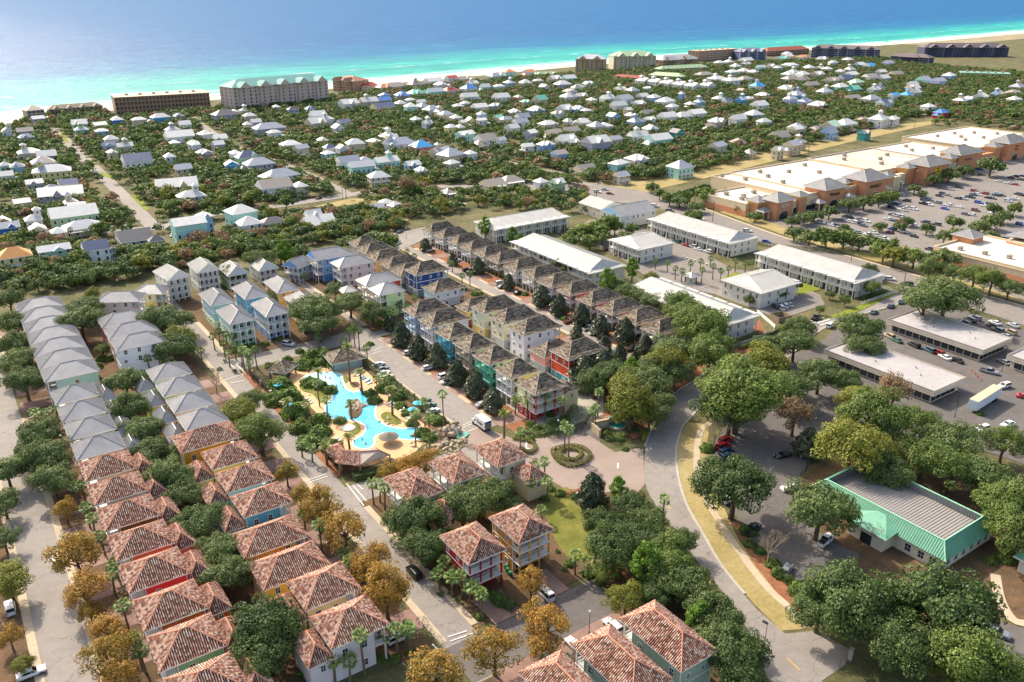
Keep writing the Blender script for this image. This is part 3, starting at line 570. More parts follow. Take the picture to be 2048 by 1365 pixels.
def house(x0, x1, y0, y1, ze, rise, roof, walls, porch=('+x', 2.6, 3, False), label='', ov=0.6, trim=None, e0=None, e1=None, wing=None, group=None, colc=None, railc=None, winside=('+x', '-x', '+y', '-y'), fl=0, flh=0, name='house', dens=1.0, rng_=None, glassc=None, porch_floors=None, gab=None):
    """Two- or three-storey house under one roof rectangle x0..x1, y0..y1 (eave lines)."""
    cx, cy = (x0 + x1) / 2, (y0 + y1) / 2; L, W = x1 - x0, y1 - y0; rd = random.Random(int(cx * 13 + cy * 7))
    h = root(name, cx, cy, 0, 0, label, 'house', group)
    nf = 3 if ze > 8 else 2; fh = ze / nf; tr = trim or WHITE
    wx0, wx1, wy0, wy1 = -L / 2 + ov, L / 2 - ov, -W / 2 + ov, W / 2 - ov
    bx0, bx1, by0, by1 = wx0, wx1, wy0, wy1
    if porch:
        pd, dep, nb, arch = porch
        if pd == '+x': bx1 -= dep
        elif pd == '-x': bx0 += dep
        elif pd == '+y': by1 -= dep
        else: by0 += dep
    wl = [walls] if isinstance(walls, str) else list(walls)
    zs = [0, ze] if len(wl) == 1 else ([0, fh, ze] if len(wl) == 2 else [0, fh, fh * 2, ze])
    for i, c in enumerate(wl):
        m = MB(); m.box(bx0, bx1, by0, by1, zs[i], zs[i + 1], cap=False, bot=False); link('wall' if i or len(wl) == 1 else 'ground_floor_wall', m.mesh('wall'), [wallm(c)], h)
    t = MB(); e = 0.06
    for k in range(1, nf):
        z = fh * k
        t.box(bx0 - e, bx1 + e, by0 - e, by0, z - 0.12, z + 0.12); t.box(bx0 - e, bx1 + e, by1, by1 + e, z - 0.12, z + 0.12)
        t.box(bx0 - e, bx0, by0, by1, z - 0.12, z + 0.12); t.box(bx1, bx1 + e, by0, by1, z - 0.12, z + 0.12)
    e = 0.05
    for (a, b) in ((bx0, by0), (bx1, by0), (bx1, by1), (bx0, by1)): t.box(a - e - 0.02, a + e + 0.02, b - e - 0.02, b + e + 0.02, 0, ze - 0.02, bot=False)
    link('trim', t.mesh('trim'), [tr], h)
    gl = glassc or GLASS
    for d in ('-y', '-x', '+y', '+x'):
        if d not in winside: continue
        dx, dy, rz = DIRS[d]; isp = porch and porch[0] == d
        if dx: wx, lo, hi = (bx1 if dx > 0 else bx0), by0, by1
        else: wx, lo, hi = (by1 if dy > 0 else by0), bx0, bx1
        span = hi - lo
        for k in range(nf):
            n = porch[2] if isp else max(1, int(round(span / 3.6 * dens)))
            for i in range(n):
                if not isp and rd.random() < 0.22: continue
                p = lo + span * (i + 0.5) / n + (0 if isp else rd.uniform(-0.5, 0.5)); zz = fh * k + (0.15 if isp and k else (0.95 if not isp else 0.6))
                wd, hh = (1.3, fh * 0.68) if isp else rd.choice([(0.95, 1.5), (0.9, 1.3), (0.8, 0.9)] if k else [(0.95, 1.5), (1.1, 1.3)])
                x, y = (wx, p) if dx else (p, wx)
                add_window(h, x + dx * 0.02, y + dy * 0.02, zz, rz, wd, hh, tr, 'porch_door' if isp and k and i == 1 else 'window', gl)
    if porch:
        pd, dep, nb, arch = porch; dx, dy, rz = DIRS[pd]
        cm = colc or tr; rm = railc or tr
        pl = W - 2 * ov if dx else L - 2 * ov; out = (L / 2 - ov) if dx else (W / 2 - ov)
        # porch frame: origin at the outer edge centre, local x outward, local y along
        pr = link('porch', None, parent=h, loc=(dx * out, dy * out, 0), rz=rz)
        pf = range(1, nf) if porch_floors is None else porch_floors
        for k in pf:
            m = cached(('pfl', round(pl, 2), dep), lambda: (lambda b: (b.box(-dep, 0.1, -pl / 2 - 0.05, pl / 2 + 0.05, -0.2, 0.02), b.mesh('porch_floor'))[1])(MB()))
            link('porch_floor', m, [tr], pr, (0, 0, fh * k))
        for i in range(nb + 1):
            y = -pl / 2 + 0.16 + (pl - 0.32) * i / nb; link('column', col_mesh(ze - 0.02, 0.28), [cm], pr, (-0.16, y, 0))
        bl = (pl - 0.32) / nb - 0.28
        for k in range(0, nf):
            for i in range(nb):
                y = -pl / 2 + 0.16 + (pl - 0.32) * i / nb + 0.14
                if k in pf: link('railing', rail_mesh(bl), [rm], pr, (-0.16, y, fh * k + 0.02), math.pi / 2)
                if arch and (k > 0 or arch == 2): link('arch', arch_mesh(bl, fh - 0.2, min(1.0, bl / 2)), [cm], pr, (-0.16, y, fh * k), math.pi / 2)
            if k in pf:
                for sy in (-1, 1): link('railing', rail_mesh(dep - 0.3), [rm], pr, (-dep, sy * (pl / 2 - 0.12), fh * k + 0.02))
    add_roof(h, 0, 0, ze, L, W, rise, roof, fl, flh, e0, e1, gabmat=gab)
    if wing:
        for (ax0, ax1, ay0, ay1, wze, wr) in wing:
            lx, ly = (ax0 + ax1) / 2 - cx, (ay0 + ay1) / 2 - cy; l2, w2 = ax1 - ax0, ay1 - ay0
            m = MB(); m.box(lx - l2 / 2 + 0.4, lx + l2 / 2 - 0.4, ly - w2 / 2 + 0.4, ly + w2 / 2 - 0.4, 0, wze, cap=False, bot=False); link('wing_wall', m.mesh('wing_wall'), [wallm(wl[-1])], h)
            add_roof(h, lx, ly, wze, l2, w2, wr, roof, 0, 0, name='wing_roof')
            add_window(h, lx + 0.3, ly - w2 / 2 + 0.38, wze - 2.2, -math.pi / 2, 0.8, 1.2, tr)
    return h
# ------------------------------------------------------------------ plants
def leaf_cards(centres, normals, size, asp=0.62, up=0.35):
    n = len(centres); nr = normals + rng.normal(0, 0.55, (n, 3)); nr[:, 2] += up; nr /= np.linalg.norm(nr, axis=1)[:, None] + 1e-9
    a = np.cross(nr, rng.normal(0, 1, (n, 3))); a /= np.linalg.norm(a, axis=1)[:, None] + 1e-9; b = np.cross(nr, a)
    s = (size * rng.uniform(0.6, 1.35, n))[:, None]
    v = np.stack([centres + a * s, centres + b * s * asp, centres - a * s, centres - b * s * asp], 1).reshape(-1, 3)
    return v, np.arange(n * 4).reshape(-1, 4)
def crown_mesh(name, kind, nleaf, size, seed):
    """Crown of unit radius around 0; z from about -0.6 to 0.8."""
    global rng; rng = np.random.default_rng(seed); C, Nn = [], []
    if kind in ('round', 'wide', 'orange'):
        nc = 70; fz = {'round': 0.82, 'wide': 0.6, 'orange': 0.95}[kind]
        d = rng.normal(0, 1, (nc, 3)); d /= np.linalg.norm(d, axis=1)[:, None]; d[:, 2] = np.where(d[:, 2] < -0.35, -d[:, 2] * 0.8, d[:, 2])
        lob = 1 + 0.22 * np.sin(d[:, 0] * 3.1 + seed) * np.cos(d[:, 1] * 2.7 + seed * 2) + rng.normal(0, 0.07, nc)
        cc = d * (rng.uniform(0.45, 0.9, nc) ** 0.7 * lob)[:, None] * [1, 1, fz]; cr = rng.uniform(0.16, 0.32, nc)
        k = rng.choice(nc, nleaf, p=cr ** 2 / (cr ** 2).sum()); o = rng.normal(0, 1, (nleaf, 3)); o /= np.linalg.norm(o, axis=1)[:, None]
        c = cc[k] + o * (cr[k] * rng.uniform(0.55, 1.05, nleaf) ** 0.5)[:, None] * [1, 1, 0.75]
        nrm = o * 0.7 + c / (np.linalg.norm(c, axis=1)[:, None] + .1) * 0.5
    elif kind == 'cone':
        z = rng.uniform(0, 1, nleaf) ** 1.35; ang = rng.uniform(0, 2 * math.pi, nleaf)
        rr = (1 - z) ** 0.5 * (0.5 + 0.5 * np.minimum(1, z * 5)) * 0.72 * (1 + 0.25 * np.sin(ang * 3 + z * 9 + seed) + 0.15 * np.sin(ang * 7 - z * 17)) * rng.uniform(0.55, 1.05, nleaf) ** 0.5 + 0.03
        c = np.stack([rr * np.cos(ang), rr * np.sin(ang), z * 1.45 - 0.72], 1); nrm = np.stack([np.cos(ang), np.sin(ang), np.full(nleaf, 0.35)], 1)
    elif kind == 'pine':
        nc = 46; z = rng.uniform(-0.7, 0.95, nc); ang = rng.uniform(0, 6.28, nc); rr = np.clip(0.75 - 0.45 * np.abs(z - 0.1) - 0.25 * np.maximum(z, 0), 0.05, 1) * rng.uniform(0.5, 1.05, nc)
        cc = np.stack([rr * np.cos(ang), rr * np.sin(ang), z], 1); cr = rng.uniform(0.13, 0.24, nc); k = rng.integers(0, nc, nleaf); o = rng.normal(0, 1, (nleaf, 3)); o /= np.linalg.norm(o, axis=1)[:, None]
        c = cc[k] + o * (cr[k] * rng.uniform(0.4, 1, nleaf))[:, None]; nrm = o
    elif kind == 'bush':
        o = rng.normal(0, 1, (nleaf, 3)); o /= np.linalg.norm(o, axis=1)[:, None]; o[:, 2] = np.abs(o[:, 2]) * 1.0 - 0.15
        lob = 1 + 0.16 * np.sin(o[:, 0] * 4 + seed) * np.sin(o[:, 1] * 5 + seed) + 0.1 * np.sin(o[:, 2] * 7 + o[:, 0] * 6)
        c = o * (lob * rng.uniform(0.72, 1.02, nleaf))[:, None] * [1, 1, 0.8]; nrm = o
    v, q = leaf_cards(c, nrm, size); return fast_mesh(name, v, q)
def trunk_mesh(kind, seed):
    rd = random.Random(seed); m = MB()
    if kind == 'bare':
        m.tube([(0, 0, -1), (0.02, 0, -0.6), (0, 0, -0.35)], [0.05, 0.04, 0.035], 6)
        def br(p, d, l, r, dep):
            q = p + d * l; m.tube([p, p + d * l * 0.5 + Vector((rd.uniform(-.04, .04), rd.uniform(-.04, .04), 0)), q], [r, r * 0.8, r * 0.55], 4 if dep > 1 else 3, cap=False)
            if dep > 0:
                for _ in range(3 if dep < 3 else 4):
                    dd = (d + Vector((rd.uniform(-.7, .7), rd.uniform(-.7, .7), rd.uniform(-.15, .5)))).normalized(); br(q, dd, l * rd.uniform(0.55, 0.8), r * 0.55, dep - 1)
        for k in range(6):
            a = k * 1.05 + rd.uniform(-.3, .3); br(Vector((0, 0, -0.4)), Vector((math.cos(a) * 0.6, math.sin(a) * 0.6, 0.8)).normalized(), 0.42, 0.02, 4)
        return m.mesh('trunk')
    low = {'round': -1.15, 'wide': -1.0, 'orange': -1.35, 'cone': -1.0, 'pine': -1.6}[kind]
    m.tube([(0, 0, low), (0.02, 0.01, low * 0.6), (rd.uniform(-.05, .05), rd.uniform(-.05, .05), -0.25), (0, 0, 0.55 if kind in ('cone', 'pine') else 0.2)], [0.085, 0.065, 0.05, 0.012], 7)
    if kind in ('round', 'wide', 'orange'):
        for k in range(7):
            a = k * 0.9 + rd.uniform(-.3, .3); l = rd.uniform(0.45, 0.75); z = rd.uniform(-.55, -.2)
            m.tube([(0, 0, z), (math.cos(a) * l * 0.5, math.sin(a) * l * 0.5, z + 0.25), (math.cos(a) * l, math.sin(a) * l, z + rd.uniform(0.35, 0.7))], [0.035, 0.025, 0.008], 5)
    return m.mesh('trunk')
SPEC = {  # name, crown kind, leaf material, height factor for the crown centre, leaves, size, variants, label
 'oak': ('oak_tree', 'wide', 'oak', 1.0, 13000, 0.034, 4, 'grey-green live oak'), 'dark': ('oak_tree', 'wide', 'dark', 1.0, 14000, 0.032, 3, 'dark green spreading oak'), 'green': ('shade_tree', 'round', 'green', 1.1, 12000, 0.034, 3, 'green leafy shade tree'),
 'lime': ('shade_tree', 'round', 'lime', 1.1, 11000, 0.034, 3, 'yellow-green shade tree'), 'orange': ('crepe_myrtle', 'orange', 'orange', 1.3, 5200, 0.042, 3, 'autumn orange crepe myrtle'), 'magn': ('magnolia_tree', 'cone', 'magnolia', 0.78, 5500, 0.05, 3, 'dark glossy magnolia'),
 'pine': ('pine_tree', 'pine', 'pine', 1.5, 9000, 0.038, 3, 'bright green pine'), 'bare': ('bare_tree', 'bare', None, 1.0, 0, 0, 3, 'leafless twiggy tree'), 'brown': ('crepe_myrtle', 'orange', 'brown', 1.2, 2600, 0.05, 2, 'brown thin-leaved tree'),
 'fardark': ('oak_tree', 'wide', 'dark', 0.8, 1300, 0.11, 4, 'dark evergreen tree'), 'faroak': ('oak_tree', 'wide', 'oak', 0.8, 1300, 0.11, 4, 'grey-green tree'), 'farlime': ('shade_tree', 'round', 'lime', 0.9, 1200, 0.11, 2, 'yellow-green tree'), 'fargreen': ('shade_tree', 'round', 'green', 0.9, 1200, 0.11, 3, 'green tree'), 'farbrown': ('bare_tree', 'round', 'brown', 0.9, 900, 0.09, 2, 'brown bare tree'),
}
def tree(kind, x, y, r, hf=None, label=None, group=None, cut=None):
    nm, ck, lf, h, nl, sz, nv, lb = SPEC[kind]; rd = random.Random(int(x * 31 + y * 17)); v = rd.randrange(nv); h = (hf or h) * r
    base = {'round': 1.15, 'wide': 1.0, 'orange': 1.35, 'cone': 1.0, 'pine': 1.6, 'bare': 1.0}[ck]
    t = root(nm, x, y, 0, rd.uniform(0, 6.28), label or lb, 'tree', group or lb + ' group', label is None)
    sz_ = h / base if h < base * r else r
    tm = cached(('trunk', ck, v), lambda: trunk_mesh(ck, v + 3)); link('trunk', tm, [LEAF['twig'] if ck == 'bare' else BARK], t, (0, 0, h), 0, (r, r, max(h / base, r * 0.7) if ck != 'bare' else h))
    if nl:
        cm = cached(('crown', ck, nl, v), lambda: crown_mesh('crown', ck, nl, sz, v * 7 + nl)); link('crown', cm, [LEAF[lf]], t, (0, 0, h), 0, (r, r * rd.uniform(0.88, 1.1), r * rd.uniform(0.9, 1.15)))
    return t
def shrub(x, y, r, leaf='shrub', label=None, z=0.0, hz=1.0, name='shrub', lb='green shrub'):
    rd = random.Random(int(x * 31 + y * 17)); v = rd.randrange(4)
    cm = cached(('bush', v), lambda: crown_mesh('shrub', 'bush', 1100, 0.11, v + 40)); o = link(name, cm, [LEAF[leaf]], None, (x, y, z + r * 0.12), rd.uniform(0, 6.28), (r, r, r * hz))
    return tag(o, label or lb, 'shrub', (lb + ' group') if label is None else None, label is None)
def hedge(pts, wd, h, leaf='hedge', closed=False, label='clipped hedge', name='hedge', auto=False, dens=55):
    line = smooth_line(pts, 4, closed) if len(pts) > 2 else pts; C, Nn = [], []; m = len(line); r_ = random.Random(int(pts[0][0] * 9))
    for i in range(m if closed else m - 1):
        a, b = Vector(line[i]), Vector(line[(i + 1) % m]); L = (b - a).length; n_ = Vector((-(b - a).y, (b - a).x)) / (L or 1); cnt = int(L * (wd + 2 * h) * dens)
        for _ in range(cnt):
            t = r_.random(); s = r_.uniform(-wd / 2 - h, wd / 2 + h); p = a + (b - a) * t
            if abs(s) <= wd / 2: q = p + n_ * s; C.append((q.x, q.y, h + r_.uniform(-.12, .08))); Nn.append((0, 0, 1))
            else: sg = 1 if s > 0 else -1; q = p + n_ * sg * (wd / 2 + r_.uniform(-.1, .08)); C.append((q.x, q.y, abs(s) - wd / 2)); Nn.append((n_.x * sg, n_.y * sg, 0.2))
    v, q = leaf_cards(np.array(C), np.array(Nn), 0.14); o = link(name, fast_mesh(name, v, q), [LEAF[leaf]]); return tag(o, label, 'hedge', None, auto)
def fan_frond(m, base, az, el, l, n=9, rad=0.75):
    d = Vector((math.cos(az) * math.cos(el), math.sin(az) * math.cos(el), math.sin(el))); p = base + d * l * 0.45; side = Vector((-math.sin(az), math.cos(az), 0)); up = side.cross(d) * -1
    m.add([base + side * 0.02, base - side * 0.02, p - side * 0.02, p + side * 0.02], [(0, 1, 2, 3)])
    for k in range(n):
        a = -1.45 + 2.9 * (k + 0.5) / n; dd = (d * math.cos(a) + side * math.sin(a)); w_ = 1.5 / n
        e = p + dd * l * 0.55 * rad * (1.15 - 0.2 * abs(a)) + Vector((0, 0, -0.22 * l * (0.4 + abs(math.sin(a)) * 0.4)))
        s2 = (side * math.cos(a) - d * math.sin(a)); mid = p + (e - p) * 0.55 + Vector((0, 0, 0.05 * l))
        m.add([p, mid + s2 * w_ * l * 0.25, e, mid - s2 * w_ * l * 0.25], [(0, 1, 2, 3)])
def pinnate(m, az, el, l, n=14):
    base = Vector((0, 0, 0)); d = Vector((math.cos(az), math.sin(az), 0)); side = Vector((-math.sin(az), math.cos(az), 0)); pts = []
    for i in range(n + 1):
        t = i / n; pts.append(d * (math.cos(el) * l * t * (1 - 0.12 * t * t)) + Vector((0, 0, math.sin(el) * l * t - 0.62 * l * t * t)))
    m.tube(pts, [0.05 * (1 - 0.8 * i / n) for i in range(n + 1)], 3, cap=False)
    for i in range(2, n + 1):
        p = pts[i]; t = i / n; ll = l * 0.17 * math.sin(min(1, t * 1.15 + 0.12) * 3.0) + 0.12; f = (pts[i] - pts[i - 1]).normalized()
        for s in (-1, 1):
            e = p + (side * s * 0.85 + f * 0.55).normalized() * ll + Vector((0, 0, -0.12 * ll)); m.add([p - f * 0.05, p + f * 0.08, e], [(0, 1, 2)] if s > 0 else [(1, 0, 2)])
def frond_mesh(kind, v):
    def mk():
        rd = random.Random(v + 5); m = MB()
        if kind == 'fan': fan_frond(m, Vector((0, 0, 0)), 0, 0, 1.9, 9)
        else: pinnate(m, 0, R(48), 3.3, 15)
        return m.mesh('frond')
    return cached(('frond', kind, v), mk)
def palm_crown(kind, v, n):
    def mk():
        rd = random.Random(v + 11); m = MB()
        for i in range(n):
            az = i * 2.39996 + rd.uniform(-.2, .2); t = (i + 0.5) / n
            if kind == 'fan': fan_frond(m, Vector((0, 0, 0)), az, R(75 - 115 * t + rd.uniform(-10, 10)), rd.uniform(1.6, 2.1), 7)
            else: pinnate(m, az, R(85 - 80 * t), rd.uniform(2.8, 3.5), 10)
        return m.mesh('crown')
    return cached(('pcrown', kind, v, n), mk)
def palm(x, y, h, kind='sabal', near=False, label=None, s=1.0, z=0.0, group=None):
    rd = random.Random(int(x * 37 + y * 11)); v = rd.randrange(3); fk = 'pin' if kind == 'date' else 'fan'
    lb = {'sabal': 'sabal palm with fan fronds', 'wash': 'tall slim fan palm', 'date': 'date palm with arching feather fronds'}[kind]
    t = root('palm_tree', x, y, z, rd.uniform(0, 6.28), label or lb, 'palm tree', group or lb + ' group', label is None)
    def mk():
        m = MB(); lean = random.Random(v).uniform(-0.03, 0.05); r0 = {'sabal': 0.19, 'wash': 0.17, 'date': 0.3}[kind]
        m.tube([(lean * 6 * math.sin(k / 6 * 1.5), 0, k / 6) for k in range(7)], [r0 * (1.25 - 0.3 * min(1, k / 3)) * (1 + 0.06 * (k % 2)) for k in range(7)], 8); return m.mesh('trunk')
    link('trunk', cached(('ptrunk', kind, v), mk), [PALMBARK], t, None, 0, (1, 1, h))
    lx = random.Random(v).uniform(-0.03, 0.05) * 6 * math.sin(1.5); lm = [LEAF['date' if kind == 'date' else 'palm']]
    if near:
        n = 26 if fk == 'pin' else 22; fm = frond_mesh(fk, 0)
        for i in range(n):
            tt = (i + 0.5) / n; az = i * 2.39996 + rd.uniform(-.25, .25); o = link('frond', fm, lm, t, (lx, 0, h), 0, s * rd.uniform(0.85, 1.12))
            el = R(72 - 112 * tt + rd.uniform(-9, 9)) if fk == 'fan' else R(34 - 62 * tt + rd.uniform(-6, 6)); o.rotation_euler = (rd.uniform(-.2, .2), -el, az)
    else:
        link('crown', palm_crown(fk, v, 26 if fk == 'fan' else 22), lm, t, (lx, 0, h), 0, s)
    return t
def palm_clump(x, y, r, label=None, leaf='palm', n=10):
    """Low clump of palmetto fans on the ground."""
    rd = random.Random(int(x * 7 + y)); v = rd.randrange(2)
    def mk():
        m = MB(); r2 = random.Random(v + 90)
        for i in range(n * 3): fan_frond(m, Vector((r2.uniform(-.3, .3), r2.uniform(-.3, .3), 0.1)), r2.uniform(0, 6.28), R(r2.uniform(15, 80)), r2.uniform(0.8, 1.25), 7)
        return m.mesh('palmetto')
    o = link('palmetto', cached(('palmetto', v), mk), [LEAF[leaf]], None, (x, y, 0), rd.uniform(0, 6), r); return tag(o, label or 'low palmetto clump', 'palmetto', 'palmetto clumps', label is None)
def boulder(x, y, r, z=0.0, parent=None, label=None):
    rd = random.Random(int(x * 51 + y * 23)); v = rd.randrange(5)
    def mk():
        bm = bmesh.new(); bmesh.ops.create_icosphere(bm, subdivisions=2, radius=1); r2 = random.Random(v)
        pl = [(Vector((r2.gauss(0, 1), r2.gauss(0, 1), r2.gauss(0, 1))).normalized(), r2.uniform(0.62, 0.9)) for _ in range(9)]
        for q in bm.verts:
            for n_, d in pl:
                k = q.co.dot(n_) - d
                if k > 0: q.co -= n_ * k
            q.co += Vector((r2.uniform(-.03, .03), r2.uniform(-.03, .03), r2.uniform(-.03, .03)))
        me = bpy.data.meshes.new('boulder'); bm.to_mesh(me); bm.free(); return me
    o = link('boulder', cached(('boulder', v), mk), [ROCKM], parent, (x, y, z), rd.uniform(0, 6), (r * rd.uniform(.8, 1.25), r * rd.uniform(.7, 1.1), r * rd.uniform(.55, .9)))
    if parent is None: tag(o, label or 'tan landscape boulder', 'boulder', 'landscape boulders', label is None)
    return o
# ------------------------------------------------------------------ vehicles (local +x is forward)
CARS = {'sedan': (4.7, 1.82, 1.45), 'suv': (4.75, 1.92, 1.75), 'pickup': (5.6, 1.98, 1.85), 'van': (5.4, 2.0, 2.05), 'hatch': (4.2, 1.78, 1.5)}
def car_meshes(kind):
    L, W, H = CARS[kind]
    prof = {'sedan': ([(-.5, .55), (-.49, .92), (-.36, .98), (.16, .95), (.40, .86), (.49, .70), (.5, .45)], (-.36, -.24, .06, .21)), 'hatch': ([(-.5, .55), (-.49, .95), (-.44, 1.0), (.18, .98), (.42, .86), (.49, .7), (.5, .45)], (-.47, -.38, .04, .22)),
            'suv': ([(-.5, .6), (-.49, 1.05), (-.46, 1.1), (.2, 1.08), (.42, 1.0), (.49, .82), (.5, .5)], (-.48, -.43, .06, .22)), 'pickup': ([(-.5, .65), (-.495, 1.05), (-.14, 1.05), (.24, 1.12), (.43, 1.08), (.49, .9), (.5, .55)], (-.14, -.10, .10, .24)),
            'van': ([(-.5, .6), (-.495, 1.15), (-.48, 1.2), (.3, 1.15), (.44, 1.02), (.49, .8), (.5, .5)], (-.49, -.47, .2, .33))}[kind]
    top, (c0, c1, c2, c3) = prof; m = MB(); zb = 0.28; hw = W / 2
    st = []
    for x, z in top:
        k = 1 - 0.16 * max(0, abs(x) - 0.36) / 0.14; st.append([(x * L, -hw * k, zb + .12), (x * L, -hw * k, z * .78), (x * L, -hw * k * .9, z), (x * L, hw * k * .9, z), (x * L, hw * k, z * .78), (x * L, hw * k, zb + .12), (x * L, hw * k * .8, zb), (x * L, -hw * k * .8, zb)])
    n = 8; vs = [p for s in st for p in s]; fs = [(i * n + k, i * n + (k + 1) % n, (i + 1) * n + (k + 1) % n, (i + 1) * n + k) for i in range(len(st) - 1) for k in range(n)] + [tuple(range(n)), tuple(range(len(vs) - 1, len(vs) - 1 - n, -1))]
    m.add(vs, fs)
    def ztop(x):
        for (a, za), (b, zb_) in zip(top, top[1:]):
            if a <= x <= b: return za + (zb_ - za) * (x - a) / (b - a)
        return 1.0
    A = [(c0 * L, -hw * .86, ztop(c0) - .03), (c3 * L, -hw * .84, ztop(c3) - .03), (c3 * L, hw * .84, ztop(c3) - .03), (c0 * L, hw * .86, ztop(c0) - .03)]
    B = [(c1 * L, -hw * .70, H - .05), (c2 * L, -hw * .68, H - .05), (c2 * L, hw * .68, H - .05), (c1 * L, hw * .70, H - .05)]
    g = MB(); g.add(A + B, [(0, 1, 5, 4), (1, 2, 6, 5), (2, 3, 7, 6), (3, 0, 4, 7)])
    e = 0.03; Bt = [(x * 1.0 + (e if i in (1, 2) else -e), y * 1.05, z) for i, (x, y, z) in enumerate(B)]; Bu = [(x * 0.99, y * 0.9, H) for x, y, z in B]
    m.add(Bt + Bu, [(0, 1, 5, 4), (1, 2, 6, 5), (2, 3, 7, 6), (3, 0, 4, 7), (4, 5, 6, 7), (3, 2, 1, 0)])
    for i in range(4): m.tube([A[i], Bt[i]], [0.055, 0.045], 4)
    for s in (-1, 1):
        for fx in ((.0,) if kind != 'van' else (.08, -.2)):
            a = (fx * L, s * hw * .865, ztop(fx) - .03); b = (fx * L - .05, s * hw * .705, H - .04); m.tube([a, b], [0.05, 0.05], 4)
    if kind == 'pickup':
        m.box(-.485 * L, -.16 * L, -hw * .78, hw * .78, 1.06, 1.065)
    bedm = None
    w = MB(); w.tube([(0, -.11, 0), (0, .11, 0)], [.34, .34], 12); r_ = MB(); r_.tube([(0, -.12, 0), (0, .12, 0)], [.2, .2], 8)
    hl = MB(); hl.box(-.05, .04, -.17, .17, -.07, .07); hl2 = hl
    bed = MB(); 
    if kind == 'pickup': bed.box(-.475 * L, -.17 * L, -hw * .74, hw * .74, 1.067, 1.075)
    plate = [x.mesh(nm) for x, nm in ((m, 'body'), (g, 'glasshouse'), (w, 'wheel'), (r_, 'wheel_rim'), (hl, 'headlight'))] + [bed.mesh('cargo_bed') if bed.v else None]
    return plate
def car(x, y, rz, kind='sedan', col='#c9c9c9', label=None, detail=True, z=0.03, group=None):
    ms = cached(('car', kind), lambda: car_meshes(kind)); L, W, H = CARS[kind]
    nm = {'sedan': 'parked_car', 'hatch': 'parked_car', 'suv': 'sport_utility_car', 'pickup': 'pickup_truck', 'van': 'passenger_van'}[kind]
    cat = {'sedan': 'car', 'hatch': 'car', 'suv': 'car', 'pickup': 'pickup truck', 'van': 'van'}[kind]
    lb = f'{CNAME.get(col, "grey")} ' + {'sedan': 'saloon car', 'hatch': 'hatchback car', 'suv': 'sport utility car', 'pickup': 'pickup truck', 'van': 'van'}[kind]
    t = root(nm, x, y, z, rz, label or lb, cat, group or 'parked cars', label is None)
    pm = [carpaint(col)]; link('body', ms[0], pm, t); link('glasshouse', ms[1], [CARGLASS], t)
    for sx in (-.3, .31):
        for sy in (-1, 1):
            w_ = link('wheel', ms[2], [RUBBER], t, (sx * L, sy * (W / 2 - .12), .34))
            if detail: link('wheel_rim', ms[3], [CHROME], w_)
    if detail:
        for sy in (-1, 1): link('headlight', ms[4], [LAMPW], t, (L * .485, sy * W * .33, .74)); link('tail_light', ms[4], [LAMPR], t, (-L * .492, sy * W * .36, .86))
    if ms[5]: link('cargo_bed', ms[5], [BLACK], t)
    return t
CNAME = {'#cfcfcd': 'white', '#a9abad': 'silver', '#74777a': 'grey', '#45484c': 'charcoal', '#1b1c1e': 'black', '#8e1b1d': 'red', '#2c4a86': 'blue', '#24344c': 'navy', '#2f5a50': 'dark green', '#a58f72': 'tan', '#b8231f': 'bright red', '#1f3fa0': 'bright blue', '#5a1c20': 'maroon', '#3d5a63': 'teal grey'}
# ------------------------------------------------------------------ street furniture
def lamp(x, y, h=5.0, kind='globe', label=None, rz=0.0):
    t = root('street_lamp', x, y, 0, rz, label or {'globe': 'black street lamp with white globe', 'box': 'tall dark lamp post with box head', 'twin': 'tall pale lamp post with twin heads'}[kind], 'street lamp', 'street lamps', label is None)
    p = MB(); p.cyl(0, 0, 0, 0.6, 0.16, 0.12); p.cyl(0, 0, 0.6, h, 0.075, 0.05); link('pole', p.mesh('pole'), [BLACK if kind != 'twin' else CONCG], t)
    g = MB()
    if kind == 'globe': g.tube([(0, 0, h), (0, 0, h + .12), (0, 0, h + .4), (0, 0, h + .62)], [.08, .22, .24, .05], 10)
    elif kind == 'box': g.box(-.1, .9, -.22, .22, h - .1, h + .12)
    else: g.box(-1.1, -.3, -.2, .2, h, h + .15); g.box(.3, 1.1, -.2, .2, h, h + .15); g.box(-.3, .3, -.05, .05, h + .03, h + .1)
    link('lamp_head', g.mesh('lamp_head'), [LAMPW if kind == 'globe' else (BLACK if kind == 'box' else CONCG)], t); return t
def utility_pole(x, y, h=12, label=None, arm=True):
    t = root('utility_pole', x, y, 0, R(20), label or 'wooden utility pole', 'utility pole', 'utility poles', label is None)
    p = MB(); p.cyl(0, 0, 0, h, .17, .11); link('pole', p.mesh('pole'), [BARK], t)
    if arm: a = MB(); a.box(-1.1, 1.1, -.06, .06, h - 1, h - .85); [a.cyl(k, 0, h - .85, h - .6, .05) for k in (-1, -.4, .4, 1)]; link('cross_arm', a.mesh('cross_arm'), [BARK], t)
    return t
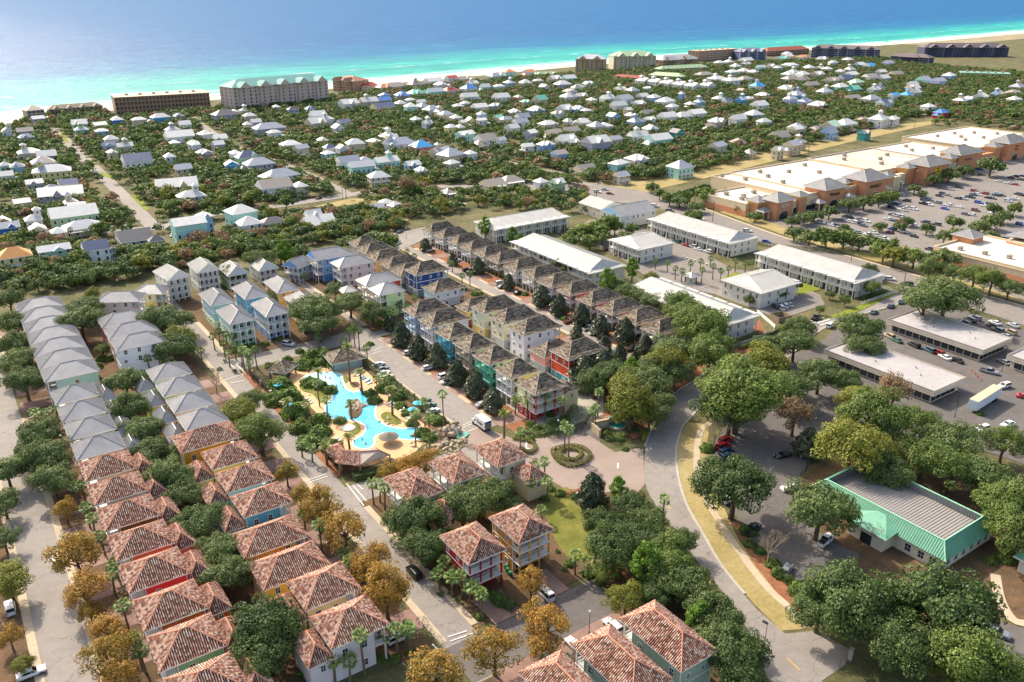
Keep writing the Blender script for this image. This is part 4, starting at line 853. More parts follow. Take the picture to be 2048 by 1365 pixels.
def fence(name, pts, h, mat, step=2.4, label='', picket=True, cat='fence', solid=False):
    line = pts; t = root(name, *line[0], 0, 0, label, cat); ox, oy = line[0]; pm = cached(('fpost', h), lambda: (lambda b: (b.box(-.07, .07, -.07, .07, 0, h), b.mesh('post'))[1])(MB()))
    for i in range(len(line) - 1):
        a, b = Vector(line[i]), Vector(line[i + 1]); L = (b - a).length; n = max(1, int(L / step)); rz = math.atan2(b.y - a.y, b.x - a.x)
        for k in range(n):
            p = a + (b - a) * (k / n); l = L / n
            link('post', pm, [mat], t, (p.x - ox, p.y - oy, 0), rz)
            def mk():
                m = MB()
                if solid: m.box(0, l, -.04, .04, .03, h - .06)
                else:
                    m.box(0, l, -.03, .03, h - .2, h - .1); m.box(0, l, -.03, .03, .15, .25); q = max(4, int(l / .3))
                    for j in range(1, q): m.box(l * j / q - .04, l * j / q + .04, -.015, .015, .1, h - .1)
                return m.mesh('panel')
            link('fence_panel', cached(('fpanel', round(l, 2), h, solid), mk), [mat], t, (p.x - ox, p.y - oy, 0), rz)
    return t
# ------------------------------------------------------------------ village houses
ORD = ['first', 'second', 'third', 'fourth', 'fifth', 'sixth', 'seventh', 'eighth', 'ninth', 'tenth', 'eleventh', 'twelfth', 'thirteenth', 'fourteenth']
ROW1 = [(108.5, '#d9a05e', 'tile', 'amber'), (120.2, '#77b398', 'tile', 'seafoam green'), (131.6, '#c4542f', 'tile', 'burnt orange'), (143.8, '#d2474a', 'tile', 'coral red'), (155.4, '#d17f50', 'tile', 'peach orange'),
        (167.3, '#6b573a', 'tile', 'dark brown'), (178.9, '#c4beb4', 'tile', 'pale grey'), (190.6, '#c9b591', 'tile', 'beige'), (202.1, '#d6d0c4', 'metal', 'off white'), (213.8, '#b4c3a4', 'metal', 'sage'), (225.4, '#d5d69c', 'metal', 'pale yellow'), (237.3, '#dba77a', 'metal', 'peach')]
for i, (y, c, rf, nm) in enumerate(ROW1):
    house(11.6, 22.7, y, y + 9.7, 8.0, 2.8, rf, c, ('-x', 2.3, 3, False), f'{nm} house with {"terracotta tile" if rf == "tile" else "grey metal"} hip roof, {ORD[i]} from bottom of left street row', wing=[(22.2, 26.9, y + 0.4, y + 9.3, 5.6, 2.3)], group='left street row houses', winside=('-y', '-x', '+x'))
for i, (y, c, nm) in enumerate([(255, '#9ed0c9', 'aqua'), (266.2, '#d8cfc0', 'cream'), (277.6, '#d6c9b0', 'sand'), (289, '#c9d2d4', 'pale grey'), (300.2, '#d9a27c', 'apricot'), (311.8, '#cfd6c0', 'pale green'), (323.2, '#d9d5cc', 'white')]):
    house(11.1, 25.8, y, y + 10.4, 8.0, 2.8, 'metal', c, ('-x', 2.4, 3, False), f'{nm} long house under smooth grey metal roof, {ORD[i]} from front in upper left row', group='upper left row houses', winside=('-y', '-x', '+x'))
ROW2 = [(108.8, '#d6cdd0', 'tile', 'pinkish white', 8.0, 37.1), (120.6, '#dac38c', 'tile', 'cream yellow', 8.0, 37.1), (132.3, '#dfae50', 'tile', 'golden yellow', 6.5, 33.2), (143.9, '#c58844', 'tile', 'orange tan', 6.5, 33.2), (155.8, '#58a9c4', 'tile', 'turquoise blue', 8.0, 37.1),
        (167.4, '#cbdbd2', 'tile', 'pale mint', 8.0, 37.1), (179.2, '#e2bf68', 'tile', 'soft yellow', 8.0, 37.1), (191.4, '#c2953b', 'tile', 'ochre', 8.0, 33.1), (202.1, '#dcd5c0', 'metal', 'ivory', 8.0, 37.1), (213.7, '#dfb67a', 'metal', 'peach yellow', 8.0, 37.1), (225.7, '#b6cc7a', 'metal', 'lime green', 8.0, 37.1), (237.6, '#cfdcd4', 'metal', 'pale aqua', 8.0, 37.1)]
for i, (y, c, rf, nm, ze, x0) in enumerate(ROW2):
    x1 = 48.1 if ze == 8 else 46.8
    house(x0, x1, y, y + 9.7, ze, 2.8, rf, c, ('+x', 2.3, 2, False), f'{nm} house with {"terracotta tile" if rf == "tile" else "grey metal"} roof, {ORD[i]} from bottom of row facing the pool', wing=[(x0 - 4.2, x0 + 0.6, y + 0.5, y + 9.2, 5.6 if ze == 8 else 4.2, 2.3)] if x0 > 35 else None, group='row facing the pool street', winside=('-y', '-x', '+x'))
for y, c, nm in [(266, '#dde1e8', 'white'), (277.4, '#e3c288', 'pale yellow'), (289.4, '#c1543d', 'red orange')]:
    house(32.7, 48.0, y, y + 9.9, 8.6, 2.8, 'metal', c, ('+x', 2.6, 2, False), f'{nm} house with grey metal roof above the palms, of three stacked houses', group='three stacked metal roofed houses', winside=('-y', '-x', '+x'))
h = house(-8, 8, -4.6, 4.6, 8.5, 2.6, 'metal', '#cfdccf', ('+x', 2.6, 2, False), 'pale mint house with ribbed metal roof turned off the street grid', fl=0); h.location = (43.9, 318, 0); h.rotation_euler[2] = R(-28)
h = house(-6, 6, -4.6, 4.6, 6.5, 2.4, 'metal', ['#e5c876', '#e6dba8'], ('+x', 2.6, 2, False), 'yellow house with white porch beside the mint house', fl=0); h.location = (56.5, 327, 0); h.rotation_euler[2] = R(-35)
# arcaded metal-roofed houses above the pool
for x0, x1, cs, nm, cc in [(68.3, 77.1, ['#a3d4ac', '#b9d3c0', '#a9c9c4'], 'mint green', '#dfe6d8'), (80.6, 89.3, ['#8fb0dd', '#d5dde6', '#8fb2cf'], 'light blue', '#e4e6ea'), (92.7, 101.6, ['#cfa866', '#d9c595', '#c3b08a'], 'creamy beige', '#e2d7b8')]:
    house(x0, x1, 266.6, 282.8, 9.3, 2.8, 'metal', cs, ('-y', 2.4, 3, 1), f'{nm} arcaded house with metal hip roof facing the pool', colc=wallm(cc), group='arcaded houses above the pool', winside=('-y', '-x', '+x'), dens=0.8)
for x0, x1, cs, nm in [(68.2, 76.9, ['#c9e0a4', '#8fbcc4'], 'lime and teal'), (80.3, 89.1, ['#56aac8', '#4fa3c6'], 'sky blue'), (92.5, 101.2, ['#e2ab52', '#dfae5f'], 'golden orange')]:
    house(x0, x1, 288.1, 304.4, 9.3, 2.8, 'metal', cs, ('+y', 2.4, 3, 1), f'{nm} house with pale metal hip roof behind the arcaded houses', group='metal roofed houses in the second line', winside=('-y', '-x'))
h = house(-4.5, 4.5, -8, 8, 9.3, 3.2, 'white', '#d9d8d4', ('-y', 2.4, 3, 1), 'tall white three-storey gabled house with turquoise porch chairs', e0=0.0); h.location = (66, 334.5, 0); h.rotation_euler[2] = R(8)
house(74.5, 83.4, 329, 344.6, 9.3, 3.2, 'white', '#d3d4cd', ('-y', 2.4, 4, 1), 'tall grey-white gabled house with two porch decks', e0=0.0)
house(85.7, 94.6, 327, 343.2, 6.5, 2.9, 'white', ['#9ccf9c', '#d7dbd0'], ('-y', 2.4, 3, False), 'low pale house with green porch under a wide white roof', e0=2.2)
house(98.6, 107.2, 328, 344, 6.0, 2.9, 'white', '#d3d2cb', ('-y', 2.2, 3, False), 'small white cottage with dormer gable by the scrub', e0=3.0)
# metal-roofed houses beside the upper pool street
house(122.7, 133.7, 265.2, 275.2, 9.0, 2.8, 'metal', '#c3d89c', ('-x', 2.6, 3, 1), 'pale lime house with metal roof at the street corner', colc=wallm('#ddd3b4'))
house(123.1, 138.6, 277.6, 287.2, 9.0, 2.8, 'metal', ['#cdb488', '#c4463f', '#c4463f'], ('-x', 3.4, 3, False), 'red house with beige columns under grey metal roof', colc=wallm('#d4c19c'))
house(116.6, 123.0, 284, 290.5, 5.6, 1.6, 'white', '#d6d0c4', ('-x', 1.6, 2, False), 'small white-roofed annex beside the red house')
house(124.0, 139.6, 304.3, 314.0, 9.0, 2.8, 'metal', '#c8c6c6', ('-x', 2.8, 2, False), 'pale grey house with ribbed metal roof')
house(119.0, 136.2, 316.5, 326.5, 10.0, 3.0, 'metal', ['#4f86c4', '#6ea4d4'], ('-x', 2.4, 3, False), 'tall blue gabled house with stacked white porches', e0=0.0, gab=wallm('#5b92cc'))
h = house(-6.5, 6.5, -4.6, 4.6, 6.5, 2.8, 'metal', ['#a9a4b4', '#93aecb'], ('-x', 2.2, 3, False), 'low blue gabled house with red doors', e0=0.0, gab=wallm('#6f9cd0')); h.location = (116.5, 328, 0); h.rotation_euler[2] = R(28)
# dark hip-roofed houses
DK = dict(fl=1.5, flh=0.62)
TRD = wallm('#cfc7b4')
house(121.6, 133.2, 165.9, 175.7, 9.3, 3.4, 'dark', ['#c02c2c', '#d3caa0', '#d3caa0'], ('-y', 2.6, 3, False), 'corner house with red ground floor and cream upper floors', colc=wallm('#c23a30'), railc=WHITE, wing=[(132.6, 138.6, 167.2, 174.6, 6.2, 2.0)], group='dark roofed row facing the pool street', **DK)
for y0, y1, x1, c, cc, nm in [(178.4, 187.4, 132.8, '#e8d58a', '#d8d8d6', 'pale yellow'), (189.9, 199.4, 132.9, '#cfe0bd', '#6bbda4', 'mint green'), (201.7, 211.2, 133.0, '#c3b69f', '#aba091', 'taupe'), (213.3, 223.0, 132.9, '#d6c6ad', '#519fb0', 'teal'), (226.2, 235.7, 138.0, '#d9d8dd', '#d5d3d3', 'white'), (238.0, 247.4, 138.1, '#a8bac8', '#9fb2c2', 'blue grey')]:
    house(121.9 if x1 < 134 else 122.6, x1, y0, y1, 9.3, 3.4, 'dark', [cc if nm in ('teal', 'mint green') else c, c, c], ('-x', 2.6, 3, False), f'{nm} three-storey porch house with dark flared hip roof facing the pool', trim=wallm(cc), colc=wallm(cc), group='dark roofed row facing the pool street', winside=('-y', '-x', '+x'), **DK)
for y0, y1, x0, x1, ze, cs, nm in [(179.2, 189.1, 143.7, 159.5, 9.3, ['#2b8c9e', '#c24b34', '#a83428'], 'brick red'), (189.7, 198.8, 142.5, 156, 6.5, ['#9aa7a8', '#d9a094'], 'pale pink'), (202.6, 211.8, 143.6, 159.6, 9.3, '#dedde0', 'plain white'), (214.7, 223.9, 143.8, 160, 9.3, ['#b9b9ba', '#ded6b0', '#ded6b0'], 'cream'), (227.0, 236.0, 143.8, 160, 9.3, ['#d0b26e', '#cbd0b6', '#cbd0b6'], 'pale sage'), (238.0, 246.4, 143.6, 159, 6.5, ['#a8563a', '#dbab58'], 'amber yellow')]:
    house(x0, x1, y0, y1, ze, 3.5 if ze > 8 else 3.1, 'dark', cs, ('+x', 2.6, 3, False), f'{nm} house with dark flared roof backing onto the porch row', group='dark roofed middle row', winside=('-y', '-x', '+x'), **DK)
for y0, y1, x0, x1, ze, cs, nm in [(262.0, 271.6, 143.8, 158.4, 6.5, ['#aeb6ba', '#c1d6dd'], 'pale blue'), (277.3, 287.4, 144.4, 160, 9.3, ['#6b8088', '#2f4d80', '#27477c'], 'navy blue'), (287.9, 297.2, 143.1, 157, 6.5, ['#2c6a66', '#b3b29c'], 'khaki'), (299.5, 308.4, 143.5, 160, 6.5, '#c7b28c', 'tan'), (311.4, 320.9, 143.4, 159, 6.5, '#e2c286', 'light yellow'), (323.6, 333.2, 144.5, 159.4, 6.5, '#c9b596', 'light brown'), (336, 345.8, 146, 158.6, 6.5, '#c4b6a0', 'beige')]:
    house(x0, x1, y0, y1, ze, 3.4 if ze > 8 else 3.1, 'dark', cs, ('+x', 2.4, 3, False), f'{nm} house with dark flared roof in the row above the cross street', group='dark roofed upper row', winside=('-y', '-x', '+x'), **DK)
KC = [(338, 346, '#c5ccc4', 'pale grey-green'), (326, 335, '#c1cad2', 'silver blue'), (313.5, 322.2, '#b5c4d1', 'powder blue'), (301.8, 310.9, '#d7cbb0', 'light cream'), (290.5, 299.5, '#c7d4d4', 'pale aqua'), (279.6, 289, '#94794f', 'brown timber'), (266.4, 275.8, '#d3d0cb', 'chalk white'), (254, 263, '#d6d4cd', 'off-white porch'), (242, 252.2, ['#1f6184', '#d9c6c4'], 'pink and blue'), (230.5, 239.5, ['#d6d2cc', '#bb5348'], 'brick and white'), (218, 227.4, ['#8d8a88', '#d65d3c'], 'bright orange'), (206.2, 215.8, ['#9a8f8c', '#ad363b'], 'crimson'), (194, 204.3, ['#b9ad94', '#dfa648'], 'mustard yellow'), (182.6, 192, '#c7c7c2', 'grey corner')]
for i, (y0, y1, c, nm) in enumerate(KC):
    house(184.5, 200.8, y0, y1, 6.5, 3.3, 'dark', c, ('-x', 3.0, 3, False), f'{nm} house with dark flared roof in far right row beside white town houses', group='dark roofed right row', winside=('-y', '-x'), colc=wallm('#94794f') if 'timber' in nm else None, **DK)
# tile-roofed houses by the entrance
for x0, x1, y0, nm in [(68.7, 77.7, 140.6, 'left of three'), (80.9, 90.0, 141.7, 'middle of three'), (93.2, 102.3, 142.0, 'right of three')]:
    house(x0, x1, y0, 153.2, 8.0, 2.8, 'tile', ['#c2b18a', '#cbbb95'], ('-x', 2.2, 3, False), f'beige house with pinkish tile hip roof, {nm} below the pool', wing=[(x0 + 4.4, x1 + 1.2, y0 - 6.5, y0 + 0.5, 5.4, 2.4)], group='beige tile roofed houses below the pool')
house(67.8, 76.8, 113.9, 125.2, 9.0, 2.9, 'tile', '#9e2725', ('-y', 2.3, 3, 2), 'dark red three-storey house with white balcony rails and tile roof', colc=wallm('#8f2422'), railc=WHITE, e0=2.6)
house(79.7, 88.7, 113.8, 125.0, 9.0, 2.9, 'tile', '#be8c40', ('-y', 2.3, 3, 2), 'ochre three-storey house with balcony rails beside the red house', colc=wallm('#c79a52'), railc=WHITE, e0=2.6)
m_ = MB(); 
house(82.9, 91.6, 71.2, 86.7, 8.0, 3.0, 'tile', '#93a996', ('+y', 2.4, 2, False), 'sage green house with orange tile roof at bottom right', group='sage houses at the bottom')
house(71.8, 80.6, 71.0, 86.6, 8.0, 3.0, 'tile', '#8fa39b', ('+y', 2.4, 2, False), 'grey-sage house with orange tile roof left of the green house', group='sage houses at the bottom')
house(60.7, 69.5, 71.0, 86.5, 8.0, 3.0, 'tile', '#3f8f93', ('+y', 2.4, 2, False), 'teal walled tile roof house cut by the bottom edge', group='sage houses at the bottom')
# ------------------------------------------------------------------ lettering
def lettering(par, text, x, y, z, rz, size, mat, name='lettering'):
    c = bpy.data.curves.new(name, 'FONT'); c.body = text; c.size = size; c.extrude = 0.05; c.align_x = 'CENTER'; c.align_y = 'CENTER'
    t = bpy.data.objects.new(name, c); COL.objects.link(t); me = bpy.data.meshes.new_from_object(t); bpy.data.objects.remove(t); bpy.data.curves.remove(c)
    o = link(name, me, [mat], par, (x, y, z)); o.rotation_euler = (math.pi / 2, 0, rz); return o
def part(par, name, mat, fn, loc=None, rz=0.0, kind=None):
    m = MB(); fn(m); return link(name, m.mesh(name), [mat] if not isinstance(mat, (list, tuple)) else list(mat), par, loc, rz, kind=kind)
# ------------------------------------------------------------------ white town houses
TW = wallm('#cbc5bb'); TG = m_plain('garage_door_brown', '#4a3f3d', 0.6, 0.08)
def townhouse(x0, x1, y0, y1, label, gar='-x', n=6, wall='#c9c3ba', gables=()):
    cx, cy, L, W = (x0 + x1) / 2, (y0 + y1) / 2, x1 - x0, y1 - y0; ze = 6.6
    h = root('town_house', cx, cy, 0, 0, label, 'town house', 'white town house blocks'); ov = 0.7; bx, by = L / 2 - ov, W / 2 - ov
    d = 1 if gar == '+x' else -1; wx = d * (bx - 1.9)
    part(h, 'wall', wallm(wall), lambda m: m.box(min(-d * bx, wx), max(-d * bx, wx), -by, by, 0, ze, cap=False, bot=False))
    part(h, 'floor_band', WHITE, lambda m: (m.box(min(wx, d * bx), max(wx, d * bx), -by, by, 3.05, 3.3), m.box(-bx - .05, bx, -by - .05, -by, 3.05, 3.25), m.box(-bx - .05, bx, by, by + .05, 3.05, 3.25)))
    bay = 2 * by / n; k0 = -by
    for i in range(n):
        y = k0 + bay * i
        for yy in (y + 0.2, y + bay * 0.5, y + bay - 0.2): link('column', col_mesh(ze, 0.24), [WHITE], h, (d * (bx - .12), yy, 0))
        for yy in (y + 0.32, y + bay / 2 + .12): link('railing', rail_mesh(bay / 2 - 0.44), [WHITE], h, (d * (bx - .12), yy, 3.3), math.pi / 2)
        g = part(h, 'garage_door', TG, lambda m: (m.box(-.05, .05, -bay * .2, bay * .2, 0, 2.5), [m.box(-.07, .07, -bay * .2, bay * .2, z, z + .04) for z in (.6, 1.2, 1.8)]), (wx + d * .04, y + bay * .28, 0))
        add_window(h, wx, y + bay * .72, 0.1, 0 if d > 0 else math.pi, 0.95, 2.2, name='entry_door'); add_window(h, wx, y + bay * .3, 3.5, 0 if d > 0 else math.pi, 1.5, 2.1); add_window(h, wx, y + bay * .72, 3.9, 0 if d > 0 else math.pi, 0.9, 1.6)
        add_window(h, -d * bx, y + bay * .3, 4.0, math.pi if d > 0 else 0, 0.9, 1.5); add_window(h, -d * bx, y + bay * .7, 1.1, math.pi if d > 0 else 0, 0.9, 1.5); add_window(h, -d * bx, y + bay * .75, 4.0, math.pi if d > 0 else 0, 0.9, 1.5)
        # small bay gables that break the eaves
        gb = part(h, 'bay_roof', METALW, lambda m: m.add([(-1.6, -bay * .42, 0), (-1.6, bay * .42, 0), (1.1, bay * .42, -.25), (1.1, -bay * .42, -.25), (-1.6, 0, .35)], [(0, 3, 4), (3, 2, 4), (2, 1, 4)]), (d * (bx - .3), y + bay / 2, ze + .55), 0 if d > 0 else math.pi)
    for sy in (-1, 1):
        for xx in (-bx * .55, -bx * .1, bx * .35):
            for z in (1.0, 4.0): add_window(h, xx, sy * by, z, sy * math.pi / 2, 0.9, 1.5)
    add_roof(h, 0, 0, ze, L, W, 3.4, 'white', 2.0, 0.5, e0=None if 'hip' in gables else 4.5, e1=4.5, mat=METALW)
    return h
o = townhouse(0, 20.5, 0, 46, 'long cream garage-front town house block at the scrub edge', '-x', 8, '#cfc6b4'); o.location = (236, 334.5, 0); o.rotation_euler[2] = R(90)
townhouse(207.4, 228, 247, 304.6, 'long white roofed town house block left of the small turquoise pool', '-x', 8)
townhouse(246.4, 269.2, 260.5, 281.5, 'short two-storey white porch block beside the small turquoise pool', '-x', 3)
townhouse(287.4, 308.4, 244.5, 299.5, 'long white block with brown garage doors along the highway', '-x', 8, '#d3ccbf')
townhouse(208.5, 228, 176.4, 227.3, 'long white roofed town house block nearest the curved tree belt', '+x', 7)
townhouse(246, 270, 191.4, 212.0, 'short white block with parked cars at its lower corner', '+x', 3)
townhouse(285.6, 306.4, 178.5, 229, 'long white block with brown garages nearest the white picket fence', '-x', 8, '#d3ccbf')
h = house(280.1, 305.3, 310.4, 326.3, 6.6, 3.6, 'metal', ['#cfcac2', '#cfd0cf'], None, 'white and blue gabled hall beside the highway', e0=0.0, e1=0.0, gab=wallm('#8fb4d6'))
h = house(284.5, 301.5, 331, 350.5, 5.5, 3.0, 'white', '#c9bda8', None, 'cream gabled shed behind the blue gabled hall', e0=0.0, e1=0.0)
# ------------------------------------------------------------------ shopping centre
ORW, TANW, AMB = wallm('#c28663'), wallm('#c9b596'), wallm('#d3a659'); MALLR = CREAMROOF; MGREY = m_metal('mall_metal_roof', '#8c8987', '#9f9c98', 0.5)
LW = m_plain('sign_white', '#d9d9d5', 0.5, 0.02); LK = m_plain('sign_black', '#17171a', 0.5, 0.02); LR = m_plain('sign_red', '#b02028', 0.5, 0.02); LBL = m_plain('sign_blue', '#26459a', 0.5, 0.02); LY = m_plain('sign_yellow', '#e3c412', 0.5, 0.02)
def flat_block(par, x0, x1, y0, y1, h, wall, roof, pw=1.1, ox=0, oy=0, lip=0.9):
    def wl(m): m.box(x0 - ox, x1 - ox, y0 - oy, y1 - oy, 0, h, cap=False, bot=False)
    part(par, 'wall', wall, wl)
    part(par, 'roof_surface', roof, lambda m: m.box(x0 - ox + .05, x1 - ox - .05, y0 - oy + .05, y1 - oy - .05, h - lip - .2, h - lip, bot=False))
    def pp(m):
        a, b, c, d = x0 - ox, x1 - ox, y0 - oy, y1 - oy
        m.box(a - .05, b + .05, c - .05, c + .45, h - lip, h + .003); m.box(a - .05, b + .05, d - .45, d + .05, h - lip, h + .003); m.box(a - .05, a + .45, c + .45, d - .45, h - lip, h + .003); m.box(b - .45, b + .05, c + .45, d - .45, h - lip, h + .003)
    part(par, 'parapet', TANW if roof is MALLR else wallm('#b5aca0'), pp)
def ac_unit(par, x, y, z, s=1.0, rz=0.0):
    def mk():
        m = MB(); m.box(-1.1, 1.1, -.8, .8, .25, 1.5); m.box(-1.2, 1.2, -.9, .9, 1.5, 1.6); m.box(-.9, .9, -.6, .6, 0, .25); m.cyl(-.4, 0, 1.6, 1.75, .38); m.cyl(.5, 0, 1.6, 1.75, .38); return m.mesh('rooftop_unit')
    link('rooftop_unit', cached('acu', mk), [m_plain('unit_beige', '#9d9281', 0.6)], par, (x, y, z), rz, s)
MX, MY = 352.0, 282.0
mall = root('shopping_centre', MX, MY, 0, 0, 'long terracotta and tan shopping centre with grey pyramid towers', 'shopping centre')
def tower(x0, x1, y0, y1, h, wall, rise, band=None, ov=1.2):
    part(mall, 'tower_wall', wall, lambda m: m.box(x0 - MX + ov, x1 - MX - ov, y0 - MY + ov, y1 - MY - ov, 0, h, cap=False, bot=False))
    if band: part(mall, 'tower_band', band, lambda m: m.box(x0 - MX + ov - .06, x1 - MX - ov + .06, y0 - MY + ov - .06, y1 - MY - ov + .06, h - 1.7, h - .01, cap=False, bot=False))
    add_roof(mall, (x0 + x1) / 2 - MX, (y0 + y1) / 2 - MY, h, x1 - x0, y1 - y0, rise, 'metal', name='tower_roof', mat=MGREY)
flat_block(mall, 352, 386, 291, 322, 7.4, TANW, MALLR, ox=MX, oy=MY); flat_block(mall, 386, 402.6, 283, 348, 9.0, TANW, MALLR, ox=MX, oy=MY); flat_block(mall, 402.6, 481, 282, 350, 9.0, TANW, MALLR, ox=MX, oy=MY)
flat_block(mall, 481, 553, 298, 351, 9.4, TANW, m_ground('stained_membrane_roof', [(0.3, '#a89886'), (0.55, '#bfb1a0'), (0.75, '#cdc1b0')], 0.05, 0.3), ox=MX, oy=MY); flat_block(mall, 553, 606, 302, 353, 9.0, TANW, MALLR, ox=MX, oy=MY); flat_block(mall, 615, 710, 306, 366, 9.8, TANW, MALLR, ox=MX, oy=MY)
for i, x in enumerate((481.0, 481.0, 481.0)): part(mall, 'painted_wall_panel', ORW, lambda m: m.box(x - MX - .25, x - MX - .08, 304 + i * 15 - MY, 311 + i * 15 - MY, 7.2, 9.3))
part(mall, 'painted_wall_panel', ORW, lambda m: m.box(352 - MX - .12, 372 - MX, 290.6 - MY, 290.95 - MY, 0, 3.4)); part(mall, 'painted_wall_panel', ORW, lambda m: m.box(352 - MX - .2, 352 - MX - .06, 291 - MY, 321 - MY, 0, 3.4))
tower(353.7, 364, 284.3, 294, 9.0, ORW, 2.4, AMB); tower(358.8, 374, 275.6, 288, 10.0, ORW, 3.6); tower(381, 390, 279, 287, 9.6, ORW, 2.2, AMB); tower(400.4, 421, 277, 293, 11.0, ORW, 4.4); tower(430.5, 441, 285.2, 294.4, 10.0, ORW, 2.4, AMB); tower(435, 458, 275.2, 292, 12.0, ORW, 4.8)
tower(464, 473, 280, 288, 10.5, ORW, 2.4, AMB); tower(498, 508, 288, 297, 10.5, ORW, 2.4, AMB); tower(506, 532, 279.6, 297, 12.0, ORW, 4.8); tower(552, 562, 291, 300, 10.5, ORW, 2.4, AMB); tower(560.5, 586, 290, 306, 12.0, ORW, 4.8); tower(590, 600, 294, 303, 10.5, ORW, 2.4, AMB)
tower(618, 629, 296, 306, 11, ORW, 2.6, AMB); tower(630.5, 658, 293, 309, 12.5, ORW, 4.8); tower(668, 690, 300, 312, 11, ORW, 3)
for x0, x1, y, c in [(374, 401, 281.5, TANW), (421, 436, 281, ORW), (458, 482, 283, ORW), (482, 507, 290, TANW), (531, 562, 292, TANW), (586, 618, 297, ORW), (657, 700, 300, TANW)]: part(mall, 'shop_front_wall', c, lambda m: m.box(x0 - MX, x1 - MX, y - MY, y + 3 - MY, 0, 7.2))
for x, y in [(366, 275.6 + 1.2), (410.5, 278.2), (446.5, 276.4), (519, 280.8), (573, 291.2), (644, 294.2), (387, 281.4), (428, 280.9), (470, 282.9), (545, 291.9), (600, 296.9)]:
    part(mall, 'arched_entrance', GLASS, lambda m: m.add([(-3.4, 0, 0), (3.4, 0, 0)] + [(3.4 * math.cos(a), 0, 2.6 + 1.9 * math.sin(a)) for a in [math.pi * k / 10 for k in range(11)]], [tuple([0, 1] + list(range(2, 13)))]), (x - MX, y - MY - .06, 0))
    part(mall, 'arch_surround', TANW, lambda m: [m.tube([(3.6 * math.cos(math.pi * k / 8), 0, 2.6 + 2.1 * math.sin(math.pi * k / 8)), (3.6 * math.cos(math.pi * (k + 1) / 8), 0, 2.6 + 2.1 * math.sin(math.pi * (k + 1) / 8))], [.25, .25], 5) for k in range(8)], (x - MX, y - MY - .1, 0))
for x, y in [(357, 283), (398, 278.5), (424, 277.5), (461, 279), (484, 286), (535, 288.5), (588, 293.5)]: add_roof(mall, x - MX, y - MY, 4.6, 6.5, 5.5, 1.9, 'metal', name='canopy_roof', mat=MGREY); part(mall, 'canopy_pier', TANW, lambda m: [m.box(a - .4, a + .4, -2.2, -1.4, 0, 4.6) for a in (-2.3, 2.3)], (x - MX, y - MY, 0))
for i in range(9): part(mall, 'shop_window', GLASS, lambda m: m.box(-2, 2, -.05, .05, .4, 3.0), ([376, 382, 393, 397, 426, 478, 495, 550, 607][i] - MX, [281.4, 281.4, 281.4, 281.4, 280.9, 282.9, 289.9, 291.9, 296.9][i] - MY, 0))
lettering(mall, 'ULTA', 366.4 - MX, 276.6 - MY, 7.4, 0, 2.6, LW); lettering(mall, 'Michaels', 410.7 - MX, 278.0 - MY, 7.6, 0, 2.6, LK); lettering(mall, 'MARKET', 446.5 - MX, 276.2 - MY, 8.0, 0, 3.0, LK)
part(mall, 'sign_tag', LY, lambda m: m.prism([(-2.6, -.0), (2.6, -.0), (2.6, .1), (-2.6, .1)], -1.7, 1.7), (519 - MX, 280.65 - MY, 8.6)); lettering(mall, 'BEST\nBUY', 519 - MX, 280.55 - MY, 8.6, 0, 1.7, LK)
lettering(mall, 'Pet', 571 - MX, 291.0 - MY, 8.2, 0, 2.2, LR); lettering(mall, 'Smart', 575.8 - MX, 291.0 - MY, 8.2, 0, 2.2, LBL); lettering(mall, 'Office\nDepot', 644 - MX, 294.0 - MY, 8.6, 0, 2.2, LR)
for x, y, z in [(362, 314, 6.5), (366, 305, 6.5), (360, 301, 6.5), (378, 308, 6.5), (374, 296, 6.5), (396, 330, 8.1), (392, 345, 8.1), (414, 328, 8.1), (421, 340, 8.1), (436, 330, 8.1), (450, 318, 8.1), (462, 338, 8.1), (425, 296, 8.1), (408, 312, 8.1), (499, 335, 8.5), (506, 312, 8.5), (520, 322, 8.5), (537, 328, 8.5), (512, 344, 8.5), (570, 330, 8.1), (590, 326, 8.1), (582, 342, 8.1), (640, 352, 8.9), (652, 340, 8.9), (664, 352, 8.9), (662, 328, 8.9), (680, 345, 8.9), (690, 332, 8.9), (640, 330, 8.9)]: ac_unit(mall, x - MX, y - MY, z, 1.15)
# second store at the right edge of the photo
st = root('retail_store', 362, 176, 0, 0, 'tan and orange flat-roofed store with grey hip tower at right edge', 'store')
flat_block(st, 361, 400, 150, 190.5, 6.6, TANW, MALLR, ox=362, oy=176); flat_block(st, 396, 440, 150, 176, 7.2, ORW, MALLR, ox=362, oy=176)
part(st, 'painted_wall_panel', ORW, lambda m: m.box(361 - 362 - .1, 361 - 362 - .02, 150 - 176, 188 - 176, 0, 2.6)); part(st, 'cornice', TANW, lambda m: m.box(360.6 - 362, 361 - 362, 150 - 176, 190 - 176, 5.2, 5.6))
part(st, 'tower_wall', ORW, lambda m: m.box(381 - 362, 391 - 362, 184 - 176, 193 - 176, 0, 8.6, cap=False, bot=False)); add_roof(st, 386 - 362, 188.5 - 176, 8.6, 12, 11, 2.6, 'metal', name='tower_roof', mat=MGREY); add_roof(st, 412 - 362, 172 - 176, 8.4, 22, 14, 3.6, 'metal', name='tower_roof', mat=MGREY)
for x, y in [(368, 182), (370, 172), (373, 163), (376, 155)]: ac_unit(st, x - 362, y - 176, 5.7, 1.0)
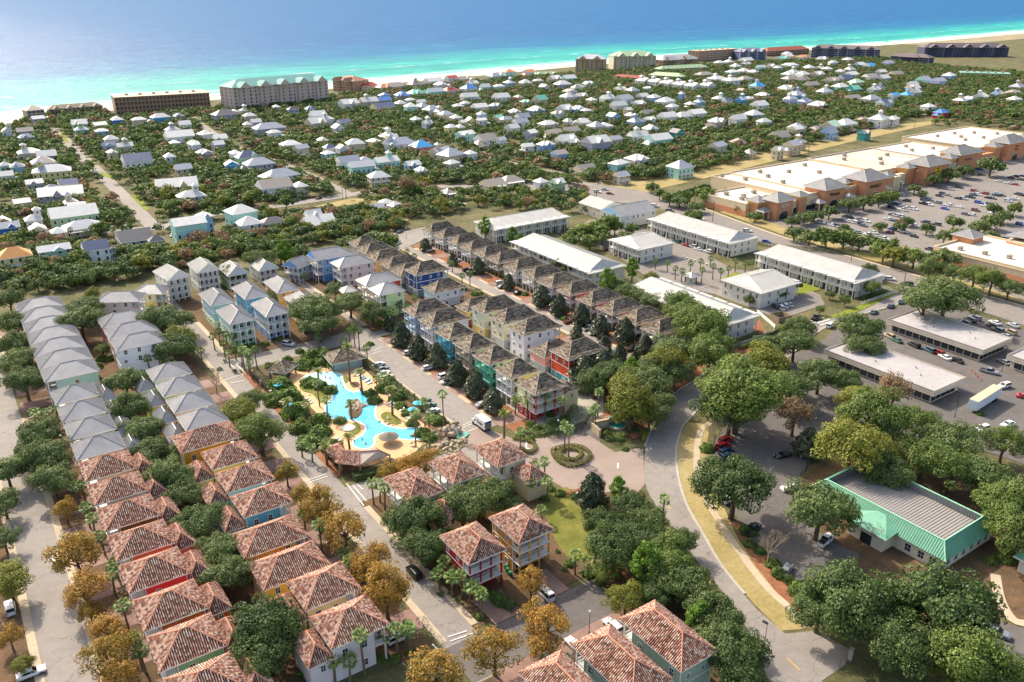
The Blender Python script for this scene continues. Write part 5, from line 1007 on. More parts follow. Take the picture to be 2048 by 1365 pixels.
# ------------------------------------------------------------------ flat-roofed offices
def office(x0, x1, y0, y1, h, label):
    cx, cy = (x0 + x1) / 2, (y0 + y1) / 2; o = root('office_building', cx, cy, 0, 0, label, 'office building', 'low flat-roofed offices')
    part(o, 'wall', wallm('#bdb0a0'), lambda m: m.box(x0 - cx + 1.2, x1 - cx - 1.2, y0 - cy + 1.2, y1 - cy - 1.2, 0, h - 1.6, cap=False, bot=False))
    flat_z = h
    def fascia(m):
        a, b, c, d = x0 - cx, x1 - cx, y0 - cy, y1 - cy
        m.box(a, b, c, c + .5, h - 1.7, h); m.box(a, b, d - .5, d, h - 1.7, h); m.box(a, a + .5, c + .5, d - .5, h - 1.7, h); m.box(b - .5, b, c + .5, d - .5, h - 1.7, h); m.box(a + .4, b - .4, c + .4, d - .4, h - 1.72, h - 1.6)
    part(o, 'parapet', wallm('#c3b7a6'), fascia)
    part(o, 'coping', m_plain('dark_coping', '#6e6860', 0.6), lambda m: (m.box(x0 - cx - .06, x1 - cx + .06, y0 - cy - .06, y0 - cy + .3, h, h + .08), m.box(x0 - cx - .06, x1 - cx + .06, y1 - cy - .3, y1 - cy + .06, h, h + .08), m.box(x0 - cx - .06, x0 - cx + .3, y0 - cy + .3, y1 - cy - .3, h, h + .08), m.box(x1 - cx - .3, x1 - cx + .06, y0 - cy + .3, y1 - cy - .3, h, h + .08)))
    part(o, 'roof_surface', GREYROOF, lambda m: m.box(x0 - cx + .5, x1 - cx - .5, y0 - cy + .5, y1 - cy - .5, h - .6, h - .35, bot=False))
    part(o, 'stucco_stripe', wallm('#a89c8d'), lambda m: m.box(x0 - cx - .03, x1 - cx + .03, y0 - cy - .03, y1 - cy + .03, h - 1.05, h - .9, cap=False, bot=False))
    n = int((y1 - y0 - 3) / 2.6)
    for i in range(n):
        y = y0 + 1.8 + i * 2.6 - cy
        for s in (-1, 1): part(o, 'window', GLASS, lambda m: (m.box(-.05, .05, -1.15, 1.15, 0, 1.9)), (s * ((x1 - x0) / 2 - 1.19), y + .9, .5))
    for i in range(int((x1 - x0 - 3) / 2.6)):
        for s in (-1, 1): part(o, 'window', GLASS, lambda m: m.box(-1.15, 1.15, -.05, .05, 0, 1.9), (x0 + 2.6 + i * 2.6 - cx, s * ((y1 - y0) / 2 - 1.19), .5))
    ac_unit(o, 2, (y1 - y0) * .3, h - .4, .6); ac_unit(o, 1, (y1 - y0) * .2, h - .4, .45)
    part(o, 'roof_vent', CONCG, lambda m: [m.cyl(a, b, h - .4, h + .25, .2) for a, b in ((-3, 4), (3, -6), (-1, -10), (4, 8))])
    return o
office(224.6, 242.2, 109.6, 147.5, 4.6, 'long low office with pale grey flat roof beside the white trailer'); office(266.4, 285.4, 117.5, 152, 4.6, 'low office with grey flat roof nearest the highway'); office(269.5, 300, 74, 111.5, 4.6, 'low grey-roofed office cut by the right edge')
# green hip-roofed building: mansard skirt around a sunken flat roof
gb = root('green_roofed_office', 163, 82, 0, 0, 'cream office with green ribbed mansard roof around sunken grey roof', 'office building')
part(gb, 'wall', wallm('#cfc6b2'), lambda m: m.box(-9.2, 10.8, -16, 15.5, 0, 3.9, cap=False, bot=False))
OUT = [(-10, -17), (12, -17), (12, 16.9), (-10, 16.9)]; INN = [(-7.6, -14.8), (7.8, -14.8), (7.8, 13.9), (-7.6, 13.9)]
def skirt(m):
    for i in range(4):
        j = (i + 1) % 4; m.add([(*OUT[i], 3.7), (*OUT[j], 3.7), (*INN[j], 6.6), (*INN[i], 6.6)], [(0, 1, 2, 3)])
sk = part(gb, 'roof', METALG, skirt)
def seams(m):
    for i in range(4): j = (i + 1) % 4; cover(m, [(*OUT[i], 3.7), (*OUT[j], 3.7), (*INN[j], 6.6), (*INN[i], 6.6)], 'seam')
part(sk, 'roof_seam', METALG, seams, kind='stuff')
part(sk, 'ridge_cap', m_plain('pale_green_cap', '#8fc7a2', 0.5), lambda m: ([m.tube([(*OUT[i], 3.75), (*INN[i], 6.65)], [.14, .14], 5) for i in range(4)], [m.tube([(*INN[i], 6.65), (*INN[(i + 1) % 4], 6.65)], [.16, .16], 5) for i in range(4)]))
part(gb, 'roof_well_wall', m_metal('grey_corrugated', '#797b7a', '#878987', 0.6), lambda m: m.box(-7.55, 7.75, -14.75, 13.85, 4.6, 6.6, cap=False, bot=False))
part(gb, 'roof_surface', m_metal('ribbed_grey_roof', '#86817b', '#938d87', 0.6), lambda m: (m.box(-7.5, 7.7, -14.7, 13.8, 4.4, 4.8, bot=False)))
part(gb, 'roof_rib', m_metal('ribbed_grey_roof', '#86817b', '#938d87', 0.6), lambda m: [m.box(-7.5, 7.7, -14.5 + k * .7, -14.42 + k * .7, 4.8, 4.9) for k in range(40)], kind='stuff')
part(gb, 'well_rib', m_metal('grey_corrugated', '#797b7a', '#878987', 0.6), lambda m: [m.box(7.62, 7.72, -14.4 + k * .6, -14.25 + k * .6, 4.8, 6.55) for k in range(46)] + [m.box(-7.2 + k * .6, -7.05 + k * .6, 13.7, 13.82, 4.8, 6.55) for k in range(24)], kind='stuff')
part(gb, 'roof_hatch', CONCG, lambda m: m.box(6.2, 7.5, 4.5, 6.2, 4.8, 7.2))
def gporch(m): m.add([(-14, -6, 3.9), (-14, 4, 3.9), (-6.8, -1, 6.4), (-7, -6.0, 4.6), (-7, 4, 4.6)], [(1, 0, 2), (0, 3, 2), (4, 1, 2)])
pr = part(gb, 'porch_roof', METALG, gporch); part(gb, 'porch_wall', wallm('#cfc6b2'), lambda m: m.box(-13.2, -9, -5.2, 3.2, 0, 3.9, cap=False, bot=False))
part(gb, 'entry_door', GLASS, lambda m: m.box(-13.3, -13.15, -2.4, .2, 0, 2.6))
for y in (-14, -11.5, -8.5, 6, 9, 12): add_window(gb, -9.2, y, .9, math.pi, 1.3, 1.7)
for x in (-6.5, -3.5, -.5, 2.5, 5.5, 8.5): add_window(gb, x, -16, .9, -math.pi / 2, 1.2, 1.7)
for y in (-12, -6, 0, 6, 12): add_window(gb, 10.8, y, .9, 0, 1.2, 1.7)
g2 = root('green_roofed_office', 190, 40, 0, 0, 'second green-roofed cream office cut by the right edge', 'office building')
part(g2, 'wall', wallm('#cfc6b2'), lambda m: m.box(-8, 10, -12, 12, 0, 3.9, cap=False, bot=False)); add_roof(g2, 1, 0, 3.8, 20, 26, 3.2, 'green')
for y in (-9, -5, -1, 3, 7): add_window(g2, -8, y, .9, math.pi, 1.2, 1.8)
_x, _y = PX(2022, 1110, 3.8); g2.location = (_x + 9, _y - 13.5, 0)
# ------------------------------------------------------------------ beachfront blocks
def condo(name, label, uL, vL, uR, vR, zt, depth, wall, floors, bays, roof='flat', rcol=None, arch=False, cat='apartment block', gables=0, frame=None, win=1.5, rise=4.0):
    a, b = Vector(PX(uL, vL, zt)), Vector(PX(uR, vR, zt)); L = (b - a).length; rz = math.atan2(b.y - a.y, b.x - a.x); c = root(name, a.x, a.y, 0, rz, label, cat)
    fh = zt / floors
    part(c, 'wall', wallm(wall), lambda m: m.box(0, L, 0, depth, 0, zt, cap=True, bot=False))
    part(c, 'floor_band', wallm(frame or '#d1c6b8'), lambda m: [m.box(-.15, L + .15, -.3, 0, fh * k - .2, fh * k + .2) for k in range(1, floors + 1)])
    part(c, 'pier', wallm(frame or wall), lambda m: [m.box(L * k / bays - .35, L * k / bays + .35, -.5, -.02, 0, zt - .21) for k in range(0, bays + 1, 3)])
    f, p = win_meshes(win, fh * .55, False)
    for k in range(floors):
        for i in range(bays): link('window', p, [GLASS], c, (L * (i + .5) / bays, -.02, fh * k + fh * .2), -math.pi / 2)
    for k in range(floors):
        for i in range(max(2, int(depth / 7))): link('window', p, [GLASS], c, (0.02, depth * (i + .5) / max(2, int(depth / 7)), fh * k + fh * .2), math.pi)
    if arch:
        for k in range(floors):
            for i in range(bays): link('arch', arch_mesh(L / bays - .7, fh - .3, 1.2), [wallm(frame or wall)], c, (L * (i + .5) / bays, -.35, fh * k))
    if roof == 'flat':
        part(c, 'roof_surface', CREAMROOF if rcol is None else wallm(rcol), lambda m: m.box(-.3, L + .3, -.6, depth + .3, zt + .01, zt + .35)); part(c, 'rooftop_unit', CONCG, lambda m: [m.box(L * k / 7 - 1.5, L * k / 7 + 1.5, depth * .4, depth * .4 + 3, zt + .35, zt + 1.9) for k in range(1, 7)])
    else:
        rm = wallm(rcol); add_roof(c, L / 2, depth / 2, zt, L + 1.5, depth + 1.5, rise, 'metal', detail=False, mat=m_plain('condo_roof_' + rcol.strip('#'), rcol, 0.7, 0.1, .3))
        for g in range(gables):
            x = L * (g + .5) / gables; add_roof(c, x, 1.5, zt, L / gables * .55, 9 + depth * .3, rise * .8, 'metal', 0, 0, 0.0, None, 'gable_roof', False, m_plain('condo_roof_' + rcol.strip('#'), rcol, 0.7, 0.1, .3), wallm(wall))
            part(c, 'projecting_bay', wallm(wall), lambda m: m.box(x - L / gables * .2, x + L / gables * .2, -1.6, .02, 0, zt + .5))
            for k in range(floors): link('window', p, [GLASS], c, (x, -1.62, fh * k + fh * .25), -math.pi / 2)
    return c
condo('apartment_block', 'brown flat-roofed beachfront block with rows of arched balconies', 228, 196, 418, 186, 16.5, 34, '#8b6f5d', 4, 26, 'flat', '#b59f88', True, frame='#9c826e')
condo('apartment_block', 'large pinkish condominium with stepped green gabled roofs on the beach', 464, 176, 655, 160, 24, 26, '#b5a39b', 7, 20, 'gable', '#5d918a', gables=5, frame='#c0b2aa', rise=6.5)
condo('row_house_block', 'tan gabled row of beach flats left of the brown block', 98, 219, 204, 211, 8, 10, '#a5967f', 3, 12, 'gable', '#85745f', gables=4, rise=3.2)
condo('beach_house', 'tall tan beach house beside the sandy access path', 54, 222, 88, 219, 10, 14, '#8e8278', 3, 4, 'gable', '#a59a88', cat='house')
condo('beach_house', 'large brown stepped villa right of the pinkish condominium', 666, 160, 708, 163, 13, 26, '#a5826b', 4, 5, 'gable', '#8c5e4b', gables=2, cat='house', rise=5)
condo('apartment_block', 'tan condominium with silver gables standing by the breakers', 1152, 118, 1209, 119, 20, 24, '#a78f75', 7, 8, 'gable', '#a8a8aa', gables=2, rise=6)
condo('apartment_block', 'cream condominium with pale green roof on the beach', 1228, 113, 1312, 112, 20, 30, '#b5ad9a', 7, 12, 'gable', '#8fa582', gables=3, rise=7)
condo('apartment_block', 'brown beach lodge with two long silver gable roofs', 1326, 121, 1396, 117, 8, 26, '#8f7765', 3, 9, 'gable', '#aaa6a2', gables=2, rise=7)
condo('apartment_block', 'brown flat-topped beach apartment block with balconies', 1398, 103, 1476, 98, 17, 24, '#9c7f6c', 5, 14, 'flat', '#b39a85')
condo('apartment_block', 'blue-grey gabled beach condominium with white trim', 1480, 104, 1533, 103, 14, 24, '#566084', 5, 9, 'gable', '#6e6f80', gables=3, frame='#c9ccd6', rise=6)
condo('apartment_block', 'long red-roofed beach block behind the pale villas', 1536, 103, 1618, 98, 9, 22, '#7f5a49', 3, 12, 'gable', '#9a5340', rise=6)
condo('apartment_block', 'dark grey gabled condominium with white arched gables', 1624, 96, 1757, 100, 17, 24, '#4b4f66', 5, 22, 'gable', '#6a625f', gables=5, frame='#c4c4cc', rise=6)
condo('beach_hotel', 'large dark blue-grey beach hotel with long gabled wings', 1850, 95, 2019, 95, 17, 30, '#45465c', 5, 26, 'gable', '#5e5558', gables=5, frame='#8f8f9c', rise=7, cat='hotel')
condo('beach_hotel', 'lower dark wing of the hotel with pale hipped centre', 1782, 112, 1858, 116, 10, 22, '#434458', 3, 12, 'gable', '#655a58', gables=1, frame='#8f8f9c', cat='hotel', rise=5)
condo('sports_hall', 'long flat building with sea green roof near right edge', 1922, 146, 2022, 149, 7, 30, '#a99b86', 1, 10, 'flat', '#6f9a85', cat='hall', win=2.5)
condo('row_house_block', 'long dark red-roofed motel range behind the palms', 1226, 153, 1292, 158, 6, 10, '#6b4038', 2, 12, 'gable', '#8c3a34', rise=3)
condo('row_house_block', 'pale green-roofed flats right of the dark red range', 1298, 150, 1362, 154, 7, 14, '#b5b08f', 2, 8, 'gable', '#9fb08a', rise=4)
condo('row_house_block', 'low pale green hip-roofed flats in the trees', 1322, 139, 1416, 134, 6, 16, '#a9a78c', 2, 8, 'gable', '#94a883', rise=4)
condo('row_house_block', 'green-roofed row of small beach pavilions', 1070, 149, 1115, 148, 5, 8, '#b9b79a', 1, 6, 'gable', '#9db28c', gables=3, rise=3)
# ------------------------------------------------------------------ beach neighbourhood: every house of the photo, one by one
WC = {'w': ('#d3d0cc', 'white'), 'y': ('#d6c687', 'yellow'), 'b': ('#8aa9cc', 'light blue'), 'a': ('#9fcabf', 'aqua'), 'g': ('#93b58d', 'green'), 'p': ('#d6928a', 'pink'), 't': ('#bfb098', 'beige'), 'l': ('#9d9aa6', 'grey'), 'r': ('#b8394f', 'crimson'), 'c': ('#3f96c4', 'sky blue'), 'B': ('#2d68b8', 'royal blue'), 'v': ('#b9b8dc', 'lavender'), 'e': ('#2f8d8c', 'teal')}
RC = {'w': ('#c9c5be', 'white'), 's': ('#9a9ca3', 'silver'), 'n': ('#4c5874', 'navy'), 'b': ('#3f78b8', 'blue'), 'g': ('#6fb59a', 'sea green'), 'r': ('#a8443a', 'red'), 'o': ('#c1744a', 'orange'), 't': ('#978b80', 'brownish grey'), 'd': ('#5c5a5c', 'dark grey'), 'k': ('#c2813f', 'bright orange'), 'G': ('#aac6a4', 'pale green'), 'B': ('#3f9ad0', 'bright blue')}
def rmat(k): return m_plain('beach_roof_' + k, RC[k][0], 0.5, 0.08, 0.4, 0.4)
BH = []     # footprints used to keep trees clear
rdh = random.Random(21)
def bh_win():
    def mk():
        m = MB(); m.box(-.06, .06, -.62, .62, -.1, 1.75, 0); m.box(-.04, .09, -.48, .48, 0, 1.62, 1); return m.mesh('window')
    return cached('bhwin', mk)
def beach_house(u, v, wpx, rk, wk, big=None):
    rk = rk if rk in RC else 't'; wk = wk if wk in WC else 'w'
    ze = big if big else (3.2 if rk == 't' and wk == 't' else rdh.choice([5.6, 6.2, 6.8]))
    if v < 330 and not big: ze += 0.8
    X, Y = PX(u, v, ze + 1.2); mp = MPP(u, v); w_ = max(7.0, min(26, wpx * mp * 0.86)); d_ = max(7.5, min(14, w_ * rdh.uniform(.6, .95)))
    rise = min(4.2, d_ * rdh.uniform(.24, .36)); gable = rdh.random() < 0.45
    if rdh.random() < 0.4 and wpx * mp < 15: L, W = d_, w_ * 0.8
    else: L, W = w_, d_
    h = root('beach_house', X, Y, 0, R(rdh.choice([0, 0, 0, 0, 6, -8, 12])), f'{WC[wk][1]} beach house with {RC[rk][1]} roof', 'house', 'beach neighbourhood houses', True)
    BH.append((X, Y, max(L, W) * .62))
    part(h, 'wall', wallm(WC[wk][0]), lambda m: m.box(-L / 2 + .5, L / 2 - .5, -W / 2 + .5, W / 2 - .5, 0, ze, cap=False, bot=False))
    rm = rmat(rk); e = 0.0 if gable else None
    add_roof(h, 0, 0, ze, L, W, rise, 'metal', 0, 0, e, e, 'roof', False, rm, wallm(WC[wk][0]))
    near = v > 300
    nfl = 2 if ze > 4.5 else 1; fr = [WHITE, GLASS]; me = bh_win()
    for k in range(nfl):
        n = max(2, int(L / (3.2 if near else 4.6)))
        for i in range(n):
            if rdh.random() < .8: link('window', me, fr, h, (-L / 2 + L * (i + .5) / n, -W / 2 + .5, 1 + k * 2.9), -math.pi / 2)
        n = max(1, int(W / 4.2))
        for i in range(n):
            if rdh.random() < .7: link('window', me, fr, h, (-L / 2 + .5, -W / 2 + W * (i + .5) / n, 1 + k * 2.9), math.pi)
    q = rdh.random()
    if q < 0.3:   # porch in front
        part(h, 'porch', WHITE, lambda m: (m.box(-L * .4, L * .4, -W / 2 - 1.6, -W / 2 + .5, 2.8, 3.0), [m.box(x - .12, x + .12, -W / 2 - 1.6, -W / 2 - 1.36, 0, 2.8) for x in (-L * .38, -L * .13, L * .13, L * .38)], m.box(-L * .4, L * .4, -W / 2 - 1.6, -W / 2 - 1.52, 3.6, 3.8)))
    elif q < 0.55 and ze > 5:   # cross gable
        x = rdh.uniform(-.2, .2) * L; add_roof(h, x, -W * .3, ze - .02, min(5, L * .4), W * .62, rise * .85, 'metal', 0, 0, 0.0, None, 'gable_roof', False, rm, wallm(WC[wk][0]))
    elif q < 0.68 and ze > 5:   # lookout tower
        x = rdh.uniform(-.3, .3) * L; part(h, 'tower_wall', wallm(WC[wk][0]), lambda m: m.box(x - 1.5, x + 1.5, -1.5, 1.5, ze, ze + rise + 2.2, cap=False, bot=False)); add_roof(h, x, 0, ze + rise + 2.2, 4, 4, 1.5, 'metal', 0, 0, None, None, 'tower_roof', False, rm)
        for a in range(4): link('window', me, fr, h, (x + 1.5 * math.cos(a * math.pi / 2), 1.5 * math.sin(a * math.pi / 2), ze + rise + .2), a * math.pi / 2, .7)
    elif q < 0.85:   # lower wing
        s = rdh.choice((-1, 1)); x = s * (L / 2 + 1.5); part(h, 'wing_wall', wallm(WC[wk][0]), lambda m: m.box(x - 2.2, x + 2.2, -W * .3, W * .25, 0, ze * .55, cap=False, bot=False)); add_roof(h, x, -W * .03, ze * .55, 5.4, W * .62, rise * .6, 'metal', 0, 0, None, None, 'wing_roof', False, rm)
    return h
def zoomed(ox, oy, sc, s):
    for ln in s.split():
        a = ln.split(','); beach_house(ox + float(a[0]) / sc, oy + float(a[1]) / sc, float(a[2]) / sc, a[3][0], a[3][1], float(a[4]) if len(a) > 4 else None)
zoomed(0, 180, 4.876, '365,265,130,wl 60,385,150,tw 240,385,160,tl 250,445,150,sl 280,590,220,wt 450,620,190,wl 415,685,230,tw 165,725,140,sb 40,715,80,sa 500,765,370,sy 60,810,130,ww 330,885,170,wl 660,890,190,ny 500,935,150,ng 590,985,440,wl 205,1070,170,wt 690,1075,200,st 745,1110,180,ww 770,315,150,wg 790,372,140,wg 965,325,140,wy 990,385,130,wb 1140,275,150,wB 1355,275,150,wt 1560,250,190,wc,7.5 1740,240,110,sl 1080,462,140,ww 1060,518,130,nb 1215,530,160,wt 1090,590,100,wt 1330,660,280,nw 1650,630,160,ww 1680,372,150,wl 1745,430,280,ww 1700,497,130,ww 1900,515,100,ww 1985,590,150,wl 1780,745,170,st 1720,905,420,wy 1860,1010,280,ww 1990,410,90,wt 1800,320,140,ww')
zoomed(0, 400, 4.876, '75,235,220,sB 130,510,330,ky 520,450,320,sa 925,440,290,nw 1310,345,340,dl 1520,365,100,dl 360,255,240,wt 560,285,140,ww 800,232,390,st,4 710,110,460,wg 320,165,170,ww 1830,195,330,wa,10 1985,130,150,wb,9.5 30,190,120,wt')
zoomed(380, 370, 4.876, '490,230,280,wa,9.3 570,345,240,ww,6 800,335,280,dl,3.2 1200,270,190,ww 1250,345,330,ww,3 1910,145,150,ww,3 2000,175,150,ww,3 1820,195,140,ww,3')
zoomed(380, 120, 4.876, '1740,240,200,rt 1890,255,180,ot 1990,240,140,sl 1895,328,100,bl 1895,378,130,bl 1545,410,190,ww 1740,390,190,wt 1880,445,240,ny 340,515,260,dl 430,490,80,ww 520,480,90,wt 580,530,130,wt 840,445,80,wt 1000,470,120,dl 1170,465,120,nb 1245,527,160,ww 1330,560,150,ww 1220,595,190,wt 1500,590,140,nw 1440,645,150,ww 640,590,110,wl 560,615,110,wt 770,645,370,sl 820,690,140,ww 150,705,150,ww 290,745,140,ww 270,805,140,wl 30,795,120,ww 150,890,190,wl 440,890,180,ww 560,925,250,ng 400,1000,180,sc 670,990,310,sl 870,1105,390,sw 820,1205,340,tw,6.5 1070,1205,190,wt 980,805,210,wt 1080,840,150,st 1290,765,110,wy 1360,835,130,nw 1345,892,130,wa 1480,840,100,ww 1610,795,190,wt 1790,775,130,wy 1930,725,160,ww 1980,795,200,sw 1540,965,230,sw 1700,955,130,sw 1670,1010,260,sa 1910,965,260,wa 1840,1115,230,wt')
zoomed(760, 120, 4.876, '160,245,170,tt,7 350,225,170,tt,7 520,195,220,ww 695,165,130,rw 830,175,140,tt,6 900,218,130,ww 590,230,130,ww 680,285,190,rw 865,265,170,bw 350,312,200,gt 535,295,170,sa 215,332,150,bl 40,335,120,bl 295,378,100,ww 400,397,90,ww 870,345,180,ww 1180,350,170,ww 1125,145,190,sw 1260,108,130,oa 1450,108,120,ow 1700,172,130,wt 1840,168,150,wa 1025,252,110,wa 1160,245,120,wa 1260,212,110,wb 1420,212,120,wt 1540,192,110,wt 1600,250,110,ww 1780,225,170,wl 1930,252,110,wa 2020,225,100,gt 1350,350,120,pp 1420,395,110,gt 1560,372,150,gt 1840,345,160,ww 1960,338,120,wt 1850,293,130,tw 760,435,110,ww 830,410,100,ww 970,445,160,ww 1120,432,120,wl 510,468,190,sw 415,440,120,st 640,515,150,st 580,492,120,wt 990,515,90,wv 740,548,130,ww 990,572,100,ww 1150,545,100,gt 1230,562,140,st 1390,542,150,sw 1370,590,160,sw 1520,475,160,wb 1310,492,120,ww 1640,608,190,wt 1860,672,190,tt,4 1690,702,190,tt,4 1975,592,150,ww 1830,582,90,ww 1290,645,140,ww 1470,692,150,wl 1180,762,80,ww,8 810,592,100,wy 880,572,80,wy 690,640,120,wy 780,640,90,wt 830,705,190,wa 1030,755,210,tw 970,802,140,tt 350,565,120,ww 460,600,100,ww 80,725,150,ww 110,745,130,wy 200,792,310,sw 400,822,220,Bp 590,872,220,st 690,902,250,st 880,892,120,ww 700,985,150,wt 315,1000,160,wb 400,1055,110,ww 1620,805,180,wb 1820,762,190,ww 1440,822,120,ww 1750,892,150,tb 1980,1045,160,tt 1730,1172,140,wg 1570,1165,130,ww 1270,1155,270,tt 1100,1190,240,tt 660,1270,130,tt 1800,465,160,ww 1930,462,140,wb 1730,505,120,tw 2010,480,110,wv 200,410,110,wt 300,440,130,wa')
zoomed(1140, 60, 4.402, '1315,280,100,ww 1400,275,90,ww 1550,260,160,ww 1460,312,90,ww 1550,292,90,ww 1680,322,90,wa 1770,312,80,wt 1860,245,150,gw 1910,205,110,ww 1830,325,90,wl 1950,302,130,ww 1430,362,120,wa 1530,352,110,wt 1610,362,110,wt 1920,382,120,wb 1930,422,140,tt,7 2000,402,100,wt 1540,422,150,tw 1650,482,140,Bw 1900,502,140,yy 1510,522,100,tt 1180,382,180,tt,7 440,512,120,wy 550,522,110,st 680,502,60,wa 640,572,130,ww 740,582,130,wb 840,615,180,ww 190,605,110,wt 330,592,120,ww 470,595,180,sw 430,650,150,ww 600,635,120,ww 150,465,120,sg 60,500,100,ta 985,552,60,wb,9 1060,642,120,wt 1140,622,100,wb 1310,592,120,ww 1385,610,100,nw 1510,602,100,wc 1670,648,140,ww 1690,562,140,wt 1570,592,110,sw 1940,595,120,wv,8 1995,552,110,nl 900,662,120,ww 680,722,150,tt 510,690,90,wt,8 530,740,120,wt 380,745,130,wb 230,832,140,st 300,830,140,ww 110,798,150,ww 580,792,140,sb 700,772,110,ww 860,748,170,ww 990,745,160,ww 1110,718,170,ww 1620,730,150,wb 1480,768,150,ww 1710,792,130,ww 1290,792,130,wt 1270,832,180,tt 710,855,140,ww 600,915,190,ww 780,942,240,wa 940,885,140,de 230,965,240,wl,9.3 30,972,100,ww 390,945,140,st 1990,855,120,wt,8 1840,922,200,tt 1960,992,150,st 1480,972,160,tt 1300,1002,190,st 1580,1065,130,tt 1830,1042,110,wt 590,1115,200,ww 430,1155,200,wa 970,1185,210,sa 130,1215,200,tt 450,1262,140,st'.replace('yy','wy'))
zoomed(1560, 40, 4.137, '60,295,110,wt 60,367,110,wt 345,318,80,ww 560,322,100,wt 440,345,90,ww 390,397,90,wt 330,392,80,wt 240,387,90,ww 190,442,120,wt 310,442,130,wt 500,417,90,ww 580,402,90,ww 590,442,130,ww 740,372,90,Bw 895,350,90,sv 660,362,100,wb 840,422,90,wl 540,472,120,nl 70,478,130,tt,6.5 180,483,140,tt,6.5 420,492,170,tt,6.5 260,527,140,tt,6.5 630,507,140,Ga 500,542,150,wa 750,462,130,tw 850,472,120,wl 960,442,130,tt,5 60,562,110,wy 140,608,140,sb 370,582,140,ww 90,652,120,ww 210,662,120,sb 310,692,150,ww 610,562,110,ge 830,548,90,nw 780,565,100,ww 600,642,170,tt 760,642,150,sw 870,672,150,nw 940,612,90,Bw 1050,607,110,Bw 1190,485,120,sa,8 1310,495,130,sv,8 1400,452,120,wb,8 1100,522,100,ww 1100,552,120,wt 1110,587,110,wt 1340,752,140,br,5 1550,642,120,wb 1500,655,120,wt 1660,622,140,ww 1800,602,100,wb 1930,592,160,tt,5 1940,645,110,wt 1965,542,140,st 820,805,190,ww 935,805,140,ww 540,845,200,ww 420,862,170,Gt 140,875,140,st,8 290,892,160,tt 410,912,140,sb 690,812,140,tt 160,992,140,wt 700,918,110,te 110,425,100,wt 1230,705,110,ww 190,300,120,ow')
# six tall white villas with lookout boxes
for i, (x, y) in enumerate([(650, 438), (755, 446), (865, 458), (975, 470), (1085, 482), (1212, 478), (1300, 420), (1430, 435)]):
    u, v = 1140 + x / 4.402, 60 + y / 4.402; X, Y = PX(u, v, 9); h = root('white_villa', X, Y, 0, 0, f'tall white gabled villa with lookout box, {ORD[i]} from left of eight', 'house', 'tall white villas'); BH.append((X, Y, 12))
    wd = 13 if i < 6 else 22
    part(h, 'wall', wallm('#d6d3cd'), lambda m: m.box(-wd / 2, wd / 2, -7, 9, 0, 8, cap=False, bot=False)); add_roof(h, 0, 1, 8, wd + 1, 17.5, 3.6, 'white', 0, 0, 0.0 if i < 6 else None, None, 'roof', False, METALW)
    part(h, 'lookout_wall', wallm('#d6d3cd'), lambda m: m.box(-2.2, 2.2, 2, 6, 9, 13, cap=False, bot=False)); add_roof(h, 0, 4, 13, 5.4, 5, 1.6, 'white', 0, 0, None, None, 'lookout_roof', False, METALW)
    for x2 in (-wd / 2 + 2.2, 0, wd / 2 - 2.2):
        for z in (1, 4.8): link('window', bh_win(), [WHITE, GLASS], h, (x2, -7, z), -math.pi / 2, 1.2)
    for y2 in (-4, 1, 6):
        for z in (1, 4.8): link('window', bh_win(), [WHITE, GLASS], h, (-wd / 2, y2, z), math.pi, 1.1)
    link('window', bh_win(), [WHITE, GLASS], h, (0, 2, 10.4), -math.pi / 2)
# ------------------------------------------------------------------ backyard pools
WATERP = m_plain('small_pool_water', '#2f9fb0', 0.06, 0.15, 0.8, 0.5)
for u, v, a, b in [(326, 498, 9, 5), (210, 533, 12, 4.5), (405, 384, 8, 4), (2022, 251, 9, 5), (915, 408, 7, 3)]:
    x, y = PX(u, v); p = root('swimming_pool', x, y, 0, 0, 'small turquoise backyard pool', 'pool', 'backyard pools', True); part(p, 'coping', CONC, lambda m: m.box(-a / 2 - 1.5, a / 2 + 1.5, -b / 2 - 1.5, b / 2 + 1.5, 0, .1)); part(p, 'water', WATERP, lambda m: m.box(-a / 2, a / 2, -b / 2, b / 2, .1, .13)); BH.append((x, y, 8))
# ------------------------------------------------------------------ trees among the beach houses
ROADS_KEEP = []
for px, wd in [([(108, 258), (150, 300), (205, 352), (262, 408), (300, 448), (318, 458)], 8), ([(60, 470), (180, 463), (318, 456), (420, 430), (560, 412), (690, 392), (790, 377), (880, 374), (1000, 374), (1110, 370)], 8), ([(385, 235), (420, 262), (480, 298), (570, 330), (640, 360), (700, 390)], 6), ([(690, 222), (760, 255), (860, 285), (960, 312), (1080, 340), (1180, 372)], 6), ([(1290, 285), (1400, 280), (1500, 262), (1640, 240)], 4)]:
    for x, y in smooth_line([PX(*p) for p in px], 8): ROADS_KEEP.append((x, y, wd * .5 + 3.5))
def clear(x, y, r): return all((x - a) ** 2 + (y - b) ** 2 > (c * .72 + r * .55) ** 2 for a, b, c in NEARB(x, y))
_grid = {}
for a, b, c in BH + ROADS_KEEP: _grid.setdefault((int(a // 25), int(b // 25)), []).append((a, b, c))
def NEARB(x, y):
    i, j = int(x // 25), int(y // 25); return [q for p in range(-1, 2) for s in range(-1, 2) for q in _grid.get((i + p, j + s), ())]
TREES = []   # (x, y, r, kind index)
rdt = random.Random(5)
BEACHPOLY = [(0, 262), (60, 240), (200, 225), (240, 240), (420, 222), (660, 196), (900, 172), (1150, 150), (1300, 140), (1480, 128), (1760, 118), (1800, 128), (2048, 150), (2048, 262), (1900, 240), (1850, 232), (1700, 268), (1560, 305), (1400, 342), (1290, 360), (1180, 372), (1000, 380), (880, 382), (700, 398), (560, 420), (330, 468), (0, 480)]
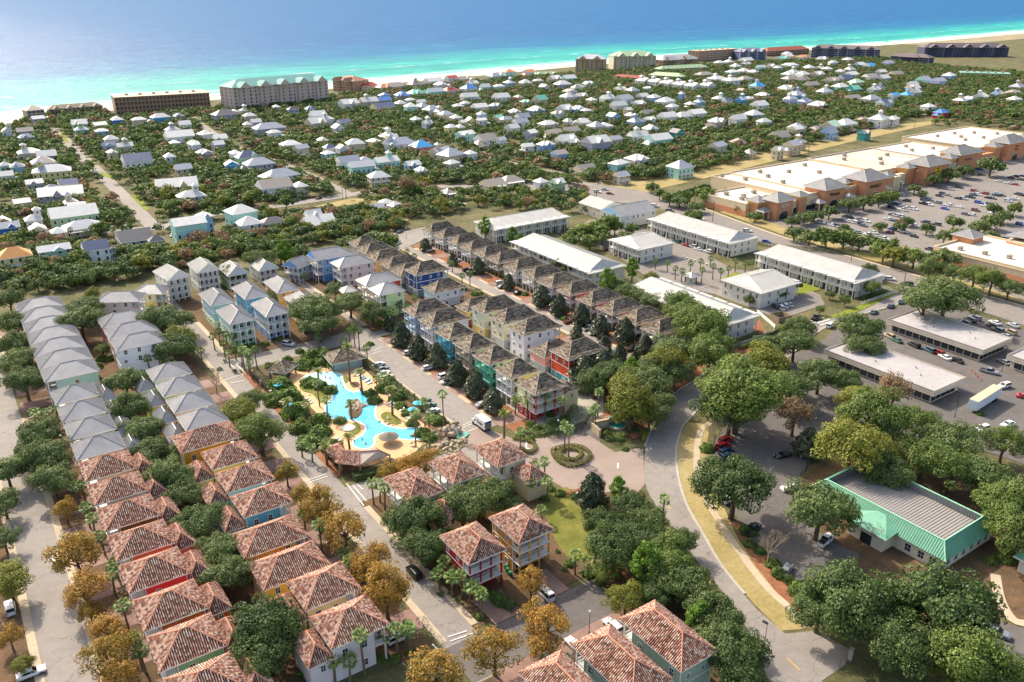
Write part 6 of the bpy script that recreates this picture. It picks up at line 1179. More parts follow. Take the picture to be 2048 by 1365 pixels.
def inpoly(u, v, P):
    c = False
    for i in range(len(P)):
        (x0, y0), (x1, y1) = P[i], P[i - 1]
        if (y0 > v) != (y1 > v) and u < (x1 - x0) * (v - y0) / (y1 - y0) + x0: c = not c
    return c
BP = [PX(*p) for p in BEACHPOLY]; bx0, bx1 = min(p[0] for p in BP), max(p[0] for p in BP); by0, by1 = min(p[1] for p in BP), max(p[1] for p in BP)
cand = 0
while cand < 70000:
    cand += 1; x, y = rdt.uniform(bx0, bx1), rdt.uniform(by0, by1)
    if not inpoly(x, y, BP): continue
    r = rdt.choice([2.2, 2.8, 3.4, 4.2, 5.0]); dn = math.sin(x * .021) * math.cos(y * .017) + rdt.uniform(-.6, .6)
    if dn < -0.6: continue
    if not clear(x, y, r): continue
    if any((x - a) ** 2 + (y - b) ** 2 < ((r + c) * .72) ** 2 for a, b, c, _ in [t for t in TREES[-0:]] if False): continue
    k = (int(x // 5.2), int(y // 5.2))
    if k in _grid.get('t', {}): continue
    _grid.setdefault('t', {})[k] = 1
    TREES.append((x, y, r, rdt.random()))
# woods strip behind the village and other scrub belts
def belt(poly, n, rr, kinds=None):
    P = [PX(*p) for p in poly]; x0, x1 = min(p[0] for p in P), max(p[0] for p in P); y0, y1 = min(p[1] for p in P), max(p[1] for p in P); c = 0; out = []
    while len(out) < n and c < n * 60:
        c += 1; x, y = rdt.uniform(x0, x1), rdt.uniform(y0, y1); r = rdt.uniform(*rr)
        if inpoly(x, y, P) and all((x - a) ** 2 + (y - b) ** 2 > ((r + q) * .55) ** 2 for a, b, q in out): out.append((x, y, r))
    return out
TREES.sort(key=lambda t: t[0] ** 2 + t[1] ** 2)
# ------------------------------------------------------------------ trees of the village, offices and mall, placed from the photo (crown centre and radius in photo pixels)
KEY = {'o': 'oak', 'd': 'dark', 'g': 'green', 'l': 'lime', 'a': 'orange', 'm': 'magn', 'p': 'pine', 'b': 'bare', 'n': 'brown'}
def ptree(k, u, v, rp):
    kind = KEY[k]; hf = SPEC[kind][3]
    X, Y = PX(u, v); mp = MPP(u, v); r = rp * mp; h = hf * r
    X, Y = PX(u, v, h); d = math.sqrt(X * X + Y * Y + (CAMH - h) ** 2); r = rp * d / math.hypot(F_PX, math.hypot(u - CXP, v - CYP))
    if kind == 'magn': r *= 1.2
    if v < 520 and kind in ('oak', 'dark', 'green', 'lime', 'brown') and rp < 34: kind = 'far' + kind
    return tree(kind, X, Y, r)
for s in '''o250,765,40 o262,815,42 o284,860,42 o302,905,42 o335,952,48 o372,990,42 d400,1045,52 o442,1100,46 o455,1150,50 d530,1250,78 o520,1315,66 o385,955,34 o345,910,30
o12,940,42 o6,1005,38 l18,1165,46 o8,1080,30 a20,1275,26 l45,1330,22 o30,645,36 o28,690,36 o36,722,38 o48,762,40 o18,600,30 o80,868,44 o95,915,50 o105,958,46 o60,905,34 a130,1022,24 a150,1108,50 a168,1180,44 a215,1262,38 a215,1315,48 a240,1352,40 a180,1225,26
l478,828,42 g520,862,48 b430,760,30 o505,800,30 a573,945,24 a600,990,22 a640,1015,46 a690,1060,48 a735,1138,34 a772,1180,54 a755,1110,30 a1062,1165,34 a1095,1250,46 a990,1300,50 a870,1350,56 a1085,1290,34 a815,935,30 a850,925,30 a780,945,26
d830,1040,56 d900,1085,36 d850,1090,52 o925,1010,48 o960,1000,50 o988,985,44 o800,1040,38 o870,1000,34 o1020,1010,30
m1185,985,40 p1236,978,30 d1262,1010,44 d1228,1095,56 d1290,1085,46 o1300,1040,40 g1330,1100,44 p1292,1125,46 d1250,1060,40 g1345,1130,50 o1375,1170,54 d1310,1190,40 o1430,1225,58 o1445,1275,58 d1470,1310,66 o1490,1350,54 p1398,1235,40 d1380,1190,40 l1252,1198,38 d1320,1165,36 g1215,1140,30 o1360,1085,36 d1200,1045,40
g1480,775,84 d1462,815,60 d1470,968,76 o1640,1018,70 d1695,1190,92 d1640,1215,60 d1888,1205,100 d1820,1215,60 d1790,1270,84 g1950,1320,86 l1905,1345,50 b1540,1092,44 l1705,885,74 n1590,828,40 o1582,775,46 m1618,888,36 b1432,860,44 o1640,745,46 o1690,762,36 g1742,828,66 n1790,775,38 g1835,848,40 o1905,885,54 g1850,910,50 g1905,935,52 o1965,950,56 g2010,1005,54 o2050,1000,60 g2010,885,42 o1780,945,50 g2025,1060,56 l1720,800,46 l1755,905,46 b1752,1068,30 n1990,1350,40
o1720,655,46 o1850,600,52 o1895,588,58 o1590,685,42 o1545,692,34 l1530,725,48 g1440,780,40 o1600,655,30 o1725,690,34
g1402,655,54 g1372,630,42 g1420,705,48 o1345,700,44 o1290,765,52 l1262,805,56 o1312,735,44 l1330,725,44 p1262,742,28 o1412,640,44 g1360,612,40 d1228,748,46 d1190,760,40 o1310,795,44 l1255,770,40 o1350,740,40 d1245,820,34 o1300,830,36
o1120,528,20 o1095,515,18 o1135,540,16 o1055,495,14 o1235,572,24 o1256,582,26 o1280,590,26 o1305,602,26 o1330,610,24 o1220,575,20 p1215,560,24 p1265,535,24 l1303,555,16 p1025,470,18 p1040,480,16 p970,452,18
m803,672,26 m836,698,26 m874,714,26 m914,748,28 m952,772,30 m986,803,28 m782,648,18 m1017,566,17 m1083,594,24 m1118,614,22 m1163,632,26 m1201,654,24 m1154,668,18 m1250,664,26 m1240,710,20 m1210,690,18 m850,491,15 m956,533,19 m905,520,14 m1168,748,38 m1207,738,38 m1290,690,22 m1270,725,20
o800,442,14 o745,472,28 g775,478,26 o700,482,24 o655,625,30 o700,605,32 o670,580,24 o625,620,46 o640,650,36 o560,595,26 o745,625,30
d350,690,40 l360,672,32 o320,640,44 o350,640,36 o160,640,44 o170,615,36 o205,700,16 o470,545,26 o520,520,30 o560,505,24 p568,500,26 o600,500,22 o420,540,26 l185,590,16
g1160,462,20 g1195,455,22 g1215,445,22 g1140,478,18 g1180,480,18 g1205,470,18 g1230,450,18 o1250,470,18 g1265,455,14
g1385,430,22 o1360,398,18 g1340,395,16 g1320,385,14 o1305,372,14 g1410,385,22 g1370,390,18'''.split():
    a = s[1:].split(','); ptree(s[0], float(a[0]), float(a[1]), float(a[2]))
# highway and mall trees
for s in '''o1585,440,16 o1610,432,18 o1630,428,16 o1660,420,18 o1590,462,20 o1620,470,22 g1655,470,24 g1690,470,24 o1720,480,22 o1745,480,24 g1770,495,26 l1790,505,26 g1830,510,26 o1760,450,14 o1800,450,14 g1860,535,26 o1890,510,28 o1910,545,26 g1950,550,30 g1985,560,30 o2020,575,28 o1700,405,20 o1730,400,20 g1760,395,18 g1785,390,16 o1830,375,14 o1870,355,18 o1900,345,20 o1930,338,18 o1985,325,26 o1815,440,14 o1855,455,16 o1910,440,20 o1920,465,18 o1890,470,18 o1960,450,22 o1985,440,20 o2010,430,18 g2030,415,16 o1990,415,16 o1845,385,10 o1800,350,8 o1690,455,14 o1980,470,18 o1740,540,18
o1480,415,14 o1510,430,14 o1450,405,12 o1420,400,12 o1395,410,16 g1500,600,12 g1540,585,14 o1560,590,14 o1590,570,18 g1690,600,12 o1660,590,10 g1640,620,10 g1745,575,18'''.split():
    a = s[1:].split(','); ptree(s[0], float(a[0]), float(a[1]), float(a[2]))
# far trees: the nearest ones each a thing, the rest one canopy mass
nobj = len([1 for o, a in THINGS if o.get('category') == 'tree'])
BEL = belt([(0, 480), (0, 585), (120, 585), (260, 560), (420, 530), (620, 490), (790, 462), (800, 435), (700, 425), (560, 440), (420, 475), (320, 490), (180, 500)], 330, (2.4, 4.8)) + belt([(720, 400), (800, 385), (1000, 385), (1180, 390), (1180, 430), (960, 420), (860, 440), (790, 435)], 120, (2.6, 4.8)) + belt([(1290, 355), (1420, 335), (1560, 300), (1700, 262), (1790, 250), (1790, 242), (1690, 252), (1550, 290), (1400, 328), (1280, 345)], 150, (2, 3.4)) + belt([(1850, 250), (2048, 270), (2048, 250), (1900, 235)], 30, (2, 3.4)) + belt([(1380, 405), (1450, 392), (1640, 330), (1560, 350), (1400, 385)], 14, (1.6, 2.4))
far = [(x, y, r, rdt.random()) for x, y, r in BEL if all((x - a) ** 2 + (y - b) ** 2 > (c * .8 + r * .5) ** 2 for a, b, c in NEARB(x, y))] + TREES
FK = ['fardark', 'fardark', 'faroak', 'faroak', 'faroak', 'fardark', 'fargreen', 'fargreen', 'farlime', 'farbrown']
quota = {'oak_tree': 290, 'shade_tree': 290, 'bare_tree': 60}
for o, a in THINGS:
    n_ = o.name.split('.')[0]
    if n_ in quota: quota[n_] -= 1
mass = []
for x, y, r, q in far:
    k = FK[int(q * 10)]; n_ = SPEC[k][0]
    if quota[n_] > 0: quota[n_] -= 1; tree(k, x, y, r)
    else: mass.append((x, y, r, k))
def canopy_mass(name, items, mat):
    if not items: return
    rg = np.random.default_rng(3); V = []
    for x, y, r, k in items:
        n = 130; d = rg.normal(0, 1, (n, 3)); d /= np.linalg.norm(d, axis=1)[:, None]; d[:, 2] = np.abs(d[:, 2]) * .9 - .25
        c = d * (rg.uniform(.55, 1.0, n) * (1 + .2 * np.sin(d[:, 0] * 4 + x)))[:, None] * [r, r, r * .75] + [x, y, r * .85]
        v, _ = leaf_cards(c, d, r * .2); V.append(v)
    V = np.concatenate(V); link(name, fast_mesh(name, V, np.arange(len(V)).reshape(-1, 4)), [mat], kind='stuff')
rng = np.random.default_rng(8)
canopy_mass('far_tree_canopy', [m for m in mass if m[3] == 'fardark'], LEAF['dark']); canopy_mass('far_tree_canopy', [m for m in mass if m[3] == 'faroak'], LEAF['oak'])
canopy_mass('far_tree_canopy', [m for m in mass if m[3] in ('fargreen', 'farlime')], LEAF['green']); canopy_mass('far_tree_canopy', [m for m in mass if m[3] == 'farbrown'], LEAF['brown'])
# the tall rust-coloured bare tree
X, Y = PX(812, 375, 6); tree('brown', X, Y, 6.0, 1.3, 'tall rust-brown bare tree above the dry lawn')
# ------------------------------------------------------------------ palms (trunk foot in photo pixels, height in metres)
def ppalm(k, u, v, h, near=None, s=1.0):
    X, Y = PX(u, v); return palm(X, Y, h, {'s': 'sabal', 'w': 'wash', 'd': 'date'}[k], (v > 740) if near is None else near, s=s)
for s in '''s158,1010,5 s180,1055,5 s192,1075,5 s230,1190,5 s238,1160,4 s258,1262,6 s282,1330,6 s292,1345,5 s170,1000,4 s210,1110,5
s84,862,5 s100,858,5 s72,850,4 s118,850,5 s520,905,5 s576,975,5 s612,1070,6 s645,1105,7 s660,1095,5 s700,1165,5 s725,1165,5 s745,1185,4 s690,1140,4 s628,1055,4
s730,1352,9 s795,1310,6 s820,1308,6 s775,1310,5 s700,1365,5 s670,1365,5 s640,1365,5 s812,1290,4 s560,1360,4
s748,1010,6 s770,1020,6 s760,1005,5 s1068,975,6 s1095,1005,6 s1060,1000,5 s1090,965,6 s1085,1045,3
s905,1195,5 s925,1195,5 s950,1215,5 s965,1240,6 s890,1165,5 s880,1180,4 s915,1175,4 s940,1205,4
s1150,1150,5 s1188,1135,5 s1210,1135,5 s1240,1150,5 s1260,1160,5 s1320,1170,5 s1345,1180,5 s1325,1045,6 s1175,1160,4 s1290,1180,5
s505,760,6 s490,745,8 s500,752,8 s515,740,7 d577,830,4 d700,765,12 s755,795,6 s772,790,6
s650,680,6 s660,678,6 s655,672,5 s640,700,5 s712,710,10 s720,712,9 s735,730,6 s690,705,4 s650,725,4
d725,790,7 d785,832,8 w850,855,8 w888,860,11 w860,895,9 w832,895,10 s615,840,5 w640,815,8 s655,840,6 d700,905,4 d655,930,5 d640,780,6 d703,840,5 s605,915,4 s625,925,4 s835,860,5
d1008,880,7.5 w1040,905,6 w1137,918,8.5 w1130,908,8.5 w1190,865,7 w1195,835,8 s1185,860,6 s1265,855,4
s1055,838,6 s1090,842,8 s1120,845,7 s1030,830,5
s700,690,5 s770,660,5 s780,650,6 s790,655,5 s745,640,6 s755,642,6 s770,632,5 s815,640,5 s830,620,5 s880,610,5 s905,600,5 s800,630,4
s460,735,5 s472,720,5 s450,715,5 s430,700,5 s440,690,5 s485,735,5 s500,730,4 s470,700,5 s455,690,4 s560,660,4 s625,640,5 s610,570,4
s390,720,5 s405,730,5 s378,715,5 s345,745,4 s330,742,4 s260,740,4 s280,740,4 s300,740,4 s320,735,4 s160,775,4 s195,765,4 s170,760,4
s795,520,6 s815,520,4 s830,530,4 s858,555,5 s880,560,5 s905,545,4 s925,575,5 s940,572,5 s1155,615,6 s1110,585,4 s1075,585,4
s1350,560,5 s1362,565,5 s1402,568,6 s1425,560,6 s1440,565,5 s1455,560,5 s1310,540,4 s1335,545,4 s1400,540,4 s1420,535,4 s1470,545,5 s1490,545,4 s1380,545,4
s175,485,5 s195,490,5 s215,478,6 s145,480,5 s110,495,5 s230,480,5 s80,470,4 s60,510,4 s270,440,4 s255,430,4'''.split():
    a = s[1:].split(','); ppalm(s[0], float(a[0]), float(a[1]), float(a[2]))
rdq = random.Random(77); npalm = len([1 for o, a in THINGS if o.name.startswith('palm_tree')])
pm = []
for i in range(9000):
    x, y = rdq.uniform(bx0, bx1), rdq.uniform(by0, by1)
    if inpoly(x, y, BP) and clear(x, y, 1.2): pm.append((x, y))
    if len(pm) > 420: break
pm.sort(key=lambda t: t[0] ** 2 + t[1] ** 2)
for x, y in pm[:max(0, 295 - npalm)]: palm(x, y, rdq.uniform(4.5, 8))
def palm_mass(pts):
    base = palm_crown('fan', 0, 26); co = np.empty(len(base.vertices) * 3, np.float32); base.vertices.foreach_get('co', co); co = co.reshape(-1, 3)
    m = MB(); fs = [tuple(p.vertices) for p in base.polygons]
    for x, y in pts:
        h = rdq.uniform(4.5, 8); m.add([(a * .9 + x, b * .9 + y, c * .9 + h) for a, b, c in co[::1]], fs); m.cyl(x, y, 0, h, .2, .15, 4)
    link('far_palm_mass', m.mesh('far_palm_mass'), [LEAF['palm']], kind='stuff')
palm_mass(pm[max(0, 295 - npalm):])
# ------------------------------------------------------------------ shrubs, hedges and ground cover
for s in '''1415,900,16 1425,925,14 1495,1065,18 1500,1090,14 1520,1105,12 1560,1150,18 1575,1160,14 1600,1185,26 1545,1130,16 2010,1120,20 1980,1125,14 620,770,20 640,775,18 660,785,16 590,800,18 560,745,14 610,735,22 625,715,20 650,715,18 640,730,16 665,735,14 575,720,10 540,735,12
560,775,26 575,800,28 590,830,28 550,805,24 600,860,24 640,870,24 620,890,26 660,895,22 680,845,14 640,845,22 740,790,14 750,805,16 770,780,20 780,770,18 800,795,16 825,850,14 845,870,18 860,880,18 875,845,18 800,815,14 815,830,14 790,800,14
1075,860,12 1095,862,14 1110,850,14 1060,850,10 1130,840,12 1100,830,12 1240,880,10 1215,870,10 1250,900,8 1060,880,10 1040,872,9 1500,765,10 1630,760,10 1470,650,8 1700,840,10 1745,845,10 1650,730,8 1760,860,9 1960,830,9 1850,735,8 1790,800,8
900,1160,14 960,1235,12 1000,1205,18 990,1195,14 1020,1210,12 1140,1130,12 1180,1150,14 1200,1165,12 1090,1000,10 1120,990,12 1100,980,10 1150,995,12 820,1305,10 790,1320,12 760,1320,12
700,700,10 760,650,12 780,640,12 810,650,10 640,705,12 600,705,10 560,680,8 530,690,9 505,695,9 490,700,9 470,705,9 740,690,8
880,555,8 925,580,9 950,590,9 1090,605,9 1050,590,8 1230,655,8 1250,690,9 1270,700,9 1180,650,9 1130,640,10 880,545,7 860,535,7 830,525,7 960,590,8
150,480,6 50,400,7 530,1320,12 365,700,10 280,720,10 220,720,10 205,720,12 195,735,12 190,760,12'''.split():
    a = [float(q) for q in s.split(',')]; X, Y = PX(a[0], a[1]); shrub(X, Y, a[2] * MPP(a[0], a[1]), 'shrub' if (int(a[0]) % 3) else 'green')
for s in '''640,990,9 880,1170,10 870,1160,9 900,1190,9 915,1205,10 880,1190,9 1130,1140,8 1165,1150,9 1235,1160,10 1260,1170,10 1310,1185,10 520,1350,10 545,1345,11 600,1355,12 440,740,7 470,745,7 705,700,7 690,695,7 450,725,7 145,800,6 1115,1105,7 1280,1150,9 1345,1195,10 1370,1215,10 1240,1120,8 285,745,6 305,742,6 262,742,6 325,742,6'''.split():
    a = [float(q) for q in s.split(',')]; X, Y = PX(a[0], a[1]); palm_clump(X, Y, a[2] * MPP(a[0], a[1]))
hedge([(67.5, 168.5), (75, 167.2), (85, 168.2), (90, 171)], 2.2, 1.6, 'dark', label='dense dark hedge below the tiled pool pavilion')
hedge([PX(1105, 905), PX(1118, 925), PX(1140, 934), PX(1168, 928), PX(1180, 912), PX(1165, 898), PX(1140, 894), PX(1115, 899)], 1.0, .8, closed=True, label='outer ring of clipped hedge on the round island')
hedge([PX(1118, 910), PX(1130, 921), PX(1150, 922), PX(1163, 913), PX(1158, 904), PX(1140, 900), PX(1125, 903)], 1.0, .9, closed=True, label='inner ring of clipped hedge on the round island')
hedge([PX(1040, 898), PX(1058, 908), PX(1070, 900), PX(1066, 888), PX(1045, 882), PX(1025, 880)], .9, .8, label='curved clipped hedge on the small entrance island')
hedge([PX(1046, 862), PX(1075, 872), PX(1090, 868)], 2.0, .9, 'oak', label='low grey-green hedge before the red corner house')
hedge([PX(1085, 870), PX(1140, 855), PX(1165, 825)], 6, 2.2, 'dark', label='tall dark shrub bank beside the red corner house', dens=26)
hedge([PX(1000, 1205), PX(1030, 1220)], 2.4, .8, 'dark', label='square dark hedge between the two driveways')
hedge([PX(1480, 700), PX(1600, 640)], 1.2, 1.2, 'green', label='green hedge along the white fence near the curve')
hedge([(286, 232.5), (306, 232.5)], 1.6, 1.6, 'dark', label='dark hedge at the end of the white block', dens=30); hedge([(287, 176), (304, 175.5)], 1.6, 1.6, 'dark', label='dark hedge below the picket fence block', dens=30)
hedge([(207, 172.5), (226, 174)], 1.8, 2.0, 'dark', label='dark hedge at the foot of the nearest white block', dens=30)
hedge([(312, 262), (325, 235), (345, 205)], 2.2, 1.4, 'dark', label='dark hedge strip along the mall car park edge', dens=20)
for i in range(10): X, Y = PX(1340 + i * 8.5, 401 - i * 2.6 if i < 8 else 380); o = shrub(X, Y, 2.6, 'dark', None, 0, 1.7, 'cypress_shrub', 'tall dark clipped shrub')
# ------------------------------------------------------------------ village pool
def ST_(l): return [PX(*p) for p in l]
DECKP = smooth_line(ST_([(575, 770), (590, 740), (625, 722), (680, 722), (720, 735), (745, 755), (775, 785), (800, 808), (835, 840), (862, 860), (880, 880), (870, 905), (830, 915), (800, 920), (760, 915), (700, 925), (660, 915), (640, 890), (655, 860), (640, 835), (615, 810), (590, 795)]), 5, True)
sheet('pool_deck', DECKP, 0.03, DECK)
sheet('pool_deck', [(66.5, 172), (102, 172), (102, 246), (66.5, 246)], 0.004, BEDM)
POOLP = smooth_line(ST_([(602, 763), (618, 750), (648, 745), (680, 748), (688, 765), (690, 775), (705, 785), (718, 783), (745, 784), (756, 800), (752, 818), (752, 835), (770, 850), (800, 858), (838, 856), (848, 868), (838, 880), (800, 880), (775, 868), (752, 874), (748, 892), (730, 900), (708, 895), (706, 882), (725, 870), (730, 855), (715, 845), (690, 842), (662, 838), (649, 825), (652, 810), (664, 795), (655, 780), (630, 772)]), 5, True)
def m_pool():
    m, t, b = new_mat('pool_water', 0.05, 0.5); p = world_pos(t); b.inputs['IOR'].default_value = 1.33
    x0, y0 = PX(625, 760); x1, y1 = PX(740, 880)
    mp = N(t, 'ShaderNodeVectorMath', operation='DISTANCE'); t.links.new(p, mp.inputs[0]); mp.inputs[1].default_value = (x0, y0, 0)
    dep = mth(t, 'DIVIDE', mp.outputs['Value'], 26.0, True)
    c = ramp(t, dep, [(0.0, '#a9c9c4'), (0.25, '#8fc6c8'), (0.42, '#3db4c8'), (0.8, '#109fc4')])
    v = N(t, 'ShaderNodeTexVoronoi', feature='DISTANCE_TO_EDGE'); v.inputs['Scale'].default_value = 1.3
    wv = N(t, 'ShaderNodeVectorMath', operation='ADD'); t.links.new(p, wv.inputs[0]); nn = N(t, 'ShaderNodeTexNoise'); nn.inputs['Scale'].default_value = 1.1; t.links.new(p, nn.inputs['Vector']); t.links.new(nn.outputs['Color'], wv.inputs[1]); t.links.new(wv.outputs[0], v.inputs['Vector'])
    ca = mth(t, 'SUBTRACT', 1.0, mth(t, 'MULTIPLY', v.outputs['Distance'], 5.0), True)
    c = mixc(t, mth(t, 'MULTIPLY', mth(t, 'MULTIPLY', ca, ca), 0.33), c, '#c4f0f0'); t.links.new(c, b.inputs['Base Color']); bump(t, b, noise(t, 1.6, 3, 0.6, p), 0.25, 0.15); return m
POOLM = m_pool()
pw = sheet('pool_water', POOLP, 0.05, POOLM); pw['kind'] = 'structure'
band('pool_coping', POOLP, -.35, .12, 0.03, WHITE, 0.05, True)
def poly_world(l): return smooth_line(ST_(l), 4, True)
def island(l, h, mat, name='planted_island'):
    P = poly_world(l); m = MB(); m.prism(P, 0.0, h); return link(name, m.mesh(name), [mat], kind='structure')
island([(700, 812), (712, 800), (722, 808), (724, 825), (712, 838), (698, 832)], .35, BEDM)
island([(600, 770), (640, 775), (655, 795), (652, 806), (640, 806), (625, 790), (605, 783)], .25, GRASSM); island([(762, 832), (775, 825), (795, 836), (802, 848), (785, 850), (768, 842)], .25, GRASSM); island([(702, 850), (715, 848), (722, 862), (708, 872), (698, 866)], .25, GRASSM); island([(686, 755), (694, 752), (697, 762), (690, 768)], .25, GRASSM); island([(700, 768), (714, 765), (720, 772), (708, 777)], .2, BEDM)
hx, hy = PX(697, 858); t_ = root('hot_tub', hx, hy, 0, 0, 'small round pale hot tub beside the main pool', 'hot tub'); part(t_, 'rim', CONC, lambda m: m.cyl(0, 0, 0, .4, 2.0, 2.0, 16)); part(t_, 'water', m_plain('tub_water', '#a6cfcf', .06, .05), lambda m: m.cyl(0, 0, .4, .43, 1.6, 1.6, 16))
rr = random.Random(4)
for u, v, n, sp, sz in [(712, 814, 40, 2.6, .95), (610, 765, 0, 0, 0), (540, 758, 20, 4.5, .8), (575, 738, 16, 4.5, .7), (655, 738, 22, 3.8, .75), (770, 838, 4, 2.4, .6), (785, 850, 4, 1.5, .6), (620, 785, 4, 3, .6), (640, 804, 3, 1, .5), (660, 885, 8, 3, .6), (855, 880, 26, 5.0, .8), (890, 880, 30, 5.5, .9), (905, 890, 16, 4.0, .7), (915, 900, 12, 3, .6), (835, 890, 8, 2.5, .6), (720, 750, 6, 2, .6)]:
    x, y = PX(u, v)
    for i in range(n):
        a = rr.uniform(0, 6.28); d = sp * math.sqrt(rr.random()); 
        ring = (u, v) == (712, 812)
        if ring: d = sp * (.8 + .35 * rr.random()); 
        boulder(x + d * math.cos(a) * 1.1, y + d * math.sin(a), sz * rr.uniform(.5, 1.2), .25 if ring else .1)
# waterfall rock and small green pond by the gate corner
x, y = PX(905, 868); t_ = root('rock_waterfall', x, y, 0, R(20), 'tan rock waterfall over a small green pond at pool corner', 'waterfall')
for i in range(16): b_ = boulder(rr.uniform(-2.6, 2.6), rr.uniform(-1.2, 1.2), rr.uniform(.8, 1.4), rr.uniform(.4, 2.2), t_)
x2, y2 = PX(908, 882); part(t_, 'pond', m_plain('pond_water', '#5f9a82', .06, .15, 1), lambda m: m.prism([(2.3 * math.cos(k * .42), 1.5 * math.sin(k * .42)) for k in range(15)], .05, .3), (.6, -2.9, 0)); part(t_, 'falling_water', m_plain('white_water', '#c9d6d2', .3, .1, 3), lambda m: m.add([(-.3, -1.25, 2.6), (.7, -1.25, 2.5), (.9, -2.1, .3), (-.4, -2.1, .3)], [(0, 1, 2, 3)]))
# shelters and pavilion
def shelter(x, y, L, W, ze, rise, rot, kind, label, wall=None, name='poolside_shelter'):
    t = root(name, x, y, 0, rot, label, 'pavilion'); 
    for sx in (-1, 1):
        for sy in (-1, 1): link('column', col_mesh(ze, .3), [BARK], t, (sx * (L / 2 - .9), sy * (W / 2 - .9), 0))
    if wall: part(t, 'wall', wallm(wall), lambda m: m.box(-L / 2 + 1, L / 2 - 1, -W / 2 + 1, W / 2 - 1, 0, ze, cap=False, bot=False))
    add_roof(t, 0, 0, ze, L, W, rise, kind); return t
x, y = PX(565, 735, 3); shelter(x, y, 8, 7, 3.0, 2.2, R(38), 'dark', 'small grey hip-roofed open shelter by the pool entrance')
x, y = PX(688, 708, 4); shelter(x, y, 11.5, 9.5, 3.2, 2.6, R(-6), 'dark', 'grey-green pool house with dark hip roof', '#93a7a5', 'pool_house')
# tiled pavilion: three hips around the pool's lower end
t_ = root('pool_pavilion', 80, 177, 0, 0, 'terracotta tile-roofed pool pavilion bent around the lower pool end', 'pavilion')
q = [PX(*p, 3.2) for p in [(648, 897), (674, 928), (718, 932), (780, 911), (752, 897), (718, 901), (688, 901), (682, 885)]]; q = [(a - 80, b - 177) for a, b in q]
rd0 = [PX(*p, 5.0) for p in [(690, 903), (718, 905)]]; rd0 = [(a - 80, b - 177) for a, b in rd0]; r1 = [(PX(*p, 5.0)[0] - 80, PX(*p, 5.0)[1] - 177) for p in [(676, 892), (757, 902)]]
ridge = [r1[0], rd0[0], rd0[1], r1[1]]; outer = [q[0], q[1], q[2], q[3]]; inner = [q[7], q[6], q[5], q[4]]
def pav_planes():
    P = []
    for i in range(3): P.append([(*outer[i], 3.2), (*outer[i + 1], 3.2), (*ridge[i + 1], 5.1), (*ridge[i], 5.1)]); P.append([(*inner[i + 1], 3.2), (*inner[i], 3.2), (*ridge[i], 5.1), (*ridge[i + 1], 5.1)])
    P.append([(*inner[0], 3.2), (*outer[0], 3.2), (*ridge[0], 5.1)]); P.append([(*outer[3], 3.2), (*inner[3], 3.2), (*ridge[3], 5.1)]); return P
pr_ = part(t_, 'roof', TILE, lambda m: [m.add(p, [tuple(range(len(p)))]) for p in pav_planes()]); part(pr_, 'roof_tile', TILE, lambda m: [cover(m, p, 'tile') for p in pav_planes()], kind='stuff')
part(pr_, 'ridge_cap', TILECAP, lambda m: ([m.tube([(*ridge[i], 5.2), (*ridge[i + 1], 5.2)], [.16, .16], 6) for i in range(3)], [m.tube([(*ridge[i], 5.2), (*outer[i], 3.3)], [.15, .15], 6) for i in range(4)]))
for p in outer + inner: link('column', col_mesh(3.2, .3), [wallm('#a08d70')], t_, (p[0] * .96 + .0, p[1] * .96, 0))
x, y = PX(777, 869, 2.6); t_ = root('thatched_umbrella', x, y, 0, 0, 'round grey thatched umbrella at the pool edge', 'umbrella')
part(t_, 'pole', BARK, lambda m: m.cyl(0, 0, 0, 2.4, .1)); cp = []
for k in range(5): part(t_, 'thatch_ring', m_plain('grey_thatch', '#6f675c', .95, .2, 3), lambda m: m.tube([(0, 0, 1.9 + k * .22), (0, 0, 2.1 + k * .22)], [2.7 - k * .52, 2.25 - k * .5], 18))
# loungers, parasols, bathers
LOUNGE = []
def lounger(x, y, rz, col, label=None):
    t = root('sun_lounger', x, y, .05, rz, label or f'{col} sun lounger on the pool deck', 'sun lounger', 'pool loungers', label is None); mt = m_plain('lounger_' + col, {'white': '#d6d0c6', 'turquoise': '#2f93b8'}[col], .6, .05)
    link('frame', cached('lgf', lambda: (lambda m: (m.box(-.95, .75, -.32, .32, .26, .31), [m.box(a - .04, a + .04, b - .04, b + .04, 0, .26) for a in (-.85, .6) for b in (-.26, .26)], m.mesh('frame'))[2])(MB())), [WHITE], t)
    link('cushion', cached('lgc', lambda: (lambda m: (m.box(-.95, .3, -.3, .3, .31, .39), m.add([(.3, -.3, .33), (.9, -.3, .75), (.9, .3, .75), (.3, .3, .33), (.27, -.3, .40), (.86, -.3, .83), (.86, .3, .83), (.27, .3, .40)], [(4, 5, 6, 7), (0, 3, 2, 1), (0, 1, 5, 4), (1, 2, 6, 5), (2, 3, 7, 6)]), m.mesh('cushion'))[2])(MB())), [mt], t)
for i, (u, v) in enumerate([(711, 744), (714, 748), (718, 752), (723, 756), (728, 759), (733, 764), (737, 764), (740, 768)]): x, y = PX(u, v); lounger(x, y, R(12), 'turquoise' if i in (4, 6) else 'white')
for u, v in [(780, 808), (784, 812), (788, 816), (804, 822), (808, 827), (812, 831), (817, 836), (821, 838)]: x, y = PX(u, v); lounger(x, y, R(12), 'white')
for u, v in [(585, 783), (588, 787), (591, 791), (594, 795), (612, 800), (616, 804), (620, 808), (605, 733), (608, 737), (600, 740), (672, 880), (676, 884)]: x, y = PX(u, v); lounger(x, y, R(195), 'white')
